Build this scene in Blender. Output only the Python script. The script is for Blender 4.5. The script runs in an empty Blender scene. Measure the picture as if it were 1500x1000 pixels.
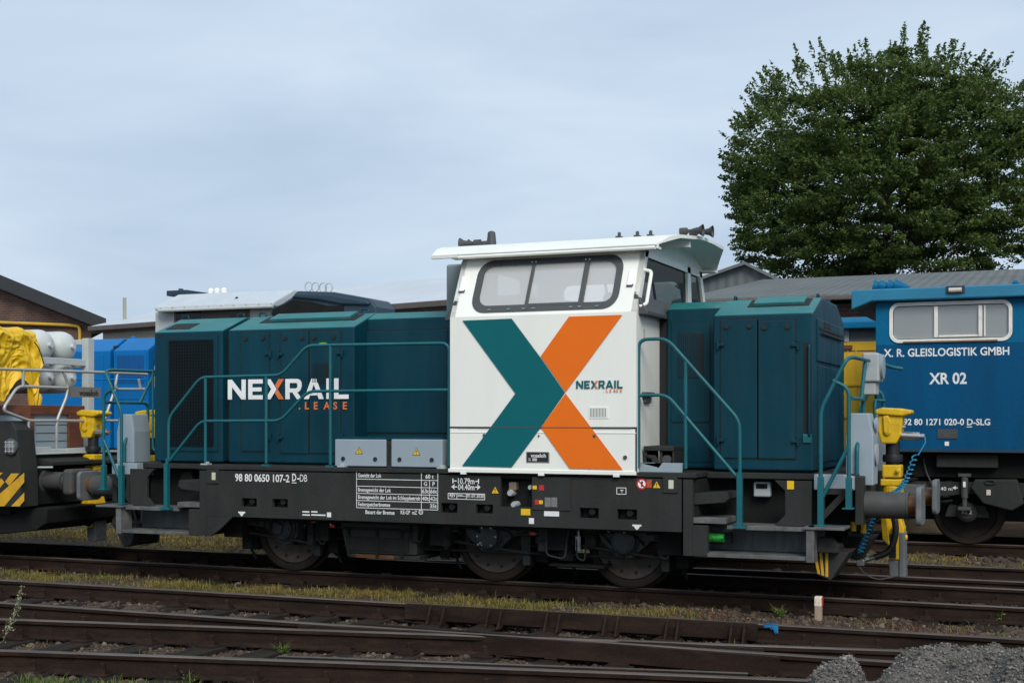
import bpy, bmesh, math, random
import numpy as np
from mathutils import Vector, Matrix
R = math.radians
random.seed(7)
RNG = np.random.default_rng(11)
scn = bpy.context.scene
COL = scn.collection

# ------------------------------------------------------------------ camera
CAM = Vector((6.7, -15.0, 1.9))
YAW = R(22.7)
FPX = 1939.0                        # focal length in pixels of the 1500 px wide photograph
cd = bpy.data.cameras.new('camera')
cd.sensor_width = 36.0
cd.lens = FPX / 1500 * 36
cd.shift_y = 112 / 1500
cd.clip_start = 0.1
cd.clip_end = 900
cam = bpy.data.objects.new('camera', cd)
cam.location = CAM
cam.rotation_euler = (R(90), 0, YAW)
COL.objects.link(cam)
scn.camera = cam

# ------------------------------------------------------------------ world, sun, exposure
scn.view_settings.view_transform = 'Standard'
scn.view_settings.look = 'None'
scn.view_settings.gamma = 1
scn.view_settings.exposure = 0.95
SUN_EL, SUN_AZ = R(40), R(146)      # azimuth clockwise from +Y: the sun stands behind the camera
w = bpy.data.worlds.new("World")
scn.world = w
w.use_nodes = True
nt = w.node_tree
nt.nodes.clear()
def N(t, kind, **kw):
    n = t.nodes.new(kind)
    for k, v in kw.items():
        setattr(n, k, v)
    return n
out = N(nt, 'ShaderNodeOutputWorld')
bg = N(nt, 'ShaderNodeBackground')
bg.inputs['Strength'].default_value = 0.083
sky = N(nt, 'ShaderNodeTexSky', sky_type='NISHITA', sun_disc=False, sun_elevation=SUN_EL, sun_rotation=SUN_AZ)
sky.air_density = 1.0; sky.dust_density = 2.0; sky.ozone_density = 1.5
tc = N(nt, 'ShaderNodeTexCoord')
mp = N(nt, 'ShaderNodeMapping')
mp.inputs['Scale'].default_value = (1.0, 1.0, 3.6)
mp.inputs['Rotation'].default_value = (0.08, 0.10, 0.4)
n1 = N(nt, 'ShaderNodeTexNoise'); n1.inputs['Scale'].default_value = 2.6; n1.inputs['Detail'].default_value = 5; n1.inputs['Roughness'].default_value = 0.5; n1.inputs['Distortion'].default_value = 0.25
cr = N(nt, 'ShaderNodeValToRGB')
cr.color_ramp.elements[0].position = 0.36; cr.color_ramp.elements[0].color = (3.05, 3.78, 4.75, 1)
cr.color_ramp.elements[1].position = 0.66; cr.color_ramp.elements[1].color = (4.10, 4.88, 5.70, 1)
n2 = N(nt, 'ShaderNodeTexNoise'); n2.inputs['Scale'].default_value = 1.1; n2.inputs['Detail'].default_value = 3
mr = N(nt, 'ShaderNodeMapRange'); mr.inputs['From Min'].default_value = 0.35; mr.inputs['From Max'].default_value = 0.7; mr.inputs['To Min'].default_value = 0.88; mr.inputs['To Max'].default_value = 0.98
mx = N(nt, 'ShaderNodeMixRGB')
L = nt.links.new
L(tc.outputs['Generated'], mp.inputs['Vector']); L(mp.outputs[0], n1.inputs['Vector']); L(tc.outputs['Generated'], n2.inputs['Vector'])
L(n1.outputs['Fac'], cr.inputs['Fac']); L(n2.outputs['Fac'], mr.inputs['Value']); L(mr.outputs[0], mx.inputs['Fac'])
L(sky.outputs[0], mx.inputs['Color1']); L(cr.outputs[0], mx.inputs['Color2']); L(mx.outputs[0], bg.inputs['Color']); L(bg.outputs[0], out.inputs['Surface'])
sd = bpy.data.lights.new('sun', 'SUN')
sd.energy = 1.4
sd.angle = R(28)
sd.color = (1.0, 0.945, 0.85)
sun = bpy.data.objects.new('sun', sd)
sun.location = (0, -20, 30)
sdir = Vector((math.sin(SUN_AZ) * math.cos(SUN_EL), math.cos(SUN_AZ) * math.cos(SUN_EL), math.sin(SUN_EL)))
sun.rotation_euler = (-sdir).to_track_quat('-Z', 'Y').to_euler()
COL.objects.link(sun)

# ------------------------------------------------------------------ survey: photograph pixel -> metres on a known plane
CY, SY = math.cos(YAW), math.sin(YAW)
def P(u, v, y):
    t = (u - 750) / FPX
    d = (y - CAM.y) / (t * SY + CY)
    return d * (t * CY - SY) + CAM.x, CAM.z - (v - 612) * d / FPX
def PX(u, v, x):
    t = (u - 750) / FPX
    d = (x - CAM.x) / (t * CY - SY)
    return d * (t * SY + CY) + CAM.y, CAM.z - (v - 612) * d / FPX
def PZ(u, v, z):
    t = (u - 750) / FPX
    d = (CAM.z - z) * FPX / (v - 612)
    return d * (t * CY - SY) + CAM.x, d * (t * SY + CY) + CAM.y
def pts(lst, y):
    return [P(u, v, y) for u, v in lst]

# ------------------------------------------------------------------ materials
def mat(name, rgb, rough=0.5, metal=0.0, var=0.12, dirt=0.0, dirt_rgb=(0.06, 0.05, 0.04), scale=3.0, stretch=(1, 1, 1), bump=0.0, bump_scale=40.0, spec=0.5, fine=0.0, coat=0.0, emit=None):
    m = bpy.data.materials.new(name); m.use_nodes = True
    t = m.node_tree; b = t.nodes['Principled BSDF']; l = t.links.new
    b.inputs['Roughness'].default_value = rough; b.inputs['Metallic'].default_value = metal
    b.inputs['Specular IOR Level'].default_value = spec
    b.inputs['Coat Weight'].default_value = coat; b.inputs['Coat Roughness'].default_value = 0.12
    c = N(t, 'ShaderNodeTexCoord'); mp = N(t, 'ShaderNodeMapping'); mp.inputs['Scale'].default_value = stretch
    l(c.outputs['Object'], mp.inputs['Vector'])
    n = N(t, 'ShaderNodeTexNoise'); n.inputs['Scale'].default_value = scale; n.inputs['Detail'].default_value = 6; n.inputs['Roughness'].default_value = 0.6
    l(mp.outputs[0], n.inputs['Vector'])
    r = N(t, 'ShaderNodeMapRange'); r.inputs['From Min'].default_value = 0.3; r.inputs['From Max'].default_value = 0.7; r.inputs['To Min'].default_value = 1 - var; r.inputs['To Max'].default_value = 1 + var
    l(n.outputs['Fac'], r.inputs['Value'])
    mul = N(t, 'ShaderNodeVectorMath', operation='SCALE'); mul.inputs[0].default_value = rgb
    l(r.outputs[0], mul.inputs['Scale'])
    col = mul.outputs[0]
    if fine:
        nf = N(t, 'ShaderNodeTexNoise'); nf.inputs['Scale'].default_value = scale * 14; nf.inputs['Detail'].default_value = 3
        l(c.outputs['Object'], nf.inputs['Vector'])
        rf = N(t, 'ShaderNodeMapRange'); rf.inputs['From Min'].default_value = 0.3; rf.inputs['From Max'].default_value = 0.7; rf.inputs['To Min'].default_value = 1 - fine; rf.inputs['To Max'].default_value = 1 + fine
        l(nf.outputs['Fac'], rf.inputs['Value'])
        m2 = N(t, 'ShaderNodeVectorMath', operation='SCALE'); l(col, m2.inputs[0]); l(rf.outputs[0], m2.inputs['Scale']); col = m2.outputs[0]
    if dirt:
        nd = N(t, 'ShaderNodeTexNoise'); nd.inputs['Scale'].default_value = scale * 1.7; nd.inputs['Detail'].default_value = 8; nd.inputs['Roughness'].default_value = 0.68
        l(mp.outputs[0], nd.inputs['Vector'])
        rd = N(t, 'ShaderNodeMapRange'); rd.inputs['From Min'].default_value = 0.48; rd.inputs['From Max'].default_value = 0.78; rd.inputs['To Min'].default_value = 0; rd.inputs['To Max'].default_value = dirt
        l(nd.outputs['Fac'], rd.inputs['Value'])
        md = N(t, 'ShaderNodeMixRGB'); l(rd.outputs[0], md.inputs['Fac']); l(col, md.inputs['Color1']); md.inputs['Color2'].default_value = (*dirt_rgb, 1); col = md.outputs[0]
        rr = N(t, 'ShaderNodeMapRange'); rr.inputs['From Min'].default_value = 0.3; rr.inputs['From Max'].default_value = 0.75; rr.inputs['To Min'].default_value = rough; rr.inputs['To Max'].default_value = min(1, rough + 0.25)
        l(nd.outputs['Fac'], rr.inputs['Value']); l(rr.outputs[0], b.inputs['Roughness'])
    l(col, b.inputs['Base Color'])
    if bump:
        nb = N(t, 'ShaderNodeTexNoise'); nb.inputs['Scale'].default_value = bump_scale; nb.inputs['Detail'].default_value = 4
        l(c.outputs['Object'], nb.inputs['Vector'])
        bp = N(t, 'ShaderNodeBump'); bp.inputs['Strength'].default_value = bump; bp.inputs['Distance'].default_value = 0.02
        l(nb.outputs['Fac'], bp.inputs['Height']); l(bp.outputs[0], b.inputs['Normal'])
    if emit:
        b.inputs['Emission Color'].default_value = (*emit[0], 1); b.inputs['Emission Strength'].default_value = emit[1]
    return m
M = {}
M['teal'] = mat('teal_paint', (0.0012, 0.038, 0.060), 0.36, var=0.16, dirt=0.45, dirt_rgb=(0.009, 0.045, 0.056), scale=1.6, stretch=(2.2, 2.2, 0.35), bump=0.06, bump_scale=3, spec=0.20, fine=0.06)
M['teal_skylit'] = mat('teal_skylit_paint', (0.016, 0.150, 0.160), 0.42, var=0.12, dirt=0.6, dirt_rgb=(0.11, 0.22, 0.215), scale=1.6, bump=0.03, bump_scale=6, spec=0.4)  # teal lightened in base and dust colour to imitate sky reflected on tops
M['rail_teal'] = mat('handrail_teal', (0.006, 0.105, 0.128), 0.36, var=0.1, dirt=0.25, dirt_rgb=(0.03, 0.09, 0.10), scale=5, spec=0.35)
M['gap'] = mat('gap_black', (0.006, 0.007, 0.008), 0.8, var=0.1)
M['rubber'] = mat('rubber_grey', (0.055, 0.062, 0.066), 0.6, var=0.08, scale=6)
M['frame'] = mat('frame_grey', (0.025, 0.0275, 0.0265), 0.62, var=0.20, spec=0.22, dirt=0.5, dirt_rgb=(0.046, 0.041, 0.033), fine=0.08, scale=2.2, stretch=(1.4, 1.4, 0.5), bump=0.05, bump_scale=30)
M['under'] = mat('underframe_dark', (0.008, 0.0095, 0.0095), 0.75, var=0.3, spec=0.25, dirt=0.5, dirt_rgb=(0.022, 0.019, 0.016), scale=4, bump=0.2)
M['step'] = mat('worn_step', (0.085, 0.09, 0.09), 0.6, var=0.35, dirt=0.7, dirt_rgb=(0.20, 0.20, 0.19), scale=5, bump=0.15)
M['stepwall'] = mat('scuffed_wall', (0.06, 0.072, 0.075), 0.5, var=0.2, dirt=0.6, dirt_rgb=(0.17, 0.19, 0.19), scale=3, stretch=(3, 3, 0.5))
M['white'] = mat('white_paint', (0.80, 0.815, 0.765), 0.38, var=0.03, dirt=0.10, dirt_rgb=(0.55, 0.56, 0.52), scale=1.5, stretch=(2, 2, 0.35), coat=0.2)
M['white_roof'] = mat('white_roof_paint', (0.77, 0.785, 0.735), 0.42, var=0.04, dirt=0.22, dirt_rgb=(0.45, 0.48, 0.42), scale=2.0)
M['decal_teal'] = mat('decal_teal', (0.0022, 0.112, 0.130), 0.5, var=0.03, spec=0.2)
M['decal_orange'] = mat('decal_orange', (0.76, 0.155, 0.010), 0.5, var=0.03, spec=0.2)
M['ink_white'] = mat('lettering_white', (0.70, 0.72, 0.72), 0.6, var=0.12, scale=9)
M['ink_bright'] = mat('lettering_bright_white', (0.85, 0.86, 0.87), 0.5, var=0.03)
M['ink_orange'] = mat('lettering_orange', (0.70, 0.17, 0.045), 0.5, var=0.05)
M['ink_black'] = mat('lettering_black', (0.012, 0.012, 0.013), 0.6)
M['box_grey'] = mat('light_grey_box', (0.27, 0.335, 0.385), 0.45, var=0.05, dirt=0.15, dirt_rgb=(0.2, 0.23, 0.24), scale=3)
M['box_pale'] = mat('pale_grey_box', (0.36, 0.40, 0.42), 0.45, var=0.05, dirt=0.2, dirt_rgb=(0.2, 0.2, 0.2), scale=3)
M['yellow'] = mat('coupler_yellow', (0.66, 0.42, 0.006), 0.42, var=0.10, dirt=0.45, dirt_rgb=(0.22, 0.14, 0.02), scale=6)
M['sign_yellow'] = mat('sign_yellow', (0.72, 0.46, 0.01), 0.5, var=0.05)
M['stripe_yellow'] = mat('stripe_yellow', (0.60, 0.33, 0.01), 0.5, var=0.15, dirt=0.4, dirt_rgb=(0.2, 0.1, 0.02))
M['sign_red'] = mat('sign_red', (0.50, 0.02, 0.02), 0.5)
M['steel'] = mat('bare_steel', (0.42, 0.42, 0.42), 0.32, 0.9, var=0.1)
M['buffer'] = mat('buffer_grey', (0.052, 0.054, 0.054), 0.55, var=0.2, dirt=0.5, dirt_rgb=(0.05, 0.04, 0.035), scale=5)
M['buffer_face'] = mat('buffer_plate_grey', (0.125, 0.138, 0.148), 0.55, var=0.2, dirt=0.6, dirt_rgb=(0.08, 0.07, 0.06), scale=6)
M['grease'] = mat('rusty_plunger', (0.14, 0.06, 0.025), 0.4, 0.4, var=0.4, scale=8)
M['wheel'] = mat('wheel_steel', (0.062, 0.049, 0.039), 0.6, 0.2, var=0.25, dirt=0.5, dirt_rgb=(0.06, 0.042, 0.03), scale=7)
M['tyre'] = mat('tyre_steel', (0.028, 0.021, 0.017), 0.55, 0.3, var=0.25, spec=0.3, dirt=0.5, dirt_rgb=(0.03, 0.02, 0.014), scale=7)
M['rail'] = mat('rail_rust', (0.0175, 0.0098, 0.0068), 0.75, 0.0, var=0.45, spec=0.2, dirt=0.85, dirt_rgb=(0.048, 0.027, 0.018), scale=4, stretch=(0.4, 1, 1.6), fine=0.25, bump=0.1, bump_scale=60)
M['rail_head'] = mat('rail_head_steel', (0.125, 0.108, 0.098), 0.42, 0.5, var=0.35, dirt=0.85, dirt_rgb=(0.05, 0.034, 0.028), scale=4, stretch=(0.15, 1, 1))
M['sleeper'] = mat('sleeper_timber', (0.020, 0.0165, 0.0135), 0.9, var=0.35, spec=0.15, dirt=0.5, dirt_rgb=(0.040, 0.033, 0.026), scale=5, stretch=(2.5, 0.35, 1), bump=0.4, bump_scale=30)
M['coil_blue'] = mat('air_hose_blue', (0.01, 0.22, 0.42), 0.4)
M['green_lamp'] = mat('green_lens', (0.008, 0.20, 0.02), 0.15, var=0.6, scale=30, coat=0.6)
M['black'] = mat('black_plastic', (0.014, 0.015, 0.016), 0.45, var=0.15)
M['hose'] = mat('rubber_hose', (0.010, 0.010, 0.011), 0.5, var=0.1)
M['cream'] = mat('cream_plastic', (0.55, 0.50, 0.42), 0.5)
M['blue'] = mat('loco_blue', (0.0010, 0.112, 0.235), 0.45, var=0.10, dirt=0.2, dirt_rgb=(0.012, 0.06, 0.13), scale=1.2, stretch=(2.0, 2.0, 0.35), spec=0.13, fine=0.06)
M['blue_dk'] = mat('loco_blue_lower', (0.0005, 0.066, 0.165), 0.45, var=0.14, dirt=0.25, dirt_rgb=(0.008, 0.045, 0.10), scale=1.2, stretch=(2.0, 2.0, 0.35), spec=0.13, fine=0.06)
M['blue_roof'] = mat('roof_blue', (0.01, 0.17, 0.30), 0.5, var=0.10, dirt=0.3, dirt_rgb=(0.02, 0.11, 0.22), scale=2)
M['blue_br'] = mat('bright_blue', (0.001, 0.135, 0.40), 0.4, var=0.10, scale=1.5, spec=0.2)
M['slate'] = mat('slate_blue', (0.022, 0.045, 0.07), 0.4, spec=0.35, var=0.10, scale=2)
M['yellow_body'] = mat('body_yellow', (0.66, 0.40, 0.01), 0.45, var=0.06, dirt=0.2, dirt_rgb=(0.3, 0.18, 0.02), scale=2)
M['tank'] = mat('tank_white', (0.50, 0.545, 0.545), 0.4, var=0.05, dirt=0.25, dirt_rgb=(0.38, 0.40, 0.37), scale=3)
M['rack'] = mat('rack_white', (0.45, 0.49, 0.49), 0.5, var=0.06, dirt=0.25, dirt_rgb=(0.25, 0.24, 0.21), scale=4)
M['bare_rail'] = mat('primer_grey_rail', (0.40, 0.40, 0.39), 0.4, 0.3, var=0.12)
M['wood'] = mat('red_brown_wood', (0.14, 0.045, 0.02), 0.6, var=0.25, scale=4, stretch=(1, 1, 4))
M['tarp'] = mat('yellow_tarpaulin', (0.72, 0.45, 0.008), 0.38, var=0.07, dirt=0.2, dirt_rgb=(0.4, 0.24, 0.01), scale=4, bump=0.25, bump_scale=11)
M['weed'] = None
def brick(name, c1, c2, mortar, sc=1.0, rot=(R(90), 0, 0)):
    m = bpy.data.materials.new(name); m.use_nodes = True
    t = m.node_tree; b = t.nodes['Principled BSDF']; l = t.links.new
    c = N(t, 'ShaderNodeTexCoord'); mp = N(t, 'ShaderNodeMapping'); mp.inputs['Rotation'].default_value = rot
    br = N(t, 'ShaderNodeTexBrick'); br.inputs['Color1'].default_value = (*c1, 1); br.inputs['Color2'].default_value = (*c2, 1); br.inputs['Mortar'].default_value = (*mortar, 1)
    br.inputs['Scale'].default_value = sc; br.inputs['Brick Width'].default_value = 0.25; br.inputs['Row Height'].default_value = 0.083; br.inputs['Mortar Size'].default_value = 0.010
    n = N(t, 'ShaderNodeTexNoise'); n.inputs['Scale'].default_value = 1.2; n.inputs['Detail'].default_value = 6
    r = N(t, 'ShaderNodeMapRange'); r.inputs['From Min'].default_value = 0.3; r.inputs['From Max'].default_value = 0.7; r.inputs['To Min'].default_value = 0.7; r.inputs['To Max'].default_value = 1.3
    v = N(t, 'ShaderNodeVectorMath', operation='SCALE')
    l(c.outputs['Object'], mp.inputs['Vector']); l(mp.outputs[0], br.inputs['Vector']); l(c.outputs['Object'], n.inputs['Vector']); l(n.outputs['Fac'], r.inputs['Value'])
    l(br.outputs['Color'], v.inputs[0]); l(r.outputs[0], v.inputs['Scale']); l(v.outputs[0], b.inputs['Base Color'])
    b.inputs['Roughness'].default_value = 0.85
    return m
M['brick'] = brick('red_brown_brick', (0.135, 0.060, 0.042), (0.095, 0.045, 0.035), (0.14, 0.115, 0.10))
M['fascia'] = mat('dark_fascia', (0.030, 0.033, 0.036), 0.6, var=0.15)
M['corrugated'] = mat('grey_sheet', (0.12, 0.135, 0.137), 0.6, var=0.15, dirt=0.4, dirt_rgb=(0.09, 0.095, 0.09), scale=0.8, stretch=(1, 1, 1))
M['beige'] = mat('beige_render', (0.34, 0.32, 0.27), 0.85, var=0.08, dirt=0.25, dirt_rgb=(0.17, 0.15, 0.13), scale=0.7, stretch=(1, 1, 0.5))
M['zinc'] = mat('pale_zinc_roof', (0.50, 0.54, 0.58), 0.45, var=0.06, scale=0.8)
M['gutter'] = mat('brown_gutter', (0.10, 0.085, 0.075), 0.6, var=0.15)
M['pipe_yellow'] = mat('yellow_pipe', (0.60, 0.38, 0.04), 0.5)

def glass(name, tint, milk, milk_rgb=(0.75, 0.77, 0.78), gloss=0.12):
    m = bpy.data.materials.new(name); m.use_nodes = True
    t = m.node_tree; t.nodes.clear(); l = t.links.new
    o = N(t, 'ShaderNodeOutputMaterial'); tr = N(t, 'ShaderNodeBsdfTransparent'); tr.inputs['Color'].default_value = (*tint, 1)
    df = N(t, 'ShaderNodeBsdfDiffuse'); df.inputs['Color'].default_value = (*milk_rgb, 1)
    gl = N(t, 'ShaderNodeBsdfGlossy'); gl.inputs['Roughness'].default_value = 0.03
    m1 = N(t, 'ShaderNodeMixShader'); m1.inputs['Fac'].default_value = milk
    m2 = N(t, 'ShaderNodeMixShader')
    fr = N(t, 'ShaderNodeLayerWeight'); fr.inputs['Blend'].default_value = 0.35
    rm = N(t, 'ShaderNodeMapRange'); rm.inputs['To Min'].default_value = gloss * 0.5; rm.inputs['To Max'].default_value = gloss * 5
    l(fr.outputs['Fresnel'], rm.inputs['Value']); l(rm.outputs[0], m2.inputs['Fac'])
    l(tr.outputs[0], m1.inputs[1]); l(df.outputs[0], m1.inputs[2]); l(m1.outputs[0], m2.inputs[1]); l(gl.outputs[0], m2.inputs[2]); l(m2.outputs[0], o.inputs['Surface'])
    return m
M['pane'] = glass('brightened_pane', (0.97, 0.98, 0.98), 0.46, (0.92, 0.93, 0.93))  # white film painted into the glass for the brightness of the cab interior
M['pane_far'] = glass('clean_pane', (0.97, 0.98, 0.98), 0.03)
M['pane_dark'] = glass('dark_pane', (0.28, 0.34, 0.33), 0.25, (0.045, 0.04, 0.036), 0.04)
M['pane_blue'] = glass('blue_loco_pane', (0.85, 0.9, 0.92), 0.42, (0.55, 0.60, 0.62), 0.12)
M['pane_clear'] = glass('lens_glass', (0.9, 0.9, 0.9), 0.3, (0.5, 0.5, 0.5), 0.2)

def foliage(name, cols, rough=0.55, trans=0.25):
    m = bpy.data.materials.new(name); m.use_nodes = True
    t = m.node_tree; b = t.nodes['Principled BSDF']; l = t.links.new
    g = N(t, 'ShaderNodeNewGeometry'); cr = N(t, 'ShaderNodeValToRGB')
    e = cr.color_ramp.elements
    for i, c in enumerate(cols):
        pos = i / (len(cols) - 1)
        el = e[i] if i < 2 else e.new(pos)
        el.position = pos
    for i, c in enumerate(cols):
        e[i].position = i / (len(cols) - 1)
        e[i].color = (*c, 1)
    l(g.outputs['Random Per Island'], cr.inputs['Fac']); l(cr.outputs[0], b.inputs['Base Color'])
    b.inputs['Roughness'].default_value = rough; b.inputs['Specular IOR Level'].default_value = 0.3
    if trans:
        o = t.nodes['Material Output']; ts = N(t, 'ShaderNodeBsdfTranslucent'); mxs = N(t, 'ShaderNodeMixShader'); mxs.inputs['Fac'].default_value = trans
        l(cr.outputs[0], ts.inputs['Color']); l(b.outputs[0], mxs.inputs[1]); l(ts.outputs[0], mxs.inputs[2]); l(mxs.outputs[0], o.inputs['Surface'])
    return m
M['leaf'] = foliage('tree_leaves', [(0.048, 0.092, 0.024), (0.074, 0.128, 0.030), (0.102, 0.158, 0.036), (0.145, 0.182, 0.054)], 0.6, 0.45)
M['dry'] = foliage('dry_grass_blades', [(0.26, 0.175, 0.048), (0.38, 0.26, 0.075), (0.23, 0.19, 0.046), (0.13, 0.15, 0.032), (0.14, 0.09, 0.034), (0.30, 0.23, 0.065)])
M['green'] = foliage('green_grass_blades', [(0.05, 0.10, 0.018), (0.09, 0.15, 0.03), (0.12, 0.16, 0.04), (0.15, 0.15, 0.045)])
M['redweed'] = foliage('red_sorrel_blades', [(0.13, 0.035, 0.025), (0.17, 0.06, 0.035), (0.12, 0.07, 0.03), (0.09, 0.05, 0.03)])
M['stone'] = foliage('ballast_grey', [(0.034, 0.024, 0.018), (0.068, 0.048, 0.036), (0.042, 0.030, 0.024), (0.080, 0.062, 0.048), (0.052, 0.035, 0.028), (0.16, 0.135, 0.11)], 0.85, 0)
M['chip'] = foliage('gravel_chips', [(0.090, 0.083, 0.074), (0.15, 0.14, 0.128), (0.060, 0.054, 0.048), (0.26, 0.25, 0.235), (0.11, 0.10, 0.09), (0.075, 0.068, 0.06)], 0.85, 0)
M['bark'] = mat('bark', (0.05, 0.042, 0.035), 0.85, var=0.3, bump=0.4, bump_scale=12)

# ------------------------------------------------------------------ mesh builder
def fillet(path, r, n=5, closed=False):
    path = [Vector(p) for p in path]
    outp = []
    for i, p in enumerate(path):
        if not closed and (i == 0 or i == len(path) - 1):
            outp.append(p); continue
        a = path[i - 1]; b = path[(i + 1) % len(path)]
        da = (a - p); db = (b - p)
        rr = min(r, da.length * 0.45, db.length * 0.45)
        s = p + da.normalized() * rr; e = p + db.normalized() * rr
        for k in range(n + 1):
            t = k / n
            outp.append((1 - t) ** 2 * s + 2 * t * (1 - t) * p + t * t * e)
    return outp

class MB:
    def __init__(self):
        self.v = []; self.f = []; self.m = []; self.mats = []; self.cur = 0
    def use(self, m):
        if m not in self.mats: self.mats.append(m)
        self.cur = self.mats.index(m); return self
    def add(self, vs, fs):
        o = len(self.v)
        self.v.extend([tuple(x) for x in vs]); self.f.extend([tuple(i + o for i in f) for f in fs]); self.m.extend([self.cur] * len(fs))
    def box(self, x0, x1, y0, y1, z0, z1):
        x0, x1 = min(x0, x1), max(x0, x1); y0, y1 = min(y0, y1), max(y0, y1); z0, z1 = min(z0, z1), max(z0, z1)
        self.add([(x0, y0, z0), (x1, y0, z0), (x1, y1, z0), (x0, y1, z0), (x0, y0, z1), (x1, y0, z1), (x1, y1, z1), (x0, y1, z1)],
                 [(3, 2, 1, 0), (4, 5, 6, 7), (0, 1, 5, 4), (1, 2, 6, 5), (2, 3, 7, 6), (3, 0, 4, 7)])
        return self
    def prism(self, poly, axis, a0, a1):
        # poly: 2D points; axis 'y': (x,z); 'x': (y,z); 'z': (x,y)
        n = len(poly)
        area = sum(poly[i][0] * poly[(i + 1) % n][1] - poly[(i + 1) % n][0] * poly[i][1] for i in range(n))
        if area < 0: poly = poly[::-1]
        def mk(p, a):
            return (p[0], a, p[1]) if axis == 'y' else (a, p[0], p[1]) if axis == 'x' else (p[0], p[1], a)
        lo, hi = min(a0, a1), max(a0, a1)
        if axis == 'y': lo, hi = hi, lo
        vs = [mk(p, lo) for p in poly] + [mk(p, hi) for p in poly]
        fs = [tuple(range(n))[::-1], tuple(range(n, 2 * n))] + [(i, (i + 1) % n, n + (i + 1) % n, n + i) for i in range(n)]
        self.add(vs, fs); return self
    def tube(self, path, r, seg=10, closed=False, r_end=None):
        path = [Vector(p) for p in path]
        n = len(path); vs = []; fs = []
        up = None
        for i, p in enumerate(path):
            if closed: d = path[(i + 1) % n] - path[i - 1]
            else: d = path[min(i + 1, n - 1)] - path[max(i - 1, 0)]
            d.normalize()
            if up is None:
                up = Vector((0, 0, 1)) if abs(d.z) < 0.9 else Vector((1, 0, 0))
            s = d.cross(up)
            if s.length < 1e-6: s = d.orthogonal()
            s.normalize(); up = s.cross(d).normalized()
            rr = r if r_end is None else r + (r_end - r) * i / max(1, n - 1)
            for k in range(seg):
                a = 2 * math.pi * k / seg
                vs.append(p + s * math.cos(a) * rr + up * math.sin(a) * rr)
        for i in range(n if closed else n - 1):
            j = (i + 1) % n
            for k in range(seg):
                k2 = (k + 1) % seg
                fs.append((i * seg + k, i * seg + k2, j * seg + k2, j * seg + k))
        if not closed:
            fs.append(tuple(range(seg))[::-1]); fs.append(tuple((n - 1) * seg + k for k in range(seg)))
        self.add(vs, fs); return self
    def lathe(self, prof, c, axis, seg=24, caps=True):
        # prof: (r, a) along axis; c: centre
        c = Vector(c); vs = []; fs = []
        ax = {'x': (Vector((1, 0, 0)), Vector((0, 1, 0)), Vector((0, 0, 1))), 'y': (Vector((0, 1, 0)), Vector((0, 0, 1)), Vector((1, 0, 0))), 'z': (Vector((0, 0, 1)), Vector((1, 0, 0)), Vector((0, 1, 0)))}
        d, e1, e2 = ax[axis] if isinstance(axis, str) else axis
        for r, a in prof:
            for k in range(seg):
                t = 2 * math.pi * k / seg
                vs.append(c + d * a + e1 * math.cos(t) * r + e2 * math.sin(t) * r)
        for i in range(len(prof) - 1):
            for k in range(seg):
                k2 = (k + 1) % seg
                fs.append((i * seg + k, i * seg + k2, (i + 1) * seg + k2, (i + 1) * seg + k))
        if caps:
            fs.append(tuple(range(seg))[::-1]); fs.append(tuple((len(prof) - 1) * seg + k for k in range(seg)))
        self.add(vs, fs); return self
    def cyl(self, p0, p1, r0, r1=None, seg=20):
        p0 = Vector(p0); p1 = Vector(p1); d = p1 - p0; h = d.length; d = d.normalized()
        e1 = d.orthogonal().normalized(); e2 = d.cross(e1)
        return self.lathe([(r0, 0), (r0 if r1 is None else r1, h)], p0, (d, e1, e2), seg)
    def poly(self, vs):
        self.add(vs, [tuple(range(len(vs)))]); return self
    def grid(self, fn, nu, nv):
        vs = [fn(i / nu, j / nv) for j in range(nv + 1) for i in range(nu + 1)]
        fs = [(j * (nu + 1) + i, j * (nu + 1) + i + 1, (j + 1) * (nu + 1) + i + 1, (j + 1) * (nu + 1) + i) for j in range(nv) for i in range(nu)]
        self.add(vs, fs); return self
    def ring(self, outer, inner):
        n = len(outer)
        self.add(list(outer) + list(inner), [(i, (i + 1) % n, n + (i + 1) % n, n + i) for i in range(n)]); return self
    def holed_plate(self, x0, x1, z0, z1, y0, y1, holes):
        xs = sorted({x0, x1, *[h[0] for h in holes], *[h[1] for h in holes]}); zs = sorted({z0, z1, *[h[2] for h in holes], *[h[3] for h in holes]})
        xs = [x for x in xs if x0 <= x <= x1]; zs = [z for z in zs if z0 <= z <= z1]
        def solid(i, j):
            if not (0 <= i < len(xs) - 1 and 0 <= j < len(zs) - 1): return False
            cx = (xs[i] + xs[i + 1]) / 2; cz = (zs[j] + zs[j + 1]) / 2
            return not any(h[0] < cx < h[1] and h[2] < cz < h[3] for h in holes)
        for i in range(len(xs) - 1):
            for j in range(len(zs) - 1):
                if not solid(i, j): continue
                a, b, c, d = xs[i], xs[i + 1], zs[j], zs[j + 1]
                self.poly([(a, y0, c), (b, y0, c), (b, y0, d), (a, y0, d)]); self.poly([(a, y1, d), (b, y1, d), (b, y1, c), (a, y1, c)])
                if not solid(i - 1, j): self.poly([(a, y0, c), (a, y0, d), (a, y1, d), (a, y1, c)])
                if not solid(i + 1, j): self.poly([(b, y0, d), (b, y0, c), (b, y1, c), (b, y1, d)])
                if not solid(i, j - 1): self.poly([(b, y0, c), (a, y0, c), (a, y1, c), (b, y1, c)])
                if not solid(i, j + 1): self.poly([(a, y0, d), (b, y0, d), (b, y1, d), (a, y1, d)])
        return self
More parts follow.
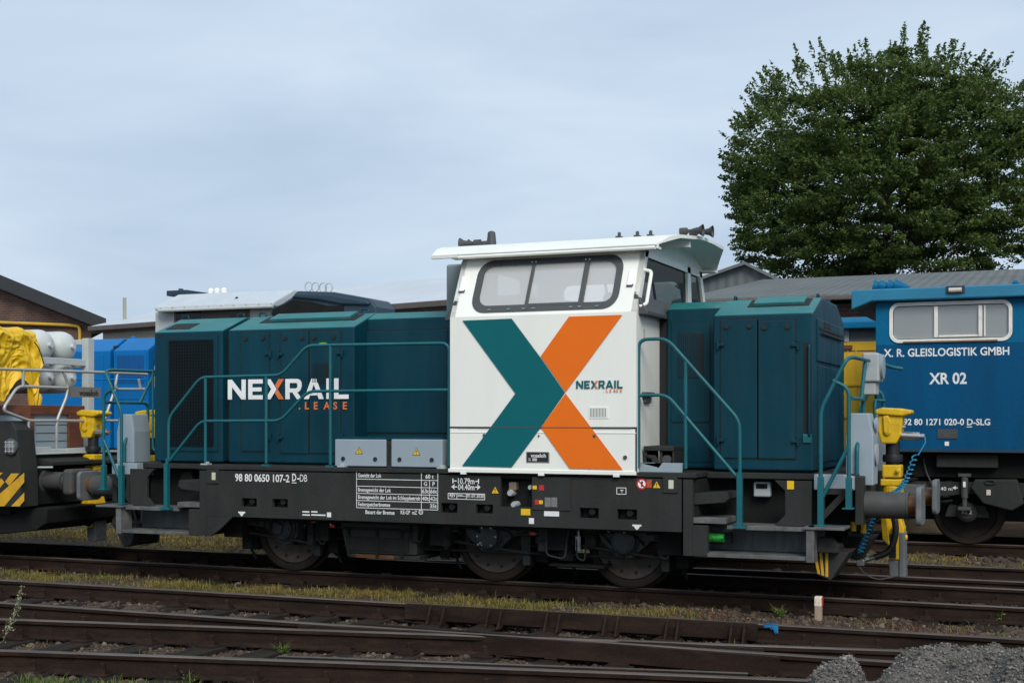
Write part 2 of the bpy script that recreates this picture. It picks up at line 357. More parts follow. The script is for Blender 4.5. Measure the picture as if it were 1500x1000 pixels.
    def text(self, s, x, z, h, y, width=None, align='l', bold=0.0, depth=0.002, frame=None):
        # s written on a plane facing -Y: x,z = lower left of the baseline, h = cap height
        vs, fs = text_mesh(s, bold)
        if not vs: return self
        minx = min(p[0] for p in vs); maxx = max(p[0] for p in vs)
        k = h / CAPH
        kx = k if width is None else width / (maxx - minx)
        ox = {'l': 0, 'c': -(maxx - minx) * kx / 2, 'r': -(maxx - minx) * kx}[align]
        if frame is None:
            q = [(x + ox + (p[0] - minx) * kx, y - (depth if p[2] > 1e-6 else 0), z + p[1] * k) for p in vs]
        else:
            o, ex, ez, en = frame
            q = [o + ex * (x + ox + (p[0] - minx) * kx) + ez * (z + p[1] * k) + en * (depth if p[2] > 1e-6 else 0) for p in vs]
        self.add(q, fs); return self
    def build(self, name, m=None, parent=None, bevel=0.0, smooth=False, org=None, seg=2, weld=True):
        if m is not None and not self.mats: self.mats = [m]
        o = Vector(org) if org is not None else (ORG[parent.name] if parent is not None else Vector((0, 0, 0)))
        me = bpy.data.meshes.new(name)
        me.from_pydata([(p[0] - o.x, p[1] - o.y, p[2] - o.z) for p in self.v], [], self.f)
        for x in self.mats: me.materials.append(x)
        if len(self.mats) > 1: me.polygons.foreach_set('material_index', self.m)
        if weld:
            bm = bmesh.new(); bm.from_mesh(me)
            bmesh.ops.remove_doubles(bm, verts=bm.verts, dist=0.00005)
            bmesh.ops.recalc_face_normals(bm, faces=bm.faces)
            bm.to_mesh(me); bm.free()
        ob = bpy.data.objects.new(name, me); COL.objects.link(ob)
        if parent is not None:
            ob.parent = parent
            ob.location = o - ORG[parent.name]
        else:
            ob.location = o
        ORG[ob.name] = o
        if smooth:
            me.polygons.foreach_set('use_smooth', [True] * len(me.polygons))
            try: me.set_sharp_from_angle(angle=R(38))
            except Exception: pass
        if bevel:
            b = ob.modifiers.new('bevel', 'BEVEL'); b.width = bevel; b.segments = seg; b.limit_method = 'ANGLE'; b.angle_limit = R(35); b.use_clamp_overlap = True
        return ob
ORG = {}
_tx = {}
def text_mesh(s, bold):
    if (s, bold) in _tx: return _tx[(s, bold)]
    cu = bpy.data.curves.new('t', 'FONT'); cu.body = s; cu.size = 1; cu.offset = bold; cu.extrude = 0.5; cu.resolution_u = 3
    ob = bpy.data.objects.new('t', cu); COL.objects.link(ob)
    me = bpy.data.meshes.new_from_object(ob)
    vs = [(v.co.x, v.co.y, v.co.z) for v in me.vertices]
    fs = [tuple(p.vertices) for p in me.polygons]
    bpy.data.objects.remove(ob); bpy.data.meshes.remove(me); bpy.data.curves.remove(cu)
    _tx[(s, bold)] = (vs, fs)
    return vs, fs
CAPH = max(p[1] for p in text_mesh('H', 0.0)[0])

def thing(name, label, cat, loc, group=None):
    o = bpy.data.objects.new(name, None); o.location = loc; o.empty_display_size = 0.3; COL.objects.link(o)
    o['label'] = label; o['category'] = cat
    if group: o['group'] = group
    ORG[o.name] = Vector(loc)
    return o
def tag(o, label, cat, group=None):
    o['label'] = label; o['category'] = cat
    if group: o['group'] = group
    return o
def copy_tree(o, parent=None):
    c = o.copy(); COL.objects.link(c)
    if parent is not None: c.parent = parent
    for ch in [x for x in KIDS.get(o.name, [])]: copy_tree(ch, c)
    return c
KIDS = {}
def np_mesh(name, verts, faces, m, kind=None, smooth=False, mi=None, mats=None):
    verts = np.asarray(verts, dtype=np.float32); faces = np.asarray(faces, dtype=np.int32)
    me = bpy.data.meshes.new(name)
    k = faces.shape[1]
    me.vertices.add(len(verts)); me.vertices.foreach_set('co', verts.ravel())
    me.loops.add(faces.size); me.loops.foreach_set('vertex_index', faces.ravel())
    me.polygons.add(len(faces)); me.polygons.foreach_set('loop_start', np.arange(0, faces.size, k, dtype=np.int32))
    me.update(calc_edges=True)
    if smooth: me.polygons.foreach_set('use_smooth', [True] * len(faces))
    for x in (mats or [m]): me.materials.append(x)
    if mi is not None: me.polygons.foreach_set('material_index', np.asarray(mi, dtype=np.int32))
    ob = bpy.data.objects.new(name, me); COL.objects.link(ob)
    if kind: ob['kind'] = kind
    ORG[ob.name] = Vector((0, 0, 0))
    return ob

# ------------------------------------------------------------------ ground
_vn = {}
def vnoise(x, y, sc, seed=0):
    x = np.asarray(x, float) * sc; y = np.asarray(y, float) * sc
    if seed not in _vn: _vn[seed] = np.random.default_rng(seed + 100).random((256, 256))
    T = _vn[seed]
    xi = np.floor(x).astype(int); yi = np.floor(y).astype(int); fx = x - xi; fy = y - yi
    fx = fx * fx * (3 - 2 * fx); fy = fy * fy * (3 - 2 * fy)
    a = T[xi % 256, yi % 256]; b = T[(xi + 1) % 256, yi % 256]; c = T[xi % 256, (yi + 1) % 256]; d = T[(xi + 1) % 256, (yi + 1) % 256]
    return (a * (1 - fx) + b * fx) * (1 - fy) + (c * (1 - fx) + d * fx) * fy
def y_r1(x): return -2.84 + 0.0148 * (x - 1.6)
def y_r2(x): return y_r1(x) - 1.5
def y_r3(x): return -5.31 + 0.19 * (x + 2.6)
def y_r4(x): return np.interp(x, [-30, -1.44, 1.4, 4.05, 8, 16], [-13.4, -6.58, -5.97, -5.43, -4.68, -3.2])
def gz(x, y):
    x = np.asarray(x, float); y = np.asarray(y, float)
    z = -0.20 + 0.05 * (vnoise(x, y, 0.7, 1) - 0.5) + 0.035 * (vnoise(x, y, 2.3, 2) - 0.5) + 0.03 * (vnoise(x, y, 6.5, 3) - 0.5)
    strip = np.exp(-((y + 1.75) / 0.55) ** 2) + 0.8 * np.exp(-((y - 4.4) / 1.0) ** 2)
    z = z + 0.045 * strip
    far = np.clip((np.hypot(x - 2, y + 3) - 14) / 10, 0, 1)
    return z * (1 - far) + -0.2 * far
def axis_pts(lo, hi, step, far):
    mid = list(np.arange(lo, hi + 1e-6, step)); g = []; d = step
    p = hi
    while p < far: d *= 1.6; p += d; g.append(p)
    p = lo; d = step; h = []
    while p > -far: d *= 1.6; p -= d; h.append(p)
    return np.array(h[::-1] + mid + g)
gx = axis_pts(-13, 11, 0.11, 420); gy = axis_pts(-8.2, 6.5, 0.11, 420)
GX, GY = np.meshgrid(gx, gy); GZ = gz(GX, GY)
nx, ny = len(gx), len(gy)
idx = np.arange(nx * ny).reshape(ny, nx)
gf = np.stack([idx[:-1, :-1], idx[:-1, 1:], idx[1:, 1:], idx[1:, :-1]], -1).reshape(-1, 4)
gm = bpy.data.materials.new('ballast_ground'); gm.use_nodes = True
t = gm.node_tree; b = t.nodes['Principled BSDF']; l = t.links.new
c = N(t, 'ShaderNodeTexCoord')
na = N(t, 'ShaderNodeTexNoise'); na.inputs['Scale'].default_value = 0.9; na.inputs['Detail'].default_value = 8
ra = N(t, 'ShaderNodeValToRGB'); ra.color_ramp.elements[0].position = 0.35; ra.color_ramp.elements[0].color = (0.030, 0.021, 0.0145, 1); ra.color_ramp.elements[1].position = 0.68; ra.color_ramp.elements[1].color = (0.082, 0.052, 0.030, 1)
vo = N(t, 'ShaderNodeTexVoronoi'); vo.inputs['Scale'].default_value = 26
rv = N(t, 'ShaderNodeMapRange'); rv.inputs['To Min'].default_value = 0.55; rv.inputs['To Max'].default_value = 1.5
hs = N(t, 'ShaderNodeSeparateColor')
sc_ = N(t, 'ShaderNodeVectorMath', operation='SCALE')
l(c.outputs['Object'], na.inputs['Vector']); l(na.outputs['Fac'], ra.inputs['Fac']); l(c.outputs['Object'], vo.inputs['Vector'])
l(vo.outputs['Color'], hs.inputs[0]); l(hs.outputs[0], rv.inputs['Value']); l(ra.outputs[0], sc_.inputs[0]); l(rv.outputs[0], sc_.inputs['Scale']); l(sc_.outputs[0], b.inputs['Base Color'])
b.inputs['Roughness'].default_value = 0.95
bp = N(t, 'ShaderNodeBump'); bp.inputs['Strength'].default_value = 0.9; bp.inputs['Distance'].default_value = 0.02; l(vo.outputs['Distance'], bp.inputs['Height']); l(bp.outputs[0], b.inputs['Normal'])
np_mesh('ground', np.stack([GX, GY, GZ], -1).reshape(-1, 3), gf, gm, kind='structure', smooth=True)

# ------------------------------------------------------------------ rails
PROF = [(-0.07, -0.17), (0.07, -0.17), (0.07, -0.158), (0.012, -0.138), (0.009, -0.05), (0.034, -0.038), (0.036, -0.008), (0.028, 0.0), (-0.028, 0.0), (-0.036, -0.008), (-0.034, -0.038), (-0.009, -0.05), (-0.012, -0.138), (-0.07, -0.158)]
def rail(label, path, z=0.0, prof=PROF, group='rails of the yard tracks', name='rail', cat='rail', head=True):
    n = len(path); k = len(prof); mb = MB(); vs = []
    pth = [Vector((p[0], p[1], 0)) for p in path]
    for i in range(n):
        d = (pth[min(i + 1, n - 1)] - pth[max(i - 1, 0)]).normalized(); s = Vector((d.y, -d.x, 0))
        for a, h in prof: vs.append(pth[i] + s * a + Vector((0, 0, z + h)))
    fs = []; ms = []
    for i in range(n - 1):
        for j in range(k):
            j2 = (j + 1) % k
            fs.append((i * k + j, i * k + j2, (i + 1) * k + j2, (i + 1) * k + j)); ms.append(1 if (head and prof[j][1] >= -0.0081 and prof[j2][1] >= -0.0081) else 0)
    fs.append(tuple(range(k))[::-1]); ms.append(0); fs.append(tuple((n - 1) * k + j for j in range(k))); ms.append(0)
    mb.mats = [M['rail'], M['rail_head']]; mb.add(vs, fs); mb.m = ms
    return tag(mb.build(name, org=(path[0][0], path[0][1], z - 0.17)), label, cat, group)
xs = lambda a, b, n=24: [a + (b - a) * i / n for i in range(n + 1)]
rail('rusty rail under the near wheels of the teal and white shunting locomotive', [(-60, -0.75), (40, -0.75)])
rail('rusty rail under the far wheels of the teal and white shunting locomotive', [(-60, 0.75), (40, 0.75)])
r1 = rail('rusty rail bordering the dry grass strip, the first one in front of the locomotive', [(x, y_r1(x)) for x in xs(-40, 30)])
rail('straight rusty rail of the front track that passes through the crossing frog', [(x, y_r2(x)) for x in xs(-40, 30)], z=-0.002)
rail('shiny topped rail slanting across the straight front rail at the crossing', [(x, y_r3(x)) for x in xs(-30, 12)], z=0.004)
rail('nearest rusty running rail along the lower edge of the picture', [(x, float(y_r4(x))) for x in xs(-26, 12, 60)], z=-0.006)
rail('rusty rail just behind the locomotive, nearer one of the pair right of the yellow coupler', [(-1.2, 0.95), (0.5, 1.2), (2.5, 1.45), (5, 1.52), (40, 1.6)], z=-0.003)
rail('rusty rail behind the locomotive under the yellow coupler foot', [(-1.0, 2.55), (1.0, 2.8), (4, 2.95), (40, 3.0)])
rail('near rail under the wheels of the dark blue locomotive', [(-60, 6.2), (40, 6.2)])
rail('far rail under the wheels of the dark blue locomotive', [(-60, 7.7), (40, 7.7)])
# check rails
CHK = [(-0.028, -0.15), (0.028, -0.15), (0.03, 0.0), (-0.03, 0.0)]
ck = thing('check_rail', 'rusty check rail held by paired steel ribs beside the first front rail', 'check rail', (1.5, -3.0, -0.17))
x0, _ = P(600, 880, -2.9); x1, _ = P(1110, 905, -2.9)
mb = MB()
def sweep(mb, path, prof, z):
    k = len(prof); n = len(path); vs = []
    for x, y in path:
        for a, h in prof: vs.append((x, y - a, z + h))
    fs = [(i * k + j, i * k + (j + 1) % k, (i + 1) * k + (j + 1) % k, (i + 1) * k + j) for i in range(n - 1) for j in range(k)] + [tuple(range(k))[::-1], tuple((n - 1) * k + j for j in range(k))]
    mb.add(vs, fs)
sweep(mb, [(x, y_r1(x) - 0.115 - (0.03 * max(0, abs(x - (x0 + x1) / 2) - (x1 - x0) / 2 + 0.3))) for x in xs(x0, x1, 14)], CHK, 0.012)
mb.build('bar', M['rail'], ck)
for u in (632, 652, 717, 735, 802, 820, 887, 905, 977, 993, 1071, 1090):
    x, _ = P(u, 900, -3.0); y = y_r1(x) - 0.147
    m_ = MB(); m_.prism([(y, -0.165), (y, 0.006), (y - 0.03, 0.0), (y - 0.13, -0.165)], 'x', x - 0.010, x + 0.010); m_.build('rib', M['rail'], ck)
x0, _ = P(415, 955, -5.9); x1, _ = P(1093, 980, -5.3)
tag(rail('rusty guard rail laid tight inside the nearest rail at the bottom', [(x, float(y_r4(x)) + 0.10) for x in xs(x0, x1, 16)], z=0.004, prof=CHK), 'rusty guard rail laid tight inside the nearest rail at the bottom', 'check rail')
# crossing frog block
fr = thing('crossing_frog', 'dark cast steel frog filling the angle where two front rails cross', 'rail frog', (2.3, -4.35, -0.17))
mb = MB(); xa, xb = 0.7, 3.9
mb.prism([(xa, y_r2(xa) - 0.035), (2.2, y_r2(2.2) - 0.03), (xa, y_r3(xa) + 0.035)], 'z', -0.16, -0.03); mb.build('wedge', M['rail'], fr, bevel=0.006)
mb = MB(); sweep(mb, [(x, y_r2(x) - 0.10 - 0.06 * (max(0, 1.2 - x) + max(0, x - 3.3))) for x in xs(0.2, 4.6, 12)], CHK, 0.004); mb.build('wing_rail', M['rail'], fr)
mb = MB(); sweep(mb, [(x, y_r2(x) + 0.10 + 0.06 * (max(0, 1.2 - x) + max(0, x - 3.3))) for x in xs(0.6, 4.4, 12)], CHK, 0.002); mb.build('wing_rail', M['rail'], fr)
# blue paint mark on the first front rail (painted on the rail)
mb = MB(); xa, za = P(1117, 912, -2.87); xb, zb = P(1139, 912, -2.87)
yy = y_r1(xa) - 0.0375
mb.poly([(xa, yy, -0.002), (xa + 0.01, yy, -0.03), (xa + 0.06, yy, -0.026), (xa + 0.075, yy, -0.05), (xa + 0.09, yy, -0.036), (xa + 0.105, yy, -0.078), (xa + 0.12, yy, -0.06), (xb - 0.03, yy, -0.092), (xb - 0.015, yy, -0.07), (xb, yy, -0.078), (xb, yy, -0.002)])
mb.poly([(xa, yy, 0.003), (xb, yy, 0.003), (xb, yy + 0.06, 0.003), (xa + 0.03, yy + 0.05, 0.003)])
mb.build('paint_mark', mat('blue_paint_mark', (0.008, 0.14, 0.32), 0.6, var=0.5, scale=20), r1)['label'] = 'bright blue paint splash on the rail'

# ------------------------------------------------------------------ sleepers
def sleeper_mb(y0, y1, hw=0.125, z=-0.168):
    m_ = MB(); m_.box(-hw, hw, y0, y1, z - 0.16, z); return m_
def chair_mb(y):
    m_ = MB(); m_.box(-0.085, 0.085, y - 0.19, y + 0.19, -0.171, -0.150)
    for s in (-1, 1):
        m_.prism([(y + s * 0.05, -0.151), (y + s * 0.14, -0.151), (y + s * 0.13, -0.112), (y + s * 0.05, -0.132)], 'x', -0.055, 0.055)
        m_.lathe([(0.022, -0.13), (0.022, -0.072), (0.010, -0.066)], (0, y + s * 0.095, 0), 'z', 8)
    return m_
def lay_sleepers(xlist, y0f, y1f, railf, label, group):
    base = {}
    for x in xlist:
        y0, y1 = y0f(x), y1f(x)
        o = sleeper_mb(y0, y1).build('sleeper', M['sleeper'], bevel=0.012)
        o.location = (x, 0, random.uniform(-0.006, 0.006)); o.rotation_euler = (0, 0, 0)
        ORG[o.name] = Vector((0, 0, 0))
        tag(o, label, 'sleeper', group)
        for rf in railf:
            y = float(rf(x))
            if y0 + 0.1 < y < y1 - 0.1:
                c_ = chair_mb(y).build('rail_chair', M['rail'], o)
xsl = [-11.6 + 0.62 * i + random.uniform(-0.03, 0.03) for i in range(34)]
lay_sleepers(xsl, lambda x: float(y_r4(min(max(x, -2.2), 4.5))) - random.uniform(0.45, 0.6), lambda x: y_r1(x) + 0.33, (y_r1, y_r2, y_r3, y_r4), 'dark weathered timber sleeper under the crossing front rails', 'timber sleepers of the front track')
lay_sleepers([-9.5 + 0.62 * i for i in range(27)], lambda x: -1.25, lambda x: 1.25, (lambda x: -0.75, lambda x: 0.75), "dark timber sleeper half buried beneath the shunting locomotive's track", 'timber sleepers under the locomotive')
lay_sleepers([2.0 + 0.62 * i for i in range(13)], lambda x: 1.4, lambda x: 3.3, (lambda x: 1.5, lambda x: 2.95), 'dark timber sleeper behind the yellow coupler foot', 'timber sleepers of the track behind')

# ------------------------------------------------------------------ loose ballast stones (nobody could count them)
ico = bmesh.new(); bmesh.ops.create_icosphere(ico, subdivisions=1, radius=1)
IV = np.array([v.co[:] for v in ico.verts]); IF = np.array([[v.index for v in f.verts] for f in ico.faces]); ico.free()
def scatter_stones(name, pos, size, m, flat=0.65, seed=3):
    rng = np.random.default_rng(seed); n = len(pos)
    tmpl = [IV * (1 + 0.5 * (rng.random((len(IV), 1)) - 0.5)) for _ in range(8)]
    T = np.stack(tmpl)[rng.integers(0, 8, n)]
    sc = size[:, None] * np.stack([rng.uniform(0.8, 1.35, n), rng.uniform(0.7, 1.1, n), rng.uniform(0.5, 0.9, n) * flat / 0.65], -1)
    T = T * sc[:, None, :]
    a = rng.uniform(0, 2 * np.pi, n); ca, sa = np.cos(a), np.sin(a)
    tl = rng.normal(0, 0.35, n); ct, st = np.cos(tl), np.sin(tl)
    y = T[..., 1] * ct[:, None] - T[..., 2] * st[:, None]; z = T[..., 1] * st[:, None] + T[..., 2] * ct[:, None]; x = T[..., 0]
    X = x * ca[:, None] - y * sa[:, None]; Y = x * sa[:, None] + y * ca[:, None]
    V = np.stack([X, Y, z], -1) + pos[:, None, :]
    F = IF[None] + (np.arange(n) * len(IV))[:, None, None]
    return np_mesh(name, V.reshape(-1, 3), F.reshape(-1, 3), m, kind='stuff')
n = 100000
px = RNG.uniform(-11.5, 9.5, n); py = RNG.uniform(-8.0, 0.9, n)
t_ = (py + 15); keep = (px < 6.7 + t_ * 0.0 + 0.03 * t_ * 2) & (px > 6.7 - t_ * 1.02)
dens = 0.35 + 0.65 * vnoise(px, py, 0.9, 6)
dens = np.where((py > -2.6) & (py < -0.9), dens * np.where(px < 1.5, 0.12, 0.7), dens)
dens = np.where(py > -0.6, dens * 0.4, dens)
keep &= RNG.random(n) < dens
px, py = px[keep], py[keep]; n = len(px)
sz = RNG.gamma(3.2, 0.0045, n) + 0.005
pz = gz(px, py) + sz * 0.15
scatter_stones('ballast_stones', np.stack([px, py, pz], -1), sz, M['stone'])
n = 7000
px = RNG.uniform(-7, 9, n); py = RNG.uniform(0.9, 6.0, n); keep = (px > 1.5) | (RNG.random(n) < 0.3); px, py = px[keep], py[keep]; n = len(px)
sz = RNG.gamma(5.0, 0.0055, n) + 0.008
scatter_stones('ballast_stones', np.stack([px, py, gz(px, py) + sz * 0.15], -1), sz, M['stone'], seed=5)

# ------------------------------------------------------------------ grass (stuff)
def blades(name, pos, h, wdt, m, seed=1, lean=0.45, segs=2):
    rng = np.random.default_rng(seed); n = len(pos)
    a = rng.uniform(0, 2 * np.pi, n); d = np.stack([np.cos(a), np.sin(a), np.zeros(n)], -1); s = np.stack([-np.sin(a), np.cos(a), np.zeros(n)], -1)
    ln = rng.uniform(0.1, 1.0, n) * lean
    p1 = pos + d * (h * ln * 0.35)[:, None] + np.stack([np.zeros(n), np.zeros(n), h * 0.6], -1)
    p2 = pos + d * (h * ln)[:, None] + np.stack([np.zeros(n), np.zeros(n), h * (1 - 0.25 * ln)], -1)
    sw = s * wdt[:, None]
    V = np.stack([pos - sw, pos + sw, p1 + sw * 0.75, p1 - sw * 0.75, p2 + sw * 0.12, p2 - sw * 0.12], 1)
    F = np.array([[0, 1, 2, 3], [3, 2, 4, 5]])[None] + (np.arange(n) * 6)[:, None, None]
    return np_mesh(name, V.reshape(-1, 3), F.reshape(-1, 4), m, kind='stuff')
def field(n, x0, x1, y0, y1, dfn, seed):
    rng = np.random.default_rng(seed)
    x = rng.uniform(x0, x1, n); y = rng.uniform(y0, y1, n); k = rng.random(n) < dfn(x, y)
    x, y = x[k], y[k]
    return np.stack([x, y, gz(x, y) - 0.01], -1)
def strip_d(x, y):
    core = np.exp(-((y + 1.80) / 0.70) ** 4)
    cl = np.clip((vnoise(x, y, 1.7, 9) - 0.28) * 2.4, 0.06, 1) * np.clip((vnoise(x, y, 6.0, 10) - 0.22) * 2.2, 0.1, 1)
    along = np.where(x < 0.9, 1.0, np.where(x < 3.0, 0.55, 0.22))
    return core * cl * along
p = field(480000, -12, 9, -2.75, -0.9, strip_d, 21); n = len(p)
blades('dry_grass', p, RNG.gamma(3.5, 0.0105, n) + 0.010, RNG.uniform(0.0016, 0.0036, n), M['dry'], 2, 1.7)
p = field(140000, -12, 9, -2.75, -0.85, lambda x, y: strip_d(x, y) * np.clip((vnoise(x, y, 2.6, 13) - 0.45) * 4, 0, 1), 22); n = len(p)
blades('green_grass', p, RNG.gamma(3.0, 0.014, n) + 0.01, RNG.uniform(0.0018, 0.0042, n), M['green'], 3, 1.2)
def red_d(x, y):
    return np.exp(-((y + 1.65) / 0.5) ** 4) * np.clip((vnoise(x, y, 1.4, 15) - 0.55) * 5, 0, 1) * np.where(x > 3.0, 1.0, 0.35)
p = field(36000, -12, 9, -2.6, -0.95, red_d, 23); n = len(p)
blades('red_sorrel', p, RNG.gamma(3, 0.012, n) + 0.01, RNG.uniform(0.002, 0.005, n), M['redweed'], 4, 1.3)
def rear_d(x, y): return np.clip((vnoise(x, y, 1.2, 17) - 0.25) * 2.2, 0, 1)
p = field(110000, -12, 10, 3.3, 5.8, rear_d, 24); n = len(p)
blades('dry_grass', p, RNG.gamma(3.5, 0.010, n) + 0.01, RNG.uniform(0.003, 0.006, n), M['dry'], 5, 1.6)
p = field(50000, -12, -1, 1.1, 3.3, rear_d, 26); n = len(p)
blades('dry_grass', p, RNG.gamma(3.5, 0.011, n) + 0.01, RNG.uniform(0.003, 0.006, n), M['dry'], 6, 1.6)
p = field(26000, -12, 10, 1.0, 5.8, lambda x, y: np.clip((vnoise(x, y, 1.9, 19) - 0.55) * 4, 0, 1), 27); n = len(p)
blades('green_grass', p, RNG.gamma(3.2, 0.015, n) + 0.01, RNG.uniform(0.003, 0.006, n), M['green'], 7, 1.1)
def front_d(x, y):
    return np.clip((vnoise(x, y, 1.5, 31) - 0.35) * 3, 0, 1) * np.where(y < y_r4(x) - 0.3, np.where(x < 0.6, 1.0, 0.22), 0.0)
p = field(120000, -3.5, 6.5, -8.0, -5.0, front_d, 28); n = len(p)
blades('green_grass', p, RNG.gamma(3.5, 0.013, n) + 0.012, RNG.uniform(0.003, 0.006, n), M['green'], 8, 1.1)
p = field(9000, -3.5, 6.5, -7.5, -4.4, lambda x, y: 0.12 * np.clip((vnoise(x, y, 2.1, 33) - 0.5) * 4, 0, 1), 29); n = len(p)
blades('red_sorrel', p, RNG.gamma(5, 0.010, n) + 0.012, RNG.uniform(0.003, 0.006, n), M['redweed'], 9, 0.8)

def patch_d(x, y): return 0.5 * np.clip((vnoise(x, y, 1.3, 51) - 0.62) * 6, 0, 1) * np.clip((vnoise(x, y, 5, 52) - 0.35) * 3, 0, 1)
p = field(60000, -12, 8, -6.6, -2.5, patch_d, 71); n = len(p)
blades('green_grass', p, RNG.gamma(3, 0.011, n) + 0.01, RNG.uniform(0.002, 0.005, n), M['green'], 12, 1.3)
p = field(60000, -12, 9, -6.6, 3.2, lambda x, y: 0.4 * np.clip((vnoise(x, y, 1.6, 53) - 0.60) * 6, 0, 1), 72); n = len(p)
blades('dry_grass', p, RNG.gamma(3, 0.010, n) + 0.01, RNG.uniform(0.002, 0.005, n), M['dry'], 13, 1.7)
# fallen leaves and litter by the near rail
rng = np.random.default_rng(91); n = 2600; px = rng.uniform(-3.5, 6.5, n); py = rng.uniform(-8.0, -4.4, n); a = rng.uniform(0, 6.28, n); r_ = rng.uniform(0.008, 0.03, n)
c0 = np.stack([px, py, gz(px, py) + 0.012], -1); e1 = np.stack([np.cos(a), np.sin(a), rng.normal(0, .45, n)], -1) * r_[:, None]; e2 = np.stack([-np.sin(a), np.cos(a), rng.normal(0, .45, n)], -1) * (r_ * .6)[:, None]
np_mesh('leaf_litter', np.stack([c0 - e1, c0 + e2, c0 + e1, c0 - e2], 1).reshape(-1, 3), np.arange(n * 4).reshape(-1, 4), foliage('dead_leaves', [(.10, .055, .03), (.06, .032, .022), (.16, .10, .05), (.08, .05, .035), (.20, .15, .09)], .8, 0), kind='stuff')
# ------------------------------------------------------------------ single weeds
def weed(u, v, h, nst, m, label, spread=0.10, name='weed', leafy=True):
    x, y = PZ(u, v, -0.19); z = float(gz(x, y)); mb = MB(); rng = random.Random(int(u * 7 + v))
    for _ in range(nst):
        a = rng.uniform(0, 6.28); hh = h * rng.uniform(0.45, 1.0); ln = spread * rng.uniform(0.3, 1.2)
        b0 = Vector((x + rng.uniform(-.02, .02), y + rng.uniform(-.02, .02), z - 0.01)); d = Vector((math.cos(a), math.sin(a), 0)); s = Vector((-d.y, d.x, 0)) * rng.uniform(0.0025, 0.005)
        p1 = b0 + d * ln * 0.35 + Vector((0, 0, hh * 0.6)); p2 = b0 + d * ln + Vector((0, 0, hh))
        mb.add([b0 - s, b0 + s, p1 + s, p1 - s, p2], [(0, 1, 2, 3), (3, 2, 4)])
        if leafy:
            for k in range(3):
                q = b0.lerp(p1, rng.uniform(0.3, 1)); d2 = Vector((rng.uniform(-1, 1), rng.uniform(-1, 1), rng.uniform(0, 1))).normalized() * h * 0.18; s2 = d2.orthogonal().normalized() * h * 0.05
                mb.add([q, q + d2 * .5 + s2, q + d2, q + d2 * .5 - s2], [(0, 1, 2, 3)])
    return tag(mb.build(name, m, org=(x, y, z), weld=False), label, 'weed', 'single weeds between the tracks')
weed(412, 957, 0.13, 90, M['green'], 'bright green grass tuft between the two nearest rails', 0.14)
weed(320, 850, 0.20, 14, M['green'], 'tall thin weed by the near loco rail, right of the leftmost big wheel', 0.06)
weed(838, 869, 0.24, 16, M['green'], 'spiky green weed in front of the gap between the two right wheels', 0.10)
weed(968, 880, 0.22, 12, M['dry'], 'straw coloured weed right of the rightmost wheel', 0.08)
weed(1140, 908, 0.17, 60, M['green'], 'low yellow green weed clump left of the white topped stake', 0.16)
weed(1468, 915, 0.24, 16, M['green'], 'upright green weed at the right edge beside the front rail', 0.07)
weed(1415, 848, 0.16, 40, M['green'], 'loose green weed right of the yellow coupler foot', 0.14)
weed(150, 982, 0.16, 16, M['green'], 'small leafy weed below the nearest rail at lower left', 0.06)
weed(275, 998, 0.12, 60, M['green'], 'low green weed clump on the bottom edge left of centre', 0.14)
weed(1130, 998, 0.10, 40, M['dry'], 'yellowish weed clump left of the small gravel heap', 0.16)
# tall flowering stem at the lower left
fx, fy = PZ(2, 943, -0.19); fz = float(gz(fx, fy))
pl = thing('flowering_weed', 'tall pale flowering weed stem leaning right at the left edge', 'plant', (fx, fy, fz))
top = Vector((*P(32, 858, fy)[:1], fy, P(32, 858, fy)[1])); pth = [Vector((fx, fy, fz)), Vector((P(14, 915, fy)[0], fy, P(14, 915, fy)[1])), Vector((P(27, 885, fy)[0], fy, P(27, 885, fy)[1])), top]
pth = fillet(pth, 0.3, 5)
mb = MB(); mb.tube(pth, 0.005, 6, r_end=0.002); mb.build('stem', mat('weed_stem', (0.14, 0.15, 0.06), 0.7), pl)
mb = MB(); rng = random.Random(4)
for k in range(230):
    f = rng.random() ** 0.8; i = min(len(pth) - 2, int(f * (len(pth) - 1))); q = pth[i].lerp(pth[i + 1], rng.random())
    q = q + Vector((rng.gauss(0, 0.022), rng.gauss(0, 0.022), rng.gauss(0, 0.014))) * (1.25 - 0.7 * f)
    r_ = rng.uniform(0.006, 0.013); d1 = Vector((rng.gauss(0, 1), rng.gauss(0, 1), rng.gauss(0, 1))).normalized(); d2 = d1.orthogonal().normalized()
    mb.add([q - d1 * r_, q + d2 * r_ * .7, q + d1 * r_, q - d2 * r_ * .7], [(0, 1, 2, 3)])
mb.build('flower_spike', foliage('weed_flowers', [(0.22, 0.23, 0.12), (0.34, 0.34, 0.24), (0.15, 0.18, 0.08)]), pl, weld=False)

# ------------------------------------------------------------------ marker stake
sx, sy = PZ(1199, 909, -0.18)
st = thing('marker_stake', 'short wooden marker stake with weathered white and red painted top', 'marker stake', (sx, sy, -0.2))
hx = 0.036
mb = MB(); mb.box(sx - hx, sx + hx, sy - hx, sy + hx, -0.3, -0.02); mb.build('post', mat('stake_wood', (0.28, 0.21, 0.16), 0.8, var=0.3, stretch=(3, 3, .5)), st, bevel=0.006)
mb = MB(); mb.box(sx - hx - .003, sx + hx + .003, sy - hx - .003, sy + hx + .003, -0.03, 0.075); mb.build('painted_top', mat('stake_white', (0.70, 0.62, 0.52), 0.6, var=0.1, dirt=0.8, dirt_rgb=(0.25, 0.14, 0.09), scale=14), st, bevel=0.012)
mb = MB(); mb.box(sx + hx + .0025, sx + hx + .006, sy - hx, sy + hx, -0.02, 0.07); mb.build('red_side', mat('stake_red', (0.55, 0.06, 0.03), 0.6), st)

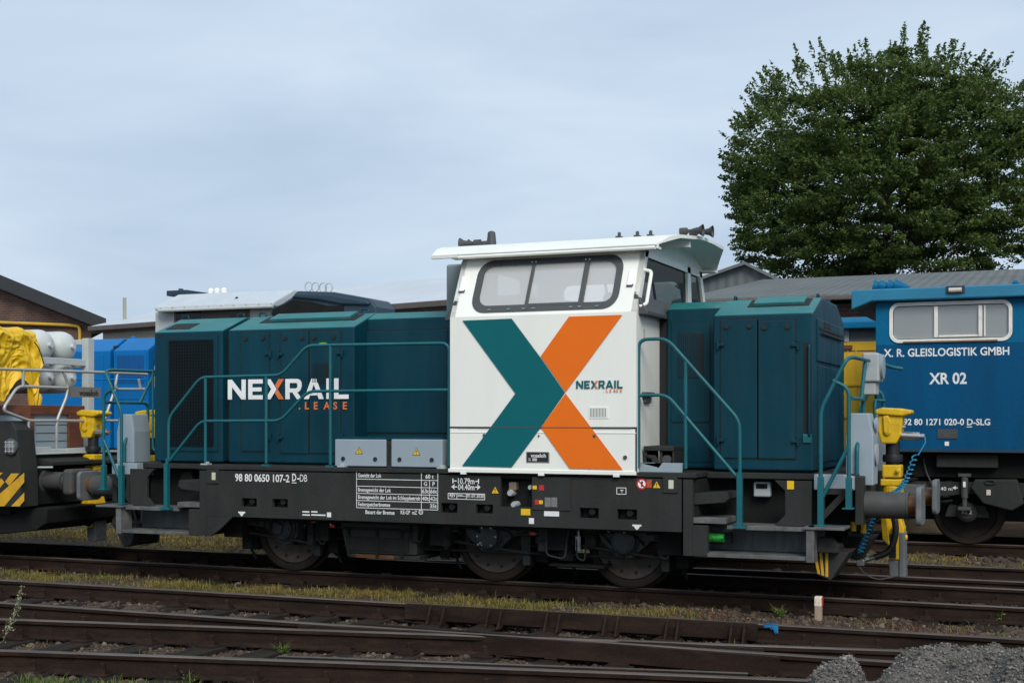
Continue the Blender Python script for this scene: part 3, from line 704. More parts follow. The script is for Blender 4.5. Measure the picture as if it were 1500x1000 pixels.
# ------------------------------------------------------------------ gravel heaps in front
def heap(u, v_base, wx, wy, h, label, seed, nst):
    d = 8.2
    t_ = (u - 750) / FPX; x = d * (t_ * CY - SY) + CAM.x; y = d * (t_ * SY + CY) + CAM.y
    rng = np.random.default_rng(seed)
    nu, nv = 150, 40
    A, Rr = np.meshgrid(np.linspace(0, 2 * np.pi, nu, endpoint=False), np.linspace(0, 1, nv))
    prof = np.clip(1 - Rr ** 3.8, 0, 1)
    lob = 1 + 0.22 * (vnoise(np.cos(A) * 1.6 + seed, np.sin(A) * 1.6 + 5, 1.0, 41) - 0.5) * 2
    X = x + np.cos(A) * Rr * wx * lob; Y = y + np.sin(A) * Rr * wy * lob
    Z = -0.22 + h * prof * (0.82 + 0.36 * vnoise(X, Y, 2.3, 42)) + 0.11 * (vnoise(X, Y, 7, 43) - 0.5) * (prof > 0) + 0.03 * (vnoise(X, Y, 24, 44) - 0.5)
    I = np.arange(nu * nv).reshape(nv, nu); F = np.stack([I[:-1, :], np.roll(I, -1, 1)[:-1, :], np.roll(I, -1, 1)[1:, :], I[1:, :]], -1).reshape(-1, 4)
    o = np_mesh('gravel_heap', np.stack([X, Y, Z], -1).reshape(-1, 3), F[:, ::-1], heap_m, smooth=True)
    k = rng.integers(0, nu * nv, nst); rr = np.sqrt(rng.random(nst)); aa = rng.uniform(0, 2 * np.pi, nst)
    ii = (rr * (nv - 1)).astype(int); jj = (aa / (2 * np.pi) * nu).astype(int) % nu
    pos = np.stack([X[ii, jj], Y[ii, jj], Z[ii, jj]], -1) + rng.normal(0, 0.008, (nst, 3))
    s = scatter_stones('gravel_stones', pos, rng.gamma(1.1, 0.0032, nst) + 0.0016, M['chip'], seed=seed)
    s.parent = o
    tag(o, label, 'gravel heap')
heap_m = mat('heap_gravel', (0.10, 0.094, 0.086), 0.95, var=0.25, scale=5, fine=0.5, bump=0.9, bump_scale=55)
heap(1222, 1000, 0.23, 0.5, 0.58, 'small grey gravel heap cut by the bottom edge', 51, 9000)
heap(1500, 1000, 1.08, 1.1, 0.60, 'large grey gravel heap in the lower right corner', 52, 42000)

# chips that have rolled off the heaps, and a low sand mound in front of the long shed
rng = np.random.default_rng(8); n = 900
px = rng.normal(5.6, 1.2, n); py = rng.normal(-6.9, 0.55, n)
scatter_stones('ballast_stones', np.stack([px, py, gz(px, py) + 0.004], -1), rng.gamma(2.0, 0.006, n) + 0.004, M['chip'], seed=61)
sx_, _ = P(1352, 757, 11.2); mb = MB()
mb.grid(lambda i, j: Vector((sx_ + math.cos(i * 6.2832) * j * 1.3, 11.2 + math.sin(i * 6.2832) * j * .9, -.24 + .42 * (1 - j ** 1.7) * (1 + .15 * math.sin(i * 19)))), 40, 10)
tag(mb.build('sand_mound', mat('sand', (.30, .20, .10), .95, var=.3, scale=4, bump=.5, bump_scale=14), org=(sx_, 11.2, -.2), smooth=True), 'low mound of yellow sand seen under the dark blue locomotive', 'sand mound')
# ------------------------------------------------------------------ buildings
# brick shed, gable end towards the tracks
ys = 20.0
sh = thing('brick_shed', 'red brown brick shed with dark sloping gable edge at far left', 'building', (-34, ys, -0.2))
xr, zr = P(160, 467, ys); xl, zl = P(0, 401, ys)
sl = (zl - zr) / (xl - xr); xap = xl - 9.0; zap = zl - sl * -9.0 if False else zl + sl * (xap - xl)
def shear(m_, y0):
    m_.v = [(p[0] - max(0, p[1] - y0) * 1.05, p[1], p[2]) for p in m_.v]    # the shed stands askew to the tracks
def zroof(x): return zr + sl * (x - xr)
mb = MB(); xw = P(136, 470, ys)[0]
mb.prism([(xw, -0.3), (xw, zroof(xw) - 0.35), (xap, zroof(xap) - 0.35), (2 * xap - xw, zroof(xw) - 0.35), (2 * xap - xw, -0.3)], 'y', ys + 0.3, ys + 22)
shear(mb, ys); mb.build('wall', M['brick'], sh)
mb = MB()
for s in (1, -1):
    f_ = lambda x: xap + s * (x - xap)
    mb.prism([(f_(xr), zroof(xr)), (f_(xap), zroof(xap)), (f_(xap), zroof(xap) - 0.62), (f_(xr), zroof(xr) - 0.40)], 'y', ys - 0.15, ys + 23)
shear(mb, ys); mb.build('roof', M['fascia'], sh)
mb = MB(); q = [Vector((P(u, v, ys + 0.2)[0], ys + 0.2, P(u, v, ys + 0.2)[1])) for u, v in ((-60, 470), (100, 476), (117, 478), (117, 560))]
mb.tube(fillet(q, 0.15, 4), 0.055, 8); mb.build('gas_pipe', M['pipe_yellow'], sh, smooth=True)
# low beige building with pale roof
lo = thing('low_shed', 'long low beige shed with pale roof and brown gutter behind the blue locomotive', 'building', (-14, 18, -0.2))
Az = 4.75
def at_z(u, v, z): return PZ(u, v, z)
A = Vector((*at_z(128, 478, Az), Az)); B = Vector((*at_z(665, 438, Az), Az))
dv = (B - A).normalized(); nv_ = Vector((-dv.y, dv.x, 0)); A2 = A; B2 = A + dv * (B - A).length * 1.12
def lowpt(s, n_, z): p_ = A + dv * s + nv_ * n_; return Vector((p_.x, p_.y, z))
Ln = (B2 - A2).length
def obl(mb, s0, s1, n0, n1, z0, z1):
    c8 = [lowpt(s, n_, z) for z in (z0, z1) for (s, n_) in ((s0, n0), (s1, n0), (s1, n1), (s0, n1))]
    mb.add(c8, [(3, 2, 1, 0), (4, 5, 6, 7), (0, 1, 5, 4), (1, 2, 6, 5), (2, 3, 7, 6), (3, 0, 4, 7)])
mb = MB(); obl(mb, 0.35, Ln - .2, 0.32, 9.7, -0.3, Az - 0.11); mb.build('wall', M['beige'], lo)
mb = MB(); obl(mb, 0, Ln, 0.0, 0.14, Az - 0.15, Az); mb.build('gutter', M['gutter'], lo, bevel=0.02)
mb = MB(); obl(mb, 0, Ln, 0.16, 0.34, Az - 0.2, Az - 0.13); mb.build('eave_board', M['gutter'], lo)
mb = MB(); mb.add([lowpt(0, 0.1, Az + .01), lowpt(Ln, 0.1, Az + .01), lowpt(Ln, 5, Az + 1.25), lowpt(0, 5, Az + 1.25), lowpt(0, 10, Az + .01), lowpt(Ln, 10, Az + .01)], [(0, 1, 2, 3), (3, 2, 5, 4), (0, 3, 4), (1, 5, 2)]); mb.build('roof', M['zinc'], lo)
for s in (3.9,):
    mb = MB(); obl(mb, s, s + 0.22, 0.16, 0.42, Az - 0.75, Az - 0.2); mb.build('downpipe', M['beige'], lo, bevel=0.05)
mpx, mpz = P(182.5, 455, 19.0)
mb = MB(); mb.tube([(mpx, 19.0, 4.7), (mpx, 19.0, P(182.5, 436, 19.0)[1])], 0.055, 8); mb.build('vent_pipe', M['beige'], lo)
# long brick shed with grey sheet roof on the right
yw = 13.0
ls = thing('long_brick_shed', 'long brick shed with low grey sheet roof under the big tree', 'building', (4, yw, -0.2))
xe0, ze = P(985, 441, yw); _, ze1 = P(1290, 427.5, yw); ze = (ze + ze1) / 2; yr = 20.0; _, zrg = P(1300, 402, yr); xr0, _ = P(1118, 405, yr)
mb = MB(); mb.box(xe0 + 0.4, 40, yw + 0.5, yw + 12, -0.3, ze - 0.16); mb.build('wall', M['brick'], ls)
mb = MB(); mb.add([(xe0, yw, ze), (40, yw, ze), (40, yr, zrg), (xr0, yr, zrg), (40, yr + 7, ze), (xe0, yr + 7, ze)], [(0, 1, 2, 3), (3, 2, 4, 5), (0, 3, 5)])
mb.add([(xe0, yw, ze - .09), (40, yw, ze - .09), (40, yw, ze - .002), (xe0, yw, ze - .002), (xe0, yw + .9, ze - .09), (40, yw + .9, ze - .09)], [(0, 1, 2, 3), (0, 4, 5, 1)])
def corr(name, rgb, period, ax=0):
    m = mat(name, rgb, 0.6, var=0.14, dirt=0.4, dirt_rgb=(rgb[0] * .6, rgb[1] * .6, rgb[2] * .55), scale=0.7, stretch=(1, 0.4, 1))
    t = m.node_tree; b = t.nodes['Principled BSDF']; wv = N(t, 'ShaderNodeTexWave', wave_type='BANDS', bands_direction='X'); wv.inputs['Scale'].default_value = period
    c = N(t, 'ShaderNodeTexCoord'); bp = N(t, 'ShaderNodeBump'); bp.inputs['Strength'].default_value = 0.6; bp.inputs['Distance'].default_value = 0.05
    t.links.new(c.outputs['Object'], wv.inputs['Vector']); t.links.new(wv.outputs['Fac'], bp.inputs['Height']); t.links.new(bp.outputs[0], b.inputs['Normal'])
    return m
mb.build('roof', corr('corrugated_roof', (0.105, 0.12, 0.12), 1.4), ls)
mb = MB(); mb.box(xe0, 40, yw - 0.10, yw - 0.001, ze - 0.12, ze - 0.02); mb.build('gutter', M['gutter'], ls, bevel=0.02)
mb = MB(); xd, _ = P(1273, 450, yw + .4); mb.tube([(xd, yw + .4, ze - .1), (xd, yw + .4, 0)], 0.07, 8); mb.build('downpipe', M['beige'], ls)
# grey gable behind
yg = 27.0
gg = thing('gabled_hall', 'grey sheeted gable end rising between the white cab and the tree', 'building', (0, yg, -0.2))
ga = P(1093, 389, yg); gr_ = P(1140, 413, yg); gl = (2 * ga[0] - gr_[0] - 1.0, gr_[1])
mb = MB(); mb.prism([(gl[0] - .8, -0.3), (gl[0] - .8, gl[1] - .12), (gl[0], gl[1]), ga, gr_, (gr_[0], -0.3)], 'y', yg, yg + 15); mb.build('wall', corr('gable_sheet', (0.10, 0.115, 0.12), 1.0), gg)
mb = MB()
mb.prism([(ga[0], ga[1] + .01), (gr_[0] + .3, gr_[1] - 0.14), (gr_[0] + .3, gr_[1] - 0.04), (ga[0], ga[1] + .11)], 'y', yg - 0.25, yg + 15.2)
mb.prism([(ga[0], ga[1] + .01), (gl[0] - .3, gl[1] - 0.12), (gl[0] - .3, gl[1] - 0.02), (ga[0], ga[1] + .11)], 'y', yg - 0.25, yg + 15.2)
mb.build('roof', M['corrugated'], gg)

# ------------------------------------------------------------------ the big tree
tD = 50.0
def tpt(u, v, d=tD):
    t_ = (u - 750) / FPX
    return Vector((d * (t_ * CY - SY) + CAM.x, d * (t_ * SY + CY) + CAM.y, CAM.z - (v - 612) * d / FPX))
tc_ = tpt(1300, 277)
tr = thing('broad_tree', 'large dense broadleaved tree with rounded green crown at upper right', 'tree', (tc_.x, tc_.y, -0.2))
rng = np.random.default_rng(77)
ncl = 780
dirs = rng.normal(0, 1, (ncl, 3)); dirs /= np.linalg.norm(dirs, axis=1)[:, None]
rad = rng.uniform(0.15, 1.0, ncl) ** 0.45
# rounded-box crown with lobes
sup = (np.abs(dirs) ** 2.15).sum(1) ** (-1 / 2.15)
lob = 0.86 + 0.22 * vnoise(dirs[:, 0] * 2.2 + 9, dirs[:, 2] * 2.2 + dirs[:, 1] * 1.5 + 9, 1.5, 61)
cc = dirs * (rad * sup * lob)[:, None] * np.array([5.9, 5.5, 5.1]) + np.array(tc_)
nl = 250
Pc = np.repeat(cc, nl, 0)
crad = np.repeat(rng.uniform(0.40, 0.95, ncl), nl)
off = rng.normal(0, 1, (ncl * nl, 3)); off /= np.linalg.norm(off, axis=1)[:, None]
off *= (rng.random(ncl * nl) ** 0.5)[:, None] * crad[:, None]
off[:, 2] *= 0.30
outd = np.repeat(dirs, nl, 0)
off[:, 2] -= 0.10 * (off[:, 0] ** 2 + off[:, 1] ** 2)
LP = Pc + off
# sprigs that stick out of the outline
nsp = 950
d2 = rng.normal(0, 1, (nsp, 3)); d2[:, 2] = np.abs(d2[:, 2]) * 0.9 - 0.55; d2 /= np.linalg.norm(d2, axis=1)[:, None]
sup2 = (np.abs(d2) ** 2.15).sum(1) ** (-1 / 2.15)
lob2 = 0.86 + 0.22 * vnoise(d2[:, 0] * 2.2 + 9, d2[:, 2] * 2.2 + d2[:, 1] * 1.5 + 9, 1.5, 61)
b0 = d2 * (sup2 * lob2)[:, None] * np.array([5.65, 5.4, 4.9]) + np.array(tc_)
ln_ = rng.uniform(0.3, 1.0, nsp); k = rng.random((nsp, 60))
SPp = b0[:, None, :] + d2[:, None, :] * (k * ln_[:, None])[..., None] + rng.normal(0, 1, (nsp, 60, 3)) * (0.105 * (1.15 - k))[..., None] + np.array([0, 0, 0.25]) * (k ** 2 * ln_[:, None])[..., None]
LP = np.concatenate([LP, SPp.reshape(-1, 3)]); n = len(LP)
nrm = rng.normal(0, 1, (n, 3)) + np.array([0, -0.15, 1.1]); nrm /= np.linalg.norm(nrm, axis=1)[:, None]
e1 = np.cross(nrm, rng.normal(0, 1, (n, 3))); e1 /= np.linalg.norm(e1, axis=1)[:, None]; e2 = np.cross(nrm, e1)
ls_ = rng.uniform(0.05, 0.092, n)[:, None]
V = np.stack([LP - e1 * ls_, LP + e2 * ls_ * .55, LP + e1 * ls_, LP - e2 * ls_ * .55], 1).reshape(-1, 3) - np.array(ORG[tr.name])
o = np_mesh('crown', V, np.arange(n * 4).reshape(-1, 4), M['leaf']); o.parent = tr
mb = MB(); base = Vector((tc_.x, tc_.y, -0.2))
mb.tube(fillet([base, base + Vector((0.1, 0, 3)), base + Vector((-0.1, 0.1, 7)), tc_ + Vector((0, 0, 3.2))], 2, 4), 0.45, 12, r_end=0.08)
for k in range(34):
    a = k * 2.4; z0 = 3.2 + (k % 17) * 0.55; s0 = Vector((base.x, base.y, z0)); d_ = Vector((math.cos(a), math.sin(a), 0.5 + 0.03 * k)).normalized()
    mb.tube([s0, s0 + d_ * 2.0 + Vector((0, 0, -.1)), s0 + d_ * (4.4 - 0.02 * k)], 0.14 - 0.002 * k, 7, r_end=0.025)
mb.build('trunk', M['bark'], tr, smooth=True)

# ================================================================== the shunting locomotive
lk = thing('shunting_locomotive', 'teal shunting locomotive with tall white cab carrying a big teal and orange X', 'locomotive', (0, 0, 0))
YF, YC, YB, YN = -1.5, -1.54, -1.05, -0.72      # frame side, cab side, bonnet side, bonnet neck side
def X_(u, y, v=650): return P(u, v, y)[0]
def Z_(u, v, y): return P(u, v, y)[1]
DZ0, DZ1 = 1.26, 1.325
# ---- frame
FX0, FX1 = -3.02, 2.98
holes = []
for a, b_, v0, v1 in ((354, 376, 729, 742), (399, 421.5, 730, 743), (646, 670, 736, 751), (697, 722, 738, 752), (849, 877, 743, 759), (904, 933, 745, 761)):
    xa, z1 = P(a, v0, YF); xb, z0 = P(b_, v1, YF); holes.append((xa, xb, z0, z1))
eq0, eqz1 = P(733, 697, YF); eq1, eqz0 = P(779, 743, YF)
eh = (eq0, eq1, eqz0, eqz1)
fr_ = MB()
ZB = 0.705
fr_.holed_plate(FX0, FX1, ZB, DZ0, YF, YF + 0.05, holes + [eh])
fr_.holed_plate(FX0, FX1, ZB, DZ0, -YF - 0.05, -YF, [])
fr_.box(FX0, FX1, YF + 0.051, -YF - 0.051, DZ0 - 0.03, DZ0 - 0.001)
# vertical legs at the ends of the middle frame
for s in (-1, 1):
    for y0, y1 in ((YF - .002, YF + .16), (-YF - .16, -YF + .002)):
        fr_.box(s * 3.0, s * 3.10, y0, y1, 0.46, DZ0 - .002)
        if s < 0: fr_.prism([(s * 3.0, ZB - .001), (s * 2.62, ZB - .001), (s * 2.80, 0.55), (s * 2.94, 0.46), (s * 3.0, 0.46)], 'y', y0 + .004, y0 + 0.05)
frame = fr_.build('frame', M['frame'], lk, bevel=0.006)
mb = MB(); mb.box(-4.74, 4.74, -0.62, 0.62, 0.72, 1.20); mb.box(FX0 + .05, FX1 - .05, -1.36, 1.36, 0.80, 1.20)
mb.box(-3.0, 3.0, -0.58, 0.58, 0.42, 0.75)
mb.build('inner_frame', M['under'], lk)
for (a, b_, z0, z1) in holes:
    mb = MB(); xc = a + (b_ - a) * 0.62; mb.cyl((xc, YF + .13, (z0 + z1) / 2 + .01), (xc, YF + .02, (z0 + z1) / 2 + .01), 0.036, seg=12); mb.box(a, b_, YF + .1, YF + .139, z0, z1)
    mb.build('lifting_pocket', M['under'], frame)
# deck
mb = MB(); mb.box(-3.12, 3.14, -1.51, 1.51, DZ0 + .012, DZ1); 
for s in (-1, 1): mb.box(s * 3.14, s * 4.72, -1.06, 1.06, DZ0 - .004, DZ1 - .004)
mb.build('walkway_deck', M['frame'], lk, bevel=0.008)
mb = MB()
for (u, v) in ((302, 676), (502, 679), (648, 686)):
    x, z = P(u, v, -1.45); mb.box(x - .05, x + .05, -1.50, -1.40, DZ1, DZ1 + .018); mb.box(x - .02, x + .03, -1.47, -1.42, DZ1 + .018, DZ1 + .04)
mb.build('deck_fitting', M['box_pale'], lk, bevel=.004)
# sockets recess
sb = MB(); sb.use(M['under']).box(eq0, eq1, YF + .18, YF + .2, eqz0, eqz1); sb.box(eq0, eq1, YF + .051, YF + .18, eqz0 - .02, eqz0)
socket_panel = sb.build('socket_recess', M['under'], frame)
def sock(u, v, r, d, m, name='socket'):
    x, z = P(u, v, YF); q = MB(); q.lathe([(r * .9, 0), (r, -.04), (r, -d * .8), (r * .75, -d)], (x, YF + .18, z), 'y', 16); return q.build(name, m, frame, smooth=True)
sock(745, 722, .040, .15, M['box_pale']); sock(751, 739, .036, .17, M['box_pale']); sock(774, 714, .03, .14, M['box_pale'])
x, z = P(748, 713, YF); mb = MB(); mb.box(x - .05, x + .04, YF + .06, YF + .18, z - .04, z + .05); mb.build('socket_cover', mat('socket_beige', (.20, .14, .11), .5), frame, bevel=.01)
xa, z1 = P(780, 698, YF); xb, z0 = P(836, 748, YF)
mb = MB(); mb.box(xa, xb, YF - .012, YF - .003, z0, z1); mb.build('inspection_cover', M['frame'], frame, bevel=.004)
# axle and underside gear
WR = 0.5
AX = [P(432, 833, -0.75)[0], P(727, 849, -0.75)[0], P(924, 859, -0.75)[0]]
AX = [-2.2, AX[1] + 0.02, 2.2]
for ai, ax in enumerate(AX):
    for s in (-1, 1):
        y = s * 0.75
        q = MB(); q.lathe([(WR + .03, s * -.075), (WR + .03, s * -.045), (WR, s * -.035), (WR - .004, s * .065), (WR - .012, s * .07), (WR - .085, s * .07), (WR - .09, s * .045), (.36, s * .02)], (ax, y, WR), 'y', 64, caps=False)
        wl = q.build('wheel', M['tyre'], lk, smooth=True)
        q = MB(); q.lathe([(WR - .09, s * .04), (.40, s * .058), (.385, s * .056), (.30, s * .036), (.19, s * .012), (.16, s * .05), (.13, s * .08), (.001, s * .085)], (ax, y, WR), 'y', 48, caps=False)
        q.mats = [M['wheel']]; q.use(M['gap'])
        for k in range(12):
            a = k * math.pi / 6 + .2
            q.cyl((ax + math.cos(a) * .335, y + s * .02, WR + math.sin(a) * .335), (ax + math.cos(a) * .335, y + s * .052, WR + math.sin(a) * .335), .020, seg=10)
        q.build('wheel_disc', None, wl, smooth=True)
        # axle box with swing arm
        q = MB(); yo = s * 0.98
        q.lathe([(.0, 0), (.165, 0), (.165, s * .16), (.14, s * .18), (.14, s * .215), (.10, s * .225), (.0, s * .225)], (ax, s * .86, WR + .04), 'y', 28, caps=False)
        q.prism([(ax - .32, .62), (ax + .32, .62), (ax + .27, .52), (ax + .08, .35), (ax - .08, .35), (ax - .27, .52)], 'y', s * .88, s * 1.0)
        sg = 1 if ax < 0 else -1
        q.prism([(ax, .52), (ax - sg * .95, .60), (ax - sg * .95, .70), (ax, .70)], 'y', s * .90, s * 1.02)
        ab = q.build('axle_box', mat('axle_box_grey', (.028, .035, .038), .5, var=.2, dirt=.4, dirt_rgb=(.02, .018, .016), scale=6) if (ai == 0 and s == -1) else bpy.data.materials['axle_box_grey'], lk, bevel=.01)
        q = MB()
        for k in range(6):
            a = k * math.pi / 3; q.cyl((ax + math.cos(a) * .115, s * 1.074, WR + .04 + math.sin(a) * .115), (ax + math.cos(a) * .115, s * 1.09, WR + .04 + math.sin(a) * .115), .012, seg=6)
        q.build('bolt_ring', M['steel'] if ai == 1 else M['frame'], ab)
    q = MB(); q.cyl((ax, -.72, WR), (ax, .72, WR), .09); q.build('axle', M['under'], lk)
# coil springs, dampers, brake units
def spring(x, y, z0, z1, r, wr, turns, parent, m, name='coil_spring'):
    q = MB(); n = turns * 14; q.tube([(x + math.cos(i / 14 * 2 * math.pi) * r, y + math.sin(i / 14 * 2 * math.pi) * r, z0 + (z1 - z0) * i / n) for i in range(n + 1)], wr, 6); return q.build(name, m, parent, smooth=True)
for ax in AX:
    for dx in (-.33, .33):
        spring(ax + dx, -.98, .60, .80, .075, .014, 4, lk, M['under'])
for x, z0, z1 in ((P(482, 790, -1.05)[0], .42, .72), (P(848, 795, -1.05)[0], .42, .74), (P(652, 785, -1.05)[0], .55, .74)):
    q = MB(); q.cyl((x, -1.08, z0), (x, -1.08, z1), .022, seg=10); q.cyl((x, -1.08, z0), (x, -1.08, z0 + (z1 - z0) * .5), .032, seg=12); q.build('damper', M['box_pale'] if z0 < .5 else M['under'], lk, smooth=True)
for ax, s in ((AX[0], -1), (AX[1], -1), (AX[2], 1), (AX[0], 1), (AX[1], 1)):
    x = ax + s * .62; mb = MB()
    mb.prism([(x - .07, .25), (x + .07, .25), (x + .09, .7), (x - .09, .7)], 'y', -.90, -.66); mb.prism([(x - s * .05, .24), (x - s * .11, .24), (x - s * .075, .66), (x - s * .0, .66)], 'y', -.83, -.67)
    mb.build('brake_block', M['under'], lk, bevel=.01)
mb = MB()
for z, y, x0, x1 in ((.36, -1.02, -1.35, AX[2]), (.44, -.95, -2.6, 2.7), (.68, -1.3, -2.4, 2.6)):
    mb.tube([(x0, y, z), (x1, y, z)], .016, 8)
for k in range(14):
    x = -2.4 + k * .38; mb.tube(fillet([(x, -1.25, .74), (x + .02, -1.2, .66), (x + .2, -1.12, .62), (x + .26, -1.0, .5)], .05, 3), .012, 6)
mb.build('brake_pipe', M['under'], lk, smooth=True)
# fuel tank between the left axles
xa = X_(497, -1.2, 760); xb = X_(610, -1.2, 760)
mb = MB(); mb.prism([(xa, .72), (xb, .72), (xb + .02, .62), (xb, .30), (xa + .10, .30), (xa + .03, .58)], 'y', -1.2, 1.2); mb.box(xa + .10, xb + .03, -1.18, 1.18, .24, .295)
ft = mb.build('fuel_tank', M['frame'], lk, bevel=.012)
mb = MB(); mb.tube([(xa + .02, -1.26, .60), (xb - .03, -1.26, .60)], .014, 6); mb.box(xa + .1, xb - .1, -1.215, -1.201, .33, .5)
for x in (xa + .12, xa + .5, xb - .2): mb.box(x, x + .03, -1.22, -1.2, .26, .6)
mb.build('tank_strap', M['under'], ft)
mb = MB(); mb.box(xa + .22, xb - .30, -1.19, -1.18, .245, .285); mb.build('rusty_sump', M['grease'], ft)
mb = MB(); xq = P(845, 830, -1.0)[0]; mb.cyl((xq - .12, -.98, .30), (xq - .12, -.98, .47), .10, seg=18); mb.box(xq - .3, xq + .35, -1.1, -.7, .235, .262); mb.build('sanding_tray', M['under'], lk, bevel=.006)
for x in (-2.86, -1.62, .0, 1.45, 2.75):
    mb = MB(); mb.box(x - .13, x + .13, -1.15, -.8, .42, .72); mb.tube([(x, -.9, .45), (x + .1, -.78, .12)], .018, 8); mb.build('sand_box', M['under'], lk, bevel=.03)

# brake rigging, brackets, hoses and grease points between the wheels
rg = random.Random(5)
for x0, x1 in ((-2.62, -1.55), (-.35, .05), (1.0, 1.45), (1.55, 1.75), (2.62, 2.95)):
    mb = MB(); x = x0
    while x < x1:
        wd = rg.uniform(.04, .14); z1 = rg.uniform(.62, .74); z0 = rg.uniform(.34, .55); y = rg.uniform(-1.22, -.95)
        k = rg.random()
        if k < .4: mb.box(x, x + wd, y, y + .12, z0, z1); mb.cyl((x + wd / 2, y, (z0 + z1) / 2), (x + wd / 2, y - .03, (z0 + z1) / 2), .018, seg=8)
        elif k < .7: mb.cyl((x + wd / 2, y, z0), (x + wd / 2, y, z1), wd * .42, seg=14); mb.cyl((x + wd / 2, y, z0 - .03), (x + wd / 2, y, z0), wd * .25, seg=10)
        else: mb.tube(fillet([(x, y, .74), (x, y - .03, z0), (x + wd * 2, y - .02, z0 - .04), (x + wd * 2.2, y + .05, .7)], .06, 4), .012, 7)
        x += wd + rg.uniform(.02, .07)
    mb.build('brake_rigging', M['under'] if x0 < 1 else M['frame'], lk, bevel=.005)
for ax in AX:
    for dx in (-.22, .22): spring(ax + dx * 1.9, -1.03, .56, .76, .06, .012, 5, lk, M['frame'])
    mb = MB(); mb.tube([(ax - .5, -1.02, .47), (ax + .5, -1.02, .36)], .018, 8); mb.prism([(ax + .38, .62), (ax + .52, .62), (ax + .50, .22), (ax + .42, .22)], 'y', -1.0, -.92); mb.build('brake_lever', M['frame'], lk, bevel=.005)
# small bright bolts and red cocks
mb = MB()
for u, v in ((397, 760), (416, 760), (707, 770), (891, 778), (914, 779), (700, 797), (703, 795), (484, 768)):
    x, z = P(u, v, -1.28); mb.cyl((x, -1.22, z), (x, -1.28, z), .011, seg=8)
mb.build('bright_bolt', M['steel'], lk)
for u, v in ((459, 763), (487, 770), (781, 781)):
    mb = MB(); x, z = P(u, v, -1.28); mb.box(x - .03, x + .03, -1.29, -1.26, z - .015, z + .012)
    mb.build('red_cock', M['sign_red'], lk)

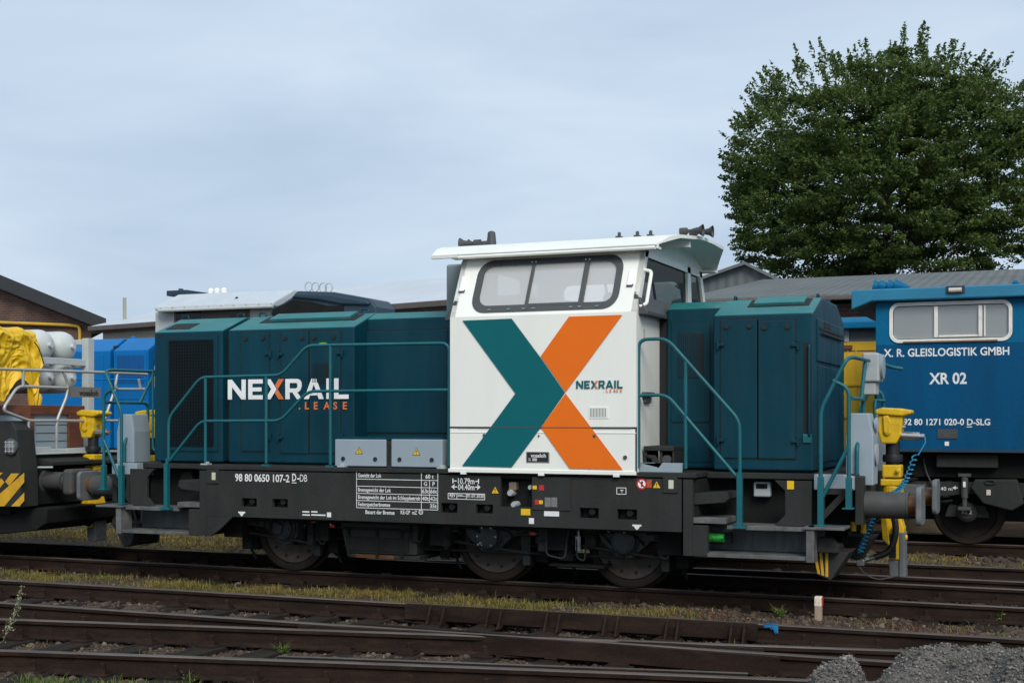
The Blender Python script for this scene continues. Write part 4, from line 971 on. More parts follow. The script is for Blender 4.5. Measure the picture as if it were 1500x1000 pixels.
# ---- end platforms, mirrored
CPL = {}
def end(s):
    def bx(m_, a0, a1, y0, y1, z0, z1): m_.box(s * a0, s * a1, y0, y1, z0, z1); return m_
    q = MB(); bx(q, 4.70, 4.78, -1.08, 1.08, .80, 1.30)
    hs = q.build('headstock', M['frame'], lk, bevel=.01)
    for ys in (-1, 1):
        # step well
        q = MB(); bx(q, 3.1, 4.35, ys * .80, ys * .84, .45, 1.26); bx(q, 3.1, 3.14, ys * .84, ys * 1.42, .46, 1.255)
        well = q.build('step_well', M['under'], lk)
        q = MB(); bx(q, 3.12, 4.28, ys * 1.06, ys * 1.10, .50, .74); q.build('scuffed_plate', M['stepwall'], well)
        q = MB(); bx(q, 3.12, 4.28, ys * 1.10, ys * 1.50, .455, .495); q.build('lower_tread', M['step'], well, bevel=.005)
        q = MB(); bx(q, 3.10, 3.45, ys * 1.02, ys * 1.48, .80, .86); bx(q, 3.45, 4.28, ys * 1.0, ys * 1.45, .745, .785); bx(q, 3.55, 3.95, ys * 1.25, ys * 1.49, .746, .79)
        q.build('middle_tread', M['step'], well, bevel=.006)
        q = MB(); q.prism([(s * 3.10, .99), (s * 3.42, 1.02), (s * 3.47, 1.06), (s * 3.45, 1.13), (s * 3.10, 1.11)], 'y', ys * .98, ys * 1.44); q.build('upper_tread', M['frame'], well, bevel=.006)
        q = MB(); bx(q, 3.10, 3.26, ys * 1.42, ys * 1.505, .46, .78); q.build('cheek_plate', M['frame'], well, bevel=.006)
        # octagon-notched end plate
        q = MB(); q.prism([(s * 3.92, 1.255), (s * 4.30, 1.255), (s * 4.30, .79), (s * 3.92, .79), (s * 4.03, .90), (s * 4.03, 1.15)], 'y', ys * 1.28, ys * 1.32); q.build('notched_plate', M['frame'], lk, bevel=.004)
        q = MB(); q.box(s * 4.28, s * 4.36, ys * 1.30, ys * 1.52, .44, .80); bx(q, 4.25, 4.66, ys * 1.12, ys * 1.54, .775, .80); q.build('corner_post', M['step'], lk, bevel=.005)
        # gusset towards the buffer with a triangular hole
        q = MB(); o3 = [(4.36, 1.18), (4.71, 1.18), (4.36, .80)]; i3 = [(4.42, 1.12), (4.57, 1.12), (4.42, .96)]
        for yy in (ys * 1.21, ys * 1.25): q.ring([(s * a, yy, z) for a, z in o3], [(s * a, yy, z) for a, z in i3])
        q.ring([(s * a, ys * 1.21, z) for a, z in o3], [(s * a, ys * 1.25, z) for a, z in o3]); q.ring([(s * a, ys * 1.21, z) for a, z in i3], [(s * a, ys * 1.25, z) for a, z in i3])
        q.build('buffer_gusset', M['frame'], lk)
        # lower bracket with hole and rail guard with stripes
        q = MB(); q.prism([(s * 4.365, .68), (s * 4.50, .68), (s * 4.57, .60), (s * 4.57, .53), (s * 4.365, .53)], 'y', ys * 1.20, ys * 1.34); gbr = q.build('guard_bracket', M['frame'], lk, bevel=.008)
        q = MB(); q.cyl((s * 4.47, ys * 1.335, .61), (s * 4.47, ys * 1.345, .61), .026, seg=16); q.build('bracket_hole', M['gap'], gbr)
        q = MB(); q.prism([(s * 4.28, .527), (s * 4.66, .527), (s * 4.48, .24), (s * 4.36, .28)], 'y', ys * .70, ys * 1.22); gd = q.build('rail_guard', M['frame'], lk, bevel=.006)
        q = MB(); yy = ys * 1.2235
        for k in range(3):
            a = 4.30 + k * .062; q.poly([(s * a, yy, .52), (s * (a + .028), yy, .52), (s * (a + .028 + .045 - k * .022), yy, .295 - .012 * k), (s * (a + .045 - k * .022), yy, .30 - .012 * k)])
        q.build('warning_stripe', M['stripe_yellow'], gd) if s > 0 else None
        # buffer
        q = MB(); q.lathe([(.17, 4.70), (.17, 4.72), (.142, 4.73), (.138, 5.19), (.144, 5.195), (.144, 5.215)] if s > 0 else [(.17, -4.70), (.17, -4.72), (.142, -4.73), (.138, -5.19), (.144, -5.195), (.144, -5.215)], (0, ys * .875, 1.0), 'x', 32)
        bf = q.build('buffer', M['buffer'], lk, smooth=True)
        q = MB(); q.cyl((s * 5.21, ys * .875, 1.0), (s * 5.30, ys * .875, 1.0), .105, seg=24); q.build('plunger', M['grease'], bf, smooth=True)
        rr = []
        for cx_, cz_, a0 in ((.15, .125, 0), (-.15, .125, 90), (-.15, -.125, 180), (.15, -.125, 270)):
            for k in range(5): a = R(a0 + k * 22.5); rr.append((ys * .875 + cx_ + math.cos(a) * .07, 1.0 + cz_ + math.sin(a) * .07))
        q = MB(); q.prism(rr, 'x', s * 5.30, s * 5.355); bp_ = q.build('buffer_plate', M['buffer_face'], bf, bevel=.012)
        # lamp cabinet on the platform
        yl = ys * .72
        q = MB(); q.prism([(s * 4.58, 1.20), (s * 4.86, 1.20), (s * 4.86, 1.72), (s * 4.81, 1.95), (s * 4.62, 1.95), (s * 4.58, 1.72)], 'y', yl - .17, yl + .17); lc = q.build('lamp_cabinet', M['box_grey'], lk, bevel=.012)
        for z, r_ in ((1.52, .105), (1.83, .07)):
            q = MB(); c_ = (0, yl, z); q.lathe([(r_, s * 4.855), (r_ + .012, s * 4.88), (r_ - .01, s * 4.885)], c_, 'x', 24); q.build('lamp_ring', M['box_pale'], lc, smooth=True)
            q = MB(); q.lathe([(r_ - .012, s * 4.875), (r_ * .6, s * 4.882), (.001, s * 4.885)], c_, 'x', 24); q.build('lamp_lens', M['pane_clear'], lc, smooth=True)
        q = MB(); q.prism([(s * 4.30, 1.16), (s * 4.70, 1.16), (s * 4.70, 1.30), (s * 4.60, 1.318), (s * 4.30, 1.318)], 'y', yl - .24 if ys > 0 else yl - .46, yl + .46 if ys > 0 else yl + .24); q.build('cabinet_base', M['box_grey'], lk, bevel=.006)
        # platform end handrails
        T = lambda pts_, r_=.021: MB().tube(fillet([(s * a, y * ys, z) for a, y, z in pts_], .09, 5), r_, 10).build('end_handrail', M['rail_teal'], lk, smooth=True)
        T([(4.40, 1.36, .80), (4.40, 1.36, 1.98), (4.66, 1.36, 2.50), (4.70, 1.20, 2.52), (4.70, 0.03, 2.53)])
        T([(4.52, 1.36, 2.28), (4.68, 1.36, 2.20), (4.68, 1.36, .98)])
        T([(4.68, 1.36, 1.62), (4.42, 1.36, 1.10)])
        T([(4.70, 1.30, 2.10), (4.70, .45, 2.10), (4.70, .45, 1.80), (4.70, .93, 1.62), (4.70, .93, 1.30)])
        T([(4.70, .32, 2.50), (4.70, .62, 2.10)])
        q = MB(); bx(q, 4.37, 4.43, ys * 1.33, ys * 1.39, .80, 1.30); bx(q, 4.34, 4.46, ys * 1.30, ys * 1.42, .80, .815); bx(q, 4.65, 4.71, ys * 1.33, ys * 1.39, .98, 1.30); bx(q, 4.62, 4.73, ys * 1.30, ys * 1.42, .98, .995); q.build('rail_foot', M['rail_teal'], lk, bevel=.004)
        # access post beside the steps
        q = MB(); bx(q, 3.57, 3.625, ys * 1.463, ys * 1.517, .79, 1.34); q.tube([(s * 3.597, ys * 1.49, 1.34), (s * 3.597, ys * 1.49, 1.40)], .019, 10); bx(q, 3.53, 3.67, ys * 1.42, ys * 1.54, .765, .79); q.build('step_post', M['rail_teal'], lk, smooth=True)
        # step-well lamp
        q = MB(); bx(q, 3.62, 3.80, ys * .86, ys * .95, 1.06, 1.22); wlmp = q.build('step_lamp', M['box_pale'] if s > 0 else M['under'], lk, bevel=.015)
        q = MB(); bx(q, 3.65, 3.77, ys * .951, ys * .958, 1.15, 1.2); q.build('lamp_glass', M['pane_dark'], wlmp)
    # centre coupler: tall yellow head folded on its column
    q = MB(); q.cyl((s * 4.95, 0, .66), (s * 4.95, 0, 1.65), .075, seg=20); q.lathe([(.105, 1.42), (.11, 1.46), (.105, 1.5)], (s * 4.95, 0, 0), 'z', 20); cp = q.build('coupler_column', M['black'], lk, smooth=True)
    q = MB(); q.prism([(s * 4.84, 1.62), (s * 5.00, 1.62), (s * 5.05, 1.72), (s * 5.07, 1.92), (s * 4.80, 1.94), (s * 4.80, 1.76)], 'y', -.12, .12)
    q.prism([(s * 4.78, 1.94), (s * 5.07, 1.92), (s * 5.16, 1.945), (s * 5.16, 1.985), (s * 5.03, 2.005), (s * 4.86, 2.015), (s * 4.78, 1.99)], 'y', -.155, .155)
    q.build('coupler_head', M['yellow'], cp, bevel=.018)
    q = MB(); q.prism([(s * 4.87, 1.74), (s * 4.93, 1.72), (s * 4.955, 1.84), (s * 4.92, 1.93), (s * 4.86, 1.92)], 'y', -.15, -.115); q.cyl((s * 4.91, -.145, 1.75), (s * 4.91, -.115, 1.75), .04, seg=16); q.build('coupler_hook', M['yellow'], cp, bevel=.012)
    q = MB(); q.cyl((s * 5.03, -.05, 1.71), (s * 5.24, -.05, 1.70), .045, seg=18); q.cyl((s * 5.03, -.05, 1.80), (s * 5.09, -.05, 1.80), .018, seg=8); q.cyl((s * 5.24, -.05, 1.70), (s * 5.29, -.05, 1.70), .03, seg=14); q.build('air_connector', M['steel'], cp, smooth=True)
    q = MB(); q.box(s * 4.85, s * 5.05, -.11, .11, 1.25, 1.39); q.cyl((s * 5.02, -.13, 1.33), (s * 5.02, -.16, 1.33), .03, seg=6); q.box(s * 4.83, s * 5.06, -.11, .11, 1.16, 1.235); q.build('coupler_collar', M['yellow'], cp, bevel=.02)
    q = MB(); q.cyl((s * 4.95, 0, .78), (s * 4.95, 0, 1.16), .115, seg=20); q.prism([(s * 4.83, .86), (s * 5.03, .86), (s * 5.08, .70), (s * 5.06, .36), (s * 4.93, .36), (s * 4.89, .60)], 'y', -.11, .11)
    q.prism([(s * 4.83, .90), (s * 4.90, .88), (s * 4.94, .50), (s * 4.86, .58)], 'y', -.16, -.11); q.cyl((s * 4.99, -.11, .70), (s * 4.99, -.17, .70), .035, seg=14); q.cyl((s * 5.05, -.03, .60), (s * 5.11, -.03, .60), .03, seg=12)
    q.build('coupler_shank', M['yellow'], cp, bevel=.012)
    q = MB(); q.box(s * 4.93, s * 5.0, -.135, -.111, .38, .64)
    for k in range(8): q.box(s * 4.93, s * 5.0, -.15, -.135, .40 + k * .03, .412 + k * .03)
    q.build('coupler_rack', M['black'], cp)
    q = MB(); q.prism([(s * 4.915, .355), (s * 5.09, .355), (s * 5.10, .17), (s * 4.93, .17)], 'y', -.10, .10); q.box(s * 5.03, s * 5.09, -.12, .12, .17, .66); q.build('coupler_foot', M['buffer_face'], cp, bevel=.012)
    CPL[s] = cp
    # hoses
    q = MB(); q.tube(fillet([(s * 4.78, -.28, .92), (s * 4.98, -.30, .92), (s * 5.03, -.32, .70), (s * 4.97, -.34, .47), (s * 4.80, -.36, .40)], .16, 6), .036, 12); hz_ = q.build('air_hose', M['hose'], lk, smooth=True)
    q = MB(); q.cyl((s * 4.82, -.36, .41), (s * 4.66, -.37, .36), .024, seg=12); q.cyl((s * 4.74, -.36, .39), (s * 4.70, -.37, .375), .036, seg=12); q.box(s * 4.62, s * 4.70, -.40, -.35, .31, .37); q.build('hose_coupling', M['steel'], hz_, bevel=.006)
    q = MB(); q.tube(fillet([(s * 4.62, -.38, .34), (s * 4.70, -.40, .22), (s * 4.84, -.36, .16), (s * 5.0, -.3, .20)], .08, 4), .008, 6); q.build('chain', M['buffer'], hz_, smooth=True)
    q = MB(); n = 150; a_ = Vector((s * 5.20, -.10, 1.50)); b_ = Vector((s * 4.98, -.20, 1.10))
    q.tube([(5.29 * s, -.05, 1.70), (s * 5.30, -.06, 1.64), (s * 5.26, -.08, 1.56)] + [a_.lerp(b_, i / n) + Vector((math.cos(i * .55) * .028, math.sin(i * .55) * .028, math.sin(i * .55) * .012 - .10 * math.sin(i / n * 3.14))) for i in range(n)] + [(s * 4.95, -.18, .98)], .0075, 6); q.build('coiled_hose', M['coil_blue'], lk, smooth=True)
    q = MB(); n = 110; a_ = Vector((s * 4.80, -.45, .86)); b_ = Vector((s * 4.66, -.45, .45))
    q.tube([a_.lerp(b_, i / n) + Vector((math.cos(i * .6) * .03, math.sin(i * .6) * .04, 0)) for i in range(n)], .009, 6); q.build('coiled_hose', M['coil_blue'], lk, smooth=True)
    q = MB(); q.cyl((s * 4.62, -.62, .80), (s * 4.62, -.62, .70), .03, seg=10); q.cyl((s * 4.72, -.60, .80), (s * 4.72, -.60, .68), .03, seg=10); q.build('yellow_cock', M['yellow'], lk)
end(1); end(-1)
# right end top lamp
q = MB()
q.box(4.62, 4.80, .02, .40, 2.30, 2.62); tl_ = q.build('top_lamp', M['box_pale'], lk, bevel=.02)
q = MB(); q.lathe([(.13, 4.80), (.14, 4.83), (.115, 4.835)], (0, .21, 2.47), 'x', 24); q.build('lamp_ring', M['box_grey'], tl_, smooth=True)
q = MB(); q.lathe([(.112, 4.815), (.06, 4.83), (.001, 4.834)], (0, .21, 2.47), 'x', 24); q.build('lamp_lens', M['pane_clear'], tl_, smooth=True)
q = MB(); q.box(4.62, 4.76, .05, .36, 2.16, 2.295); q.build('lamp_bracket', M['box_pale'], tl_, bevel=.01)
q = MB(); q.box(-4.80, -4.64, -.20, .20, 2.30, 2.62); q.build('top_lamp', M['box_pale'], lk, bevel=.02)
q = MB(); q.tube(fillet([(4.70, .20, 2.53), (4.72, .9, 2.53), (4.80, 1.15, 2.50), (4.92, 1.2, 2.48)], .1, 4), .021, 10); q.build('end_handrail', M['rail_teal'], lk, smooth=True)
# green step light on the right well
xa, z1 = P(1033, 780, -1.36); xb, z0 = P(1064, 795, -1.36)
q = MB(); q.box(xa, xb + .05, -1.34, -1.28, z0 - .01, z1 + .01); gs = q.build('lamp_housing', M['under'], lk, bevel=.006)
q = MB(); q.cyl((xa + .01, -1.35, (z0 + z1) / 2), (xb - .02, -1.35, (z0 + z1) / 2), (z1 - z0) * .46, seg=20); q.build('green_lens', M['green_lamp'], gs, smooth=True)
for k, (u, v) in enumerate(((1166, 705), )):
    x0, z0 = P(1153, 716, -1.325); x1, z1 = P(1163, 704, -1.325); q = MB(); q.box(x0, x1, -1.326, -1.321, z0, z1); q.build('yellow_sticker', M['sign_yellow'], lk)

# ---- bonnets
ZE, ZT = 3.0, 3.2
BX = dict(l0=-4.13, l1=-1.19, r0=3.21, r1=4.27)
gap0, gap1 = X_(326, YB, 560), X_(334.5, YB, 560)
def hull(mb, x0, x1, ys, zb, prof=None):
    pr = prof or [(-ys, zb), (ys, zb), (ys, ZE), (.52, ZT), (-.52, ZT), (-ys, ZE)]
    mb.prism(pr, 'x', x0, x1)
def bonnet(name, spans, neck):
    q = MB().use(M['teal'])
    for x0, x1 in spans:
        hull(q, x0, x1, -YB, DZ1 + .02)
    q.prism([(YN, DZ1 + .02), (-YN, DZ1 + .02), (-YN, 3.11), (.52, 3.195), (-.52, 3.195), (YN, 3.11)], 'x', neck[0], neck[1])
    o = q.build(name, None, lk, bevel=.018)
    me = o.data; me.materials.append(M['teal_skylit'])
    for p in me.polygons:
        if p.normal.z > .3: p.material_index = 1  # upward faces get the teal with skylight in its colour
    q = MB()
    for x0, x1 in spans: q.box(x0 + .06, x1 - .06, YB + .06, -YB - .06, DZ1 - .002, DZ1 + .03)
    for i in range(len(spans) - 1): q.prism([(YB + .10, DZ1 + .05), (-YB - .10, DZ1 + .05), (-YB - .10, ZE - .05), (.50, ZT - .09), (-.50, ZT - .09), (YB + .10, ZE - .05)], 'x', spans[i][1] - .001, spans[i + 1][0] + .001)
    q.build('bonnet_seal', M['gap'], o)
    return o
lb = bonnet('long_bonnet', [(BX['l0'], gap0), (gap1, BX['l1'])], (BX['l1'] - .01, .33))
rb = bonnet('short_bonnet', [(BX['r0'], BX['r1'])], (2.60, BX['r0'] + .01))
q = MB(); q.box(2.502, 2.60, -.68, .68, DZ1, 3.08); q.build('cab_bellows', M['gap'], rb)
def slab(par, name, u0, v0, u1, v1, y, th, m, bev=.006, gap=.012):
    (xa, z1), (xb, z0) = P(u0, v0, y), P(u1, v1, y)
    if gap:
        g = MB(); g.box(xa - gap, xb + gap, y - .004, y + .01, z0 - gap, z1 + gap); gg_ = g.build('door_gap', M['gap'], par)
    q = MB(); q.box(xa, xb, y - th, y + .02, z0, z1); return q.build(name, m, par, bevel=bev), (xa, xb, z0, z1)
def door(par, u0, v0, u1, v1, y, hinge='r', th=.012):
    o, (xa, xb, z0, z1) = slab(par, 'door', u0, v0, u1, v1, y, th, M['teal'])
    q = MB(); hx = xb + .03 if hinge == 'r' else xa - .03
    for f in (.13, .82):
        z = z0 + (z1 - z0) * f
        q.cyl((hx, y - .025, z - .05), (hx, y - .025, z + .05), .013, seg=8); q.box(min(hx, hx - .07 if hinge == 'r' else hx), max(hx, hx if hinge == 'r' else hx + .07), y - .03, y - .012, z - .02, z + .02)
        q.cyl((hx - .05 if hinge == 'r' else hx + .05, y - .03, z), (hx - .05 if hinge == 'r' else hx + .05, y - .04, z), .02, seg=8)
    q.build('hinge', M['teal'], o, bevel=.003) if False else q.build('hinge', M['teal'], par, bevel=.003)
    q = MB()
    for f in (.17, .8):
        x = xa + (xb - xa) * f; q.cyl((x, y - .012, z1 - .07), (x, y - .026, z1 - .07), .028, seg=14); q.box(x - .006, x + .006, y - .032, y - .026, z1 - .09, z1 - .05)
    q.build('lock', M['black'], par)
    return o, (xa, xb, z0, z1)
# short bonnet doors
door(rb, 1056, 469, 1109, 671, YB, 'l'); door(rb, 1111, 470, 1165, 672, YB, 'r')
# handle recess at the right corner
(xa, z1), (xb, z0) = P(1177, 502, YB), P(1189, 648, YB)
q = MB(); q.box(xa, xb, YB - .003, YB + .01, z0 + .06, z1); q.build('grab_recess', M['gap'], rb)
q = MB(); q.tube(fillet([(xb - .02, YB + .0, z1 - .02), (xb - .02, YB - .035, z1 - .03), (xb - .02, YB - .035, z0 + .08), (xb - .02, YB, z0 + .05)], .03, 4), .014, 8); q.build('grab_rail', M['teal'], rb, smooth=True)
q = MB(); q.prism([(YB - .02, z0), (YB + .01, z0), (YB + .01, z0 + .1), (YB - .03, z0 + .07)], 'x', xa, xb); q.build('grab_foot', M['teal_skylit'], rb)
# louvres on the neck of the short bonnet
def louvre(par, x0, x1, z0, z1, y, m, pitch=.022, name='louvre'):
    q = MB(); n = int((x1 - x0) / pitch)
    for i in range(n): q.box(x0 + i * pitch, x0 + i * pitch + pitch * .45, y - .008, y + .005, z0, z1)
    q.build(name, m, par)
    q = MB(); q.box(x0 - .01, x1 + .01, y - .003, y + .01, z0 - .01, z1 + .01); q.build('louvre_back', M['gap'], par)
(xa, z1), (xb, z0) = P(994, 490, YN), P(1030, 552, YN)
o_, _ = slab(rb, 'door', 984, 473, 1040, 618, YN, .010, M['teal'], .003, .006)
louvre(rb, xa, xb, z0, z1, YN - .011, M['teal'])
slab(rb, 'door', 984, 622, 1040, 676, YN, .006, M['teal'], .003, .006)
# end face panel of the short bonnet
q = MB(); q.box(4.262, 4.285, -.78, .78, 1.42, 2.46); q.box(4.262, 4.29, -.85, .85, 2.50, 2.95); q.build('end_door', M['teal'], rb, bevel=.008)
q = MB(); q.box(4.288, 4.30, -.8, .8, 2.84, 2.865); q.tube([(4.31, -.7, 2.80), (4.31, .7, 2.80)], .014, 8); q.box(4.288, 4.295, -.5, -.1, 2.88, 2.94); q.build('end_trim', M['gap'], rb)
# roof hatches
def roofpt(x, y): # on the sloping face near side
    return Vector((x, y, ZE + (y - YB) / (-.52 - YB) * (ZT - ZE)))
def roofpatch(par, name, x0, x1, y0, y1, m, lift, mirror=False, skew=0.0):
    q = MB(); nrm = Vector((0, -(ZT - ZE), (-.52 - YB))).normalized()
    a = [roofpt(x0 + skew * 0, y0), roofpt(x1, y0), roofpt(x1 - skew, y1), roofpt(x0 + skew, y1)]
    b_ = [p + nrm * lift for p in a]
    q.add(a + b_, [(3, 2, 1, 0), (4, 5, 6, 7), (0, 1, 5, 4), (1, 2, 6, 5), (2, 3, 7, 6), (3, 0, 4, 7)]); return q.build(name, m, par)
roofpatch(rb, 'hatch_gap', 3.52, 4.18, -.80, -.55, M['gap'], .006); roofpatch(rb, 'roof_hatch', 3.58, 4.12, -.75, -.53, M['teal_skylit'], .03)
xg0, xg1 = X_(398, -.7, 455), X_(515, -.7, 455)
roofpatch(lb, 'hatch_gap', xg0 - .12, xg1 + .10, -.80, -.55, M['gap'], .006); roofpatch(lb, 'roof_hatch', xg0, xg1, -.75, -.53, M['teal_skylit'], .035)
xw0 = X_(249, -.85, 475); xw1 = X_(284, -.85, 475)
roofpatch(lb, 'roof_vent', xw0, xw1, -.95, -.72, M['gap'], .006)
q = MB()
for x in (-4.05, gap0 - .1, gap1 + .15, -1.35): q.tube(fillet([(x - .05, -.5, ZT - .01), (x - .05, -.5, ZT + .05), (x + .05, -.5, ZT + .05), (x + .05, -.5, ZT - .01)], .03, 4), .011, 6)
q.build('lifting_eye', M['teal'], lb, smooth=True)
q = MB()
for x, y in ((3.3, -.4), (4.2, -.35), (4.2, .4)): q.tube(fillet([(x, y - .05, ZT - .01), (x, y - .05, ZT + .05), (x, y + .05, ZT + .05), (x, y + .05, ZT - .01)], .03, 4), .011, 6)
q.build('lifting_eye', M['teal'], rb, smooth=True)
# radiator grille at the left end
o_, (xa, xb, z0, z1) = slab(lb, 'grille_frame', 244, 494, 319, 661, YB, .012, M['teal'], .004, .01)
q = MB(); gx0, gz1 = P(250, 500, YB); gx1, gz0 = P(312, 652, YB)
q.box(gx0, gx1, YB - .0145, YB - .0125, gz0, gz1); gb = q.build('radiator_grille', mat('radiator_core', (.004, .004, .005), .8, spec=.1), lb)
q = MB(); n = 15
for i in range(n + 1):
    x = gx0 + (gx1 - gx0) * i / n; q.box(x - .0135, x + .0135, YB - .024, YB - .0146, gz0, gz1)
n = 33
for i in range(n + 1):
    z = gz0 + (gz1 - gz0) * i / n; q.box(gx0, gx1, YB - .0235, YB - .0151, z - .0125, z + .0125)
q.build('grille_bars', mat('grille_grey_teal', (.004, .009, .012), .6, spec=.15), gb)
# engine room doors
door(lb, 354, 488, 394, 661, YB, 'r'); door(lb, 411.5, 487, 452, 664, YB, 'l'); door(lb, 454, 486, 499, 664, YB, 'r')
(xa, z1), (xb, z0) = P(459, 533, YB), P(481, 560, YB); louvre(lb, xa, xb, z0, z1, YB - .012, M['teal'], .02)
x, z = P(474, 503, YB); q = MB(); q.box(x - .05, x + .05, YB - .016, YB - .0125, z - .012, z + .012); q.build('green_sticker', mat('sticker_green', (.16, .30, .03), .6), lb)
slab(lb, 'side_panel', 537, 486, 655, 634, YN, .012, M['teal'])
q = MB(); xl_, zl_ = P(535, 641, YN); q.box(BX['l1'] + .01, .31, -1.0, YN + .01, DZ1, 1.52); q.box(BX['l1'] + .01, .31, -1.03, YN, 1.52, 1.56); q.build('side_ledge', M['teal'], lb, bevel=.006)
x, z = P(240, 490, YB)
q = MB(); q.text('BG', X_(231, YB), Z_(231, 494.5, YB), .05, YB - .001, bold=.01); q.build('lettering', M['ink_black'], lb)
q = MB(); x_, z_ = P(223, 570, -1.0); q.tube(fillet([(BX['l0'] + .02, -1.0, 2.5), (BX['l0'] - .06, -1.0, 2.52), (BX['l0'] - .06, -1.0, 1.5), (BX['l0'] + .02, -1.0, 1.45)], .05, 4), .014, 8); q.build('grab_rail', M['rail_teal'], lb, smooth=True)

# ---- logotype, built from strokes
def logo(parent, x0, x1, zb, zt, y, m_main, m_x, name='logotype'):
    H = zt - zb; W = x1 - x0; th = .22 * H
    adv = {'N': 1.0, 'E': .80, 'X': 1.02, 'R': .92, 'A': 1.05, 'I': .27, 'L': .76}; gp = .135
    tot = sum(adv[c_] for c_ in 'NEXRAIL') + gp * 6 - .12; kx = W / tot; px_ = x0
    a = MB(); b_ = MB()
    def pl(mb, ps, ox): mb.prism([(ox + p[0] * kx, zb + p[1] * H) for p in ps], 'y', y, y - .002)
    t = .235; tx = t * 1.0
    for ch in 'NEXRAIL':
        w_ = adv[ch]
        if ch == 'N':
            pl(a, [(0, 0), (tx, 0), (tx, 1), (0, 1)], px_); pl(a, [(w_ - tx, 0), (w_, 0), (w_, 1), (w_ - tx, 1)], px_); pl(a, [(tx, 1), (tx, .62), (w_ - tx, 0), (w_ - tx, .38)], px_)
        elif ch == 'E':
            pl(a, [(0, 0), (tx, 0), (tx, 1), (0, 1)], px_)
            for z0, z1, ww in ((0, .21, 1), (.40, .60, .92), (.79, 1, 1)): pl(a, [(tx, z0), (w_ * ww, z0), (w_ * ww, z1), (tx, z1)], px_)
        elif ch == 'X':
            pl(a, [(0, 1), (.29, 1), (.62, .5), (.29, 0), (0, 0), (.33, .5)], px_)
            pl(b_, [(w_, 1), (w_ - .29, 1), (w_ - .29 - .20, .70), (w_ - .345, .48)], px_); pl(b_, [(w_, 0), (w_ - .29, 0), (w_ - .49, .30), (w_ - .345, .52)], px_) if False else pl(b_, [(w_, 0), (w_ - .29, 0), (w_ - .50, .32), (w_ - .36, .515)], px_)
        elif ch == 'R':
            pl(a, [(0, 0), (tx, 0), (tx, 1), (0, 1)], px_); pl(a, [(tx, .80), (.60, .80), (.66, 1), (tx, 1)], px_); pl(a, [(tx, .33), (.62, .33), (.58, .53), (tx, .53)], px_)
            pl(a, [(.60, .80), (.66, 1), (.80, .94), (.87, .82), (.88, .64), (.82, .46), (.72, .36), (.62, .33), (.58, .53), (.64, .58), (.65, .72)], px_)
            pl(a, [(.38, .33), (.64, .33), (.90, 0), (.62, 0)], px_)
        elif ch == 'A':
            pl(a, [(0, 0), (.26, 0), (.525, .72), (.525, 1), (.40, 1)], px_); pl(a, [(w_, 0), (w_ - .26, 0), (.5251, .72), (.5251, 1), (w_ - .40, 1)], px_); pl(a, [(.31, .18), (w_ - .31, .18), (w_ - .38, .37), (.38, .37)], px_)
        elif ch == 'I':
            pl(a, [(0, 0), (.245, 0), (.245, 1), (0, 1)], px_)
        elif ch == 'L':
            pl(a, [(0, 0), (tx, 0), (tx, 1), (0, 1)], px_); pl(a, [(tx, 0), (w_, 0), (w_, .21), (tx, .21)], px_)
        px_ += (w_ + gp - (.12 if ch == 'X' else 0) * 0 - (.06 if ch in 'XR' else 0)) * kx
    a.build(name, m_main, parent); b_.build(name + '_accent', m_x, parent)
YL = YB - .0135
(xa, z1), (xb, z0) = P(334, 556, YL), P(511, 583.5, YL)
logo(lb, xa, xb, z0 - .003, z1, YL - .003, M['ink_bright'], M['ink_orange'])
q = MB(); h_ = .085
for ch, u in ((".", 438), ("L", 447), ("E", 460), ("A", 474), ("S", 488.5), ("E", 502.5)):
    x, z = P(u, 599, YL); q.text(ch, x, z, h_, YL - .003, bold=.025)
q.build('logotype_line', M['ink_orange'], lb)

# ---- handrails along the left walkway and the right stairs
YH = -1.46
def hr(ps, y=YH, r_=.019, name='handrail', fl=.10):
    q = MB(); q.tube(fillet([(P(u, v, y)[0], y, P(u, v, y)[1]) for u, v in ps], fl, 6), r_, 10); return q.build(name, M['rail_teal'], lk, smooth=True)
hr([(247, 676), (247, 612), (294, 552.5), (412, 549.5), (450, 506), (658, 502.5), (657.5, 682)])
hr([(249, 674), (294, 616.5), (411, 616), (451, 573), (657, 571)])
for u, v0, v1 in ((301, 553, 678), (390, 550, 678), (484, 505.5, 680)): hr([(u, v0), (u, v1)])
for u in (390, 484):
    x, z = P(u, 678, YH); q = MB(); q.box(x - .05, x + .05, YH - .03, YH + .05, DZ1, DZ1 + .02); q.build('rail_foot', M['rail_teal'], lk)
hr([(935.5, 684), (935.5, 497), (977, 496), (1083.5, 616), (1084, 690)], -1.47)
hr([(936, 579), (977, 578), (1081, 700)], -1.47)
hr([(1004.5, 529), (1004.5, 686)], -1.47)

# ---- battery boxes with warning triangles
def warn_tri(par, xc, zc, s, y, bang=True):
    q = MB(); q.prism([(xc - s * .58, zc - s * .5), (xc + s * .58, zc - s * .5), (xc, zc + s * .5)], 'y', y, y - .002); t_ = q.build('warning_sign', M['ink_black'], par)
    q = MB(); q.prism([(xc - s * .47, zc - s * .44), (xc + s * .47, zc - s * .44), (xc, zc + s * .38)], 'y', y - .002, y - .004); q.build('yellow_field', M['sign_yellow'], t_)
    q = MB(); q.prism([(xc - s * .05, zc - s * .12), (xc - s * .10, zc + s * .12), (xc + s * .10, zc + s * .12), (xc + s * .03, zc - s * .12)], 'y', y - .004, y - .005); q.prism([(xc - s * .05, zc - s * .34), (xc + s * .06, zc - s * .34), (xc + s * .06, zc - s * .22), (xc - s * .05, zc - s * .22)], 'y', y - .004, y - .005); q.build('sign_mark', M['ink_black'], t_)
YBX = -1.44
bxs = []
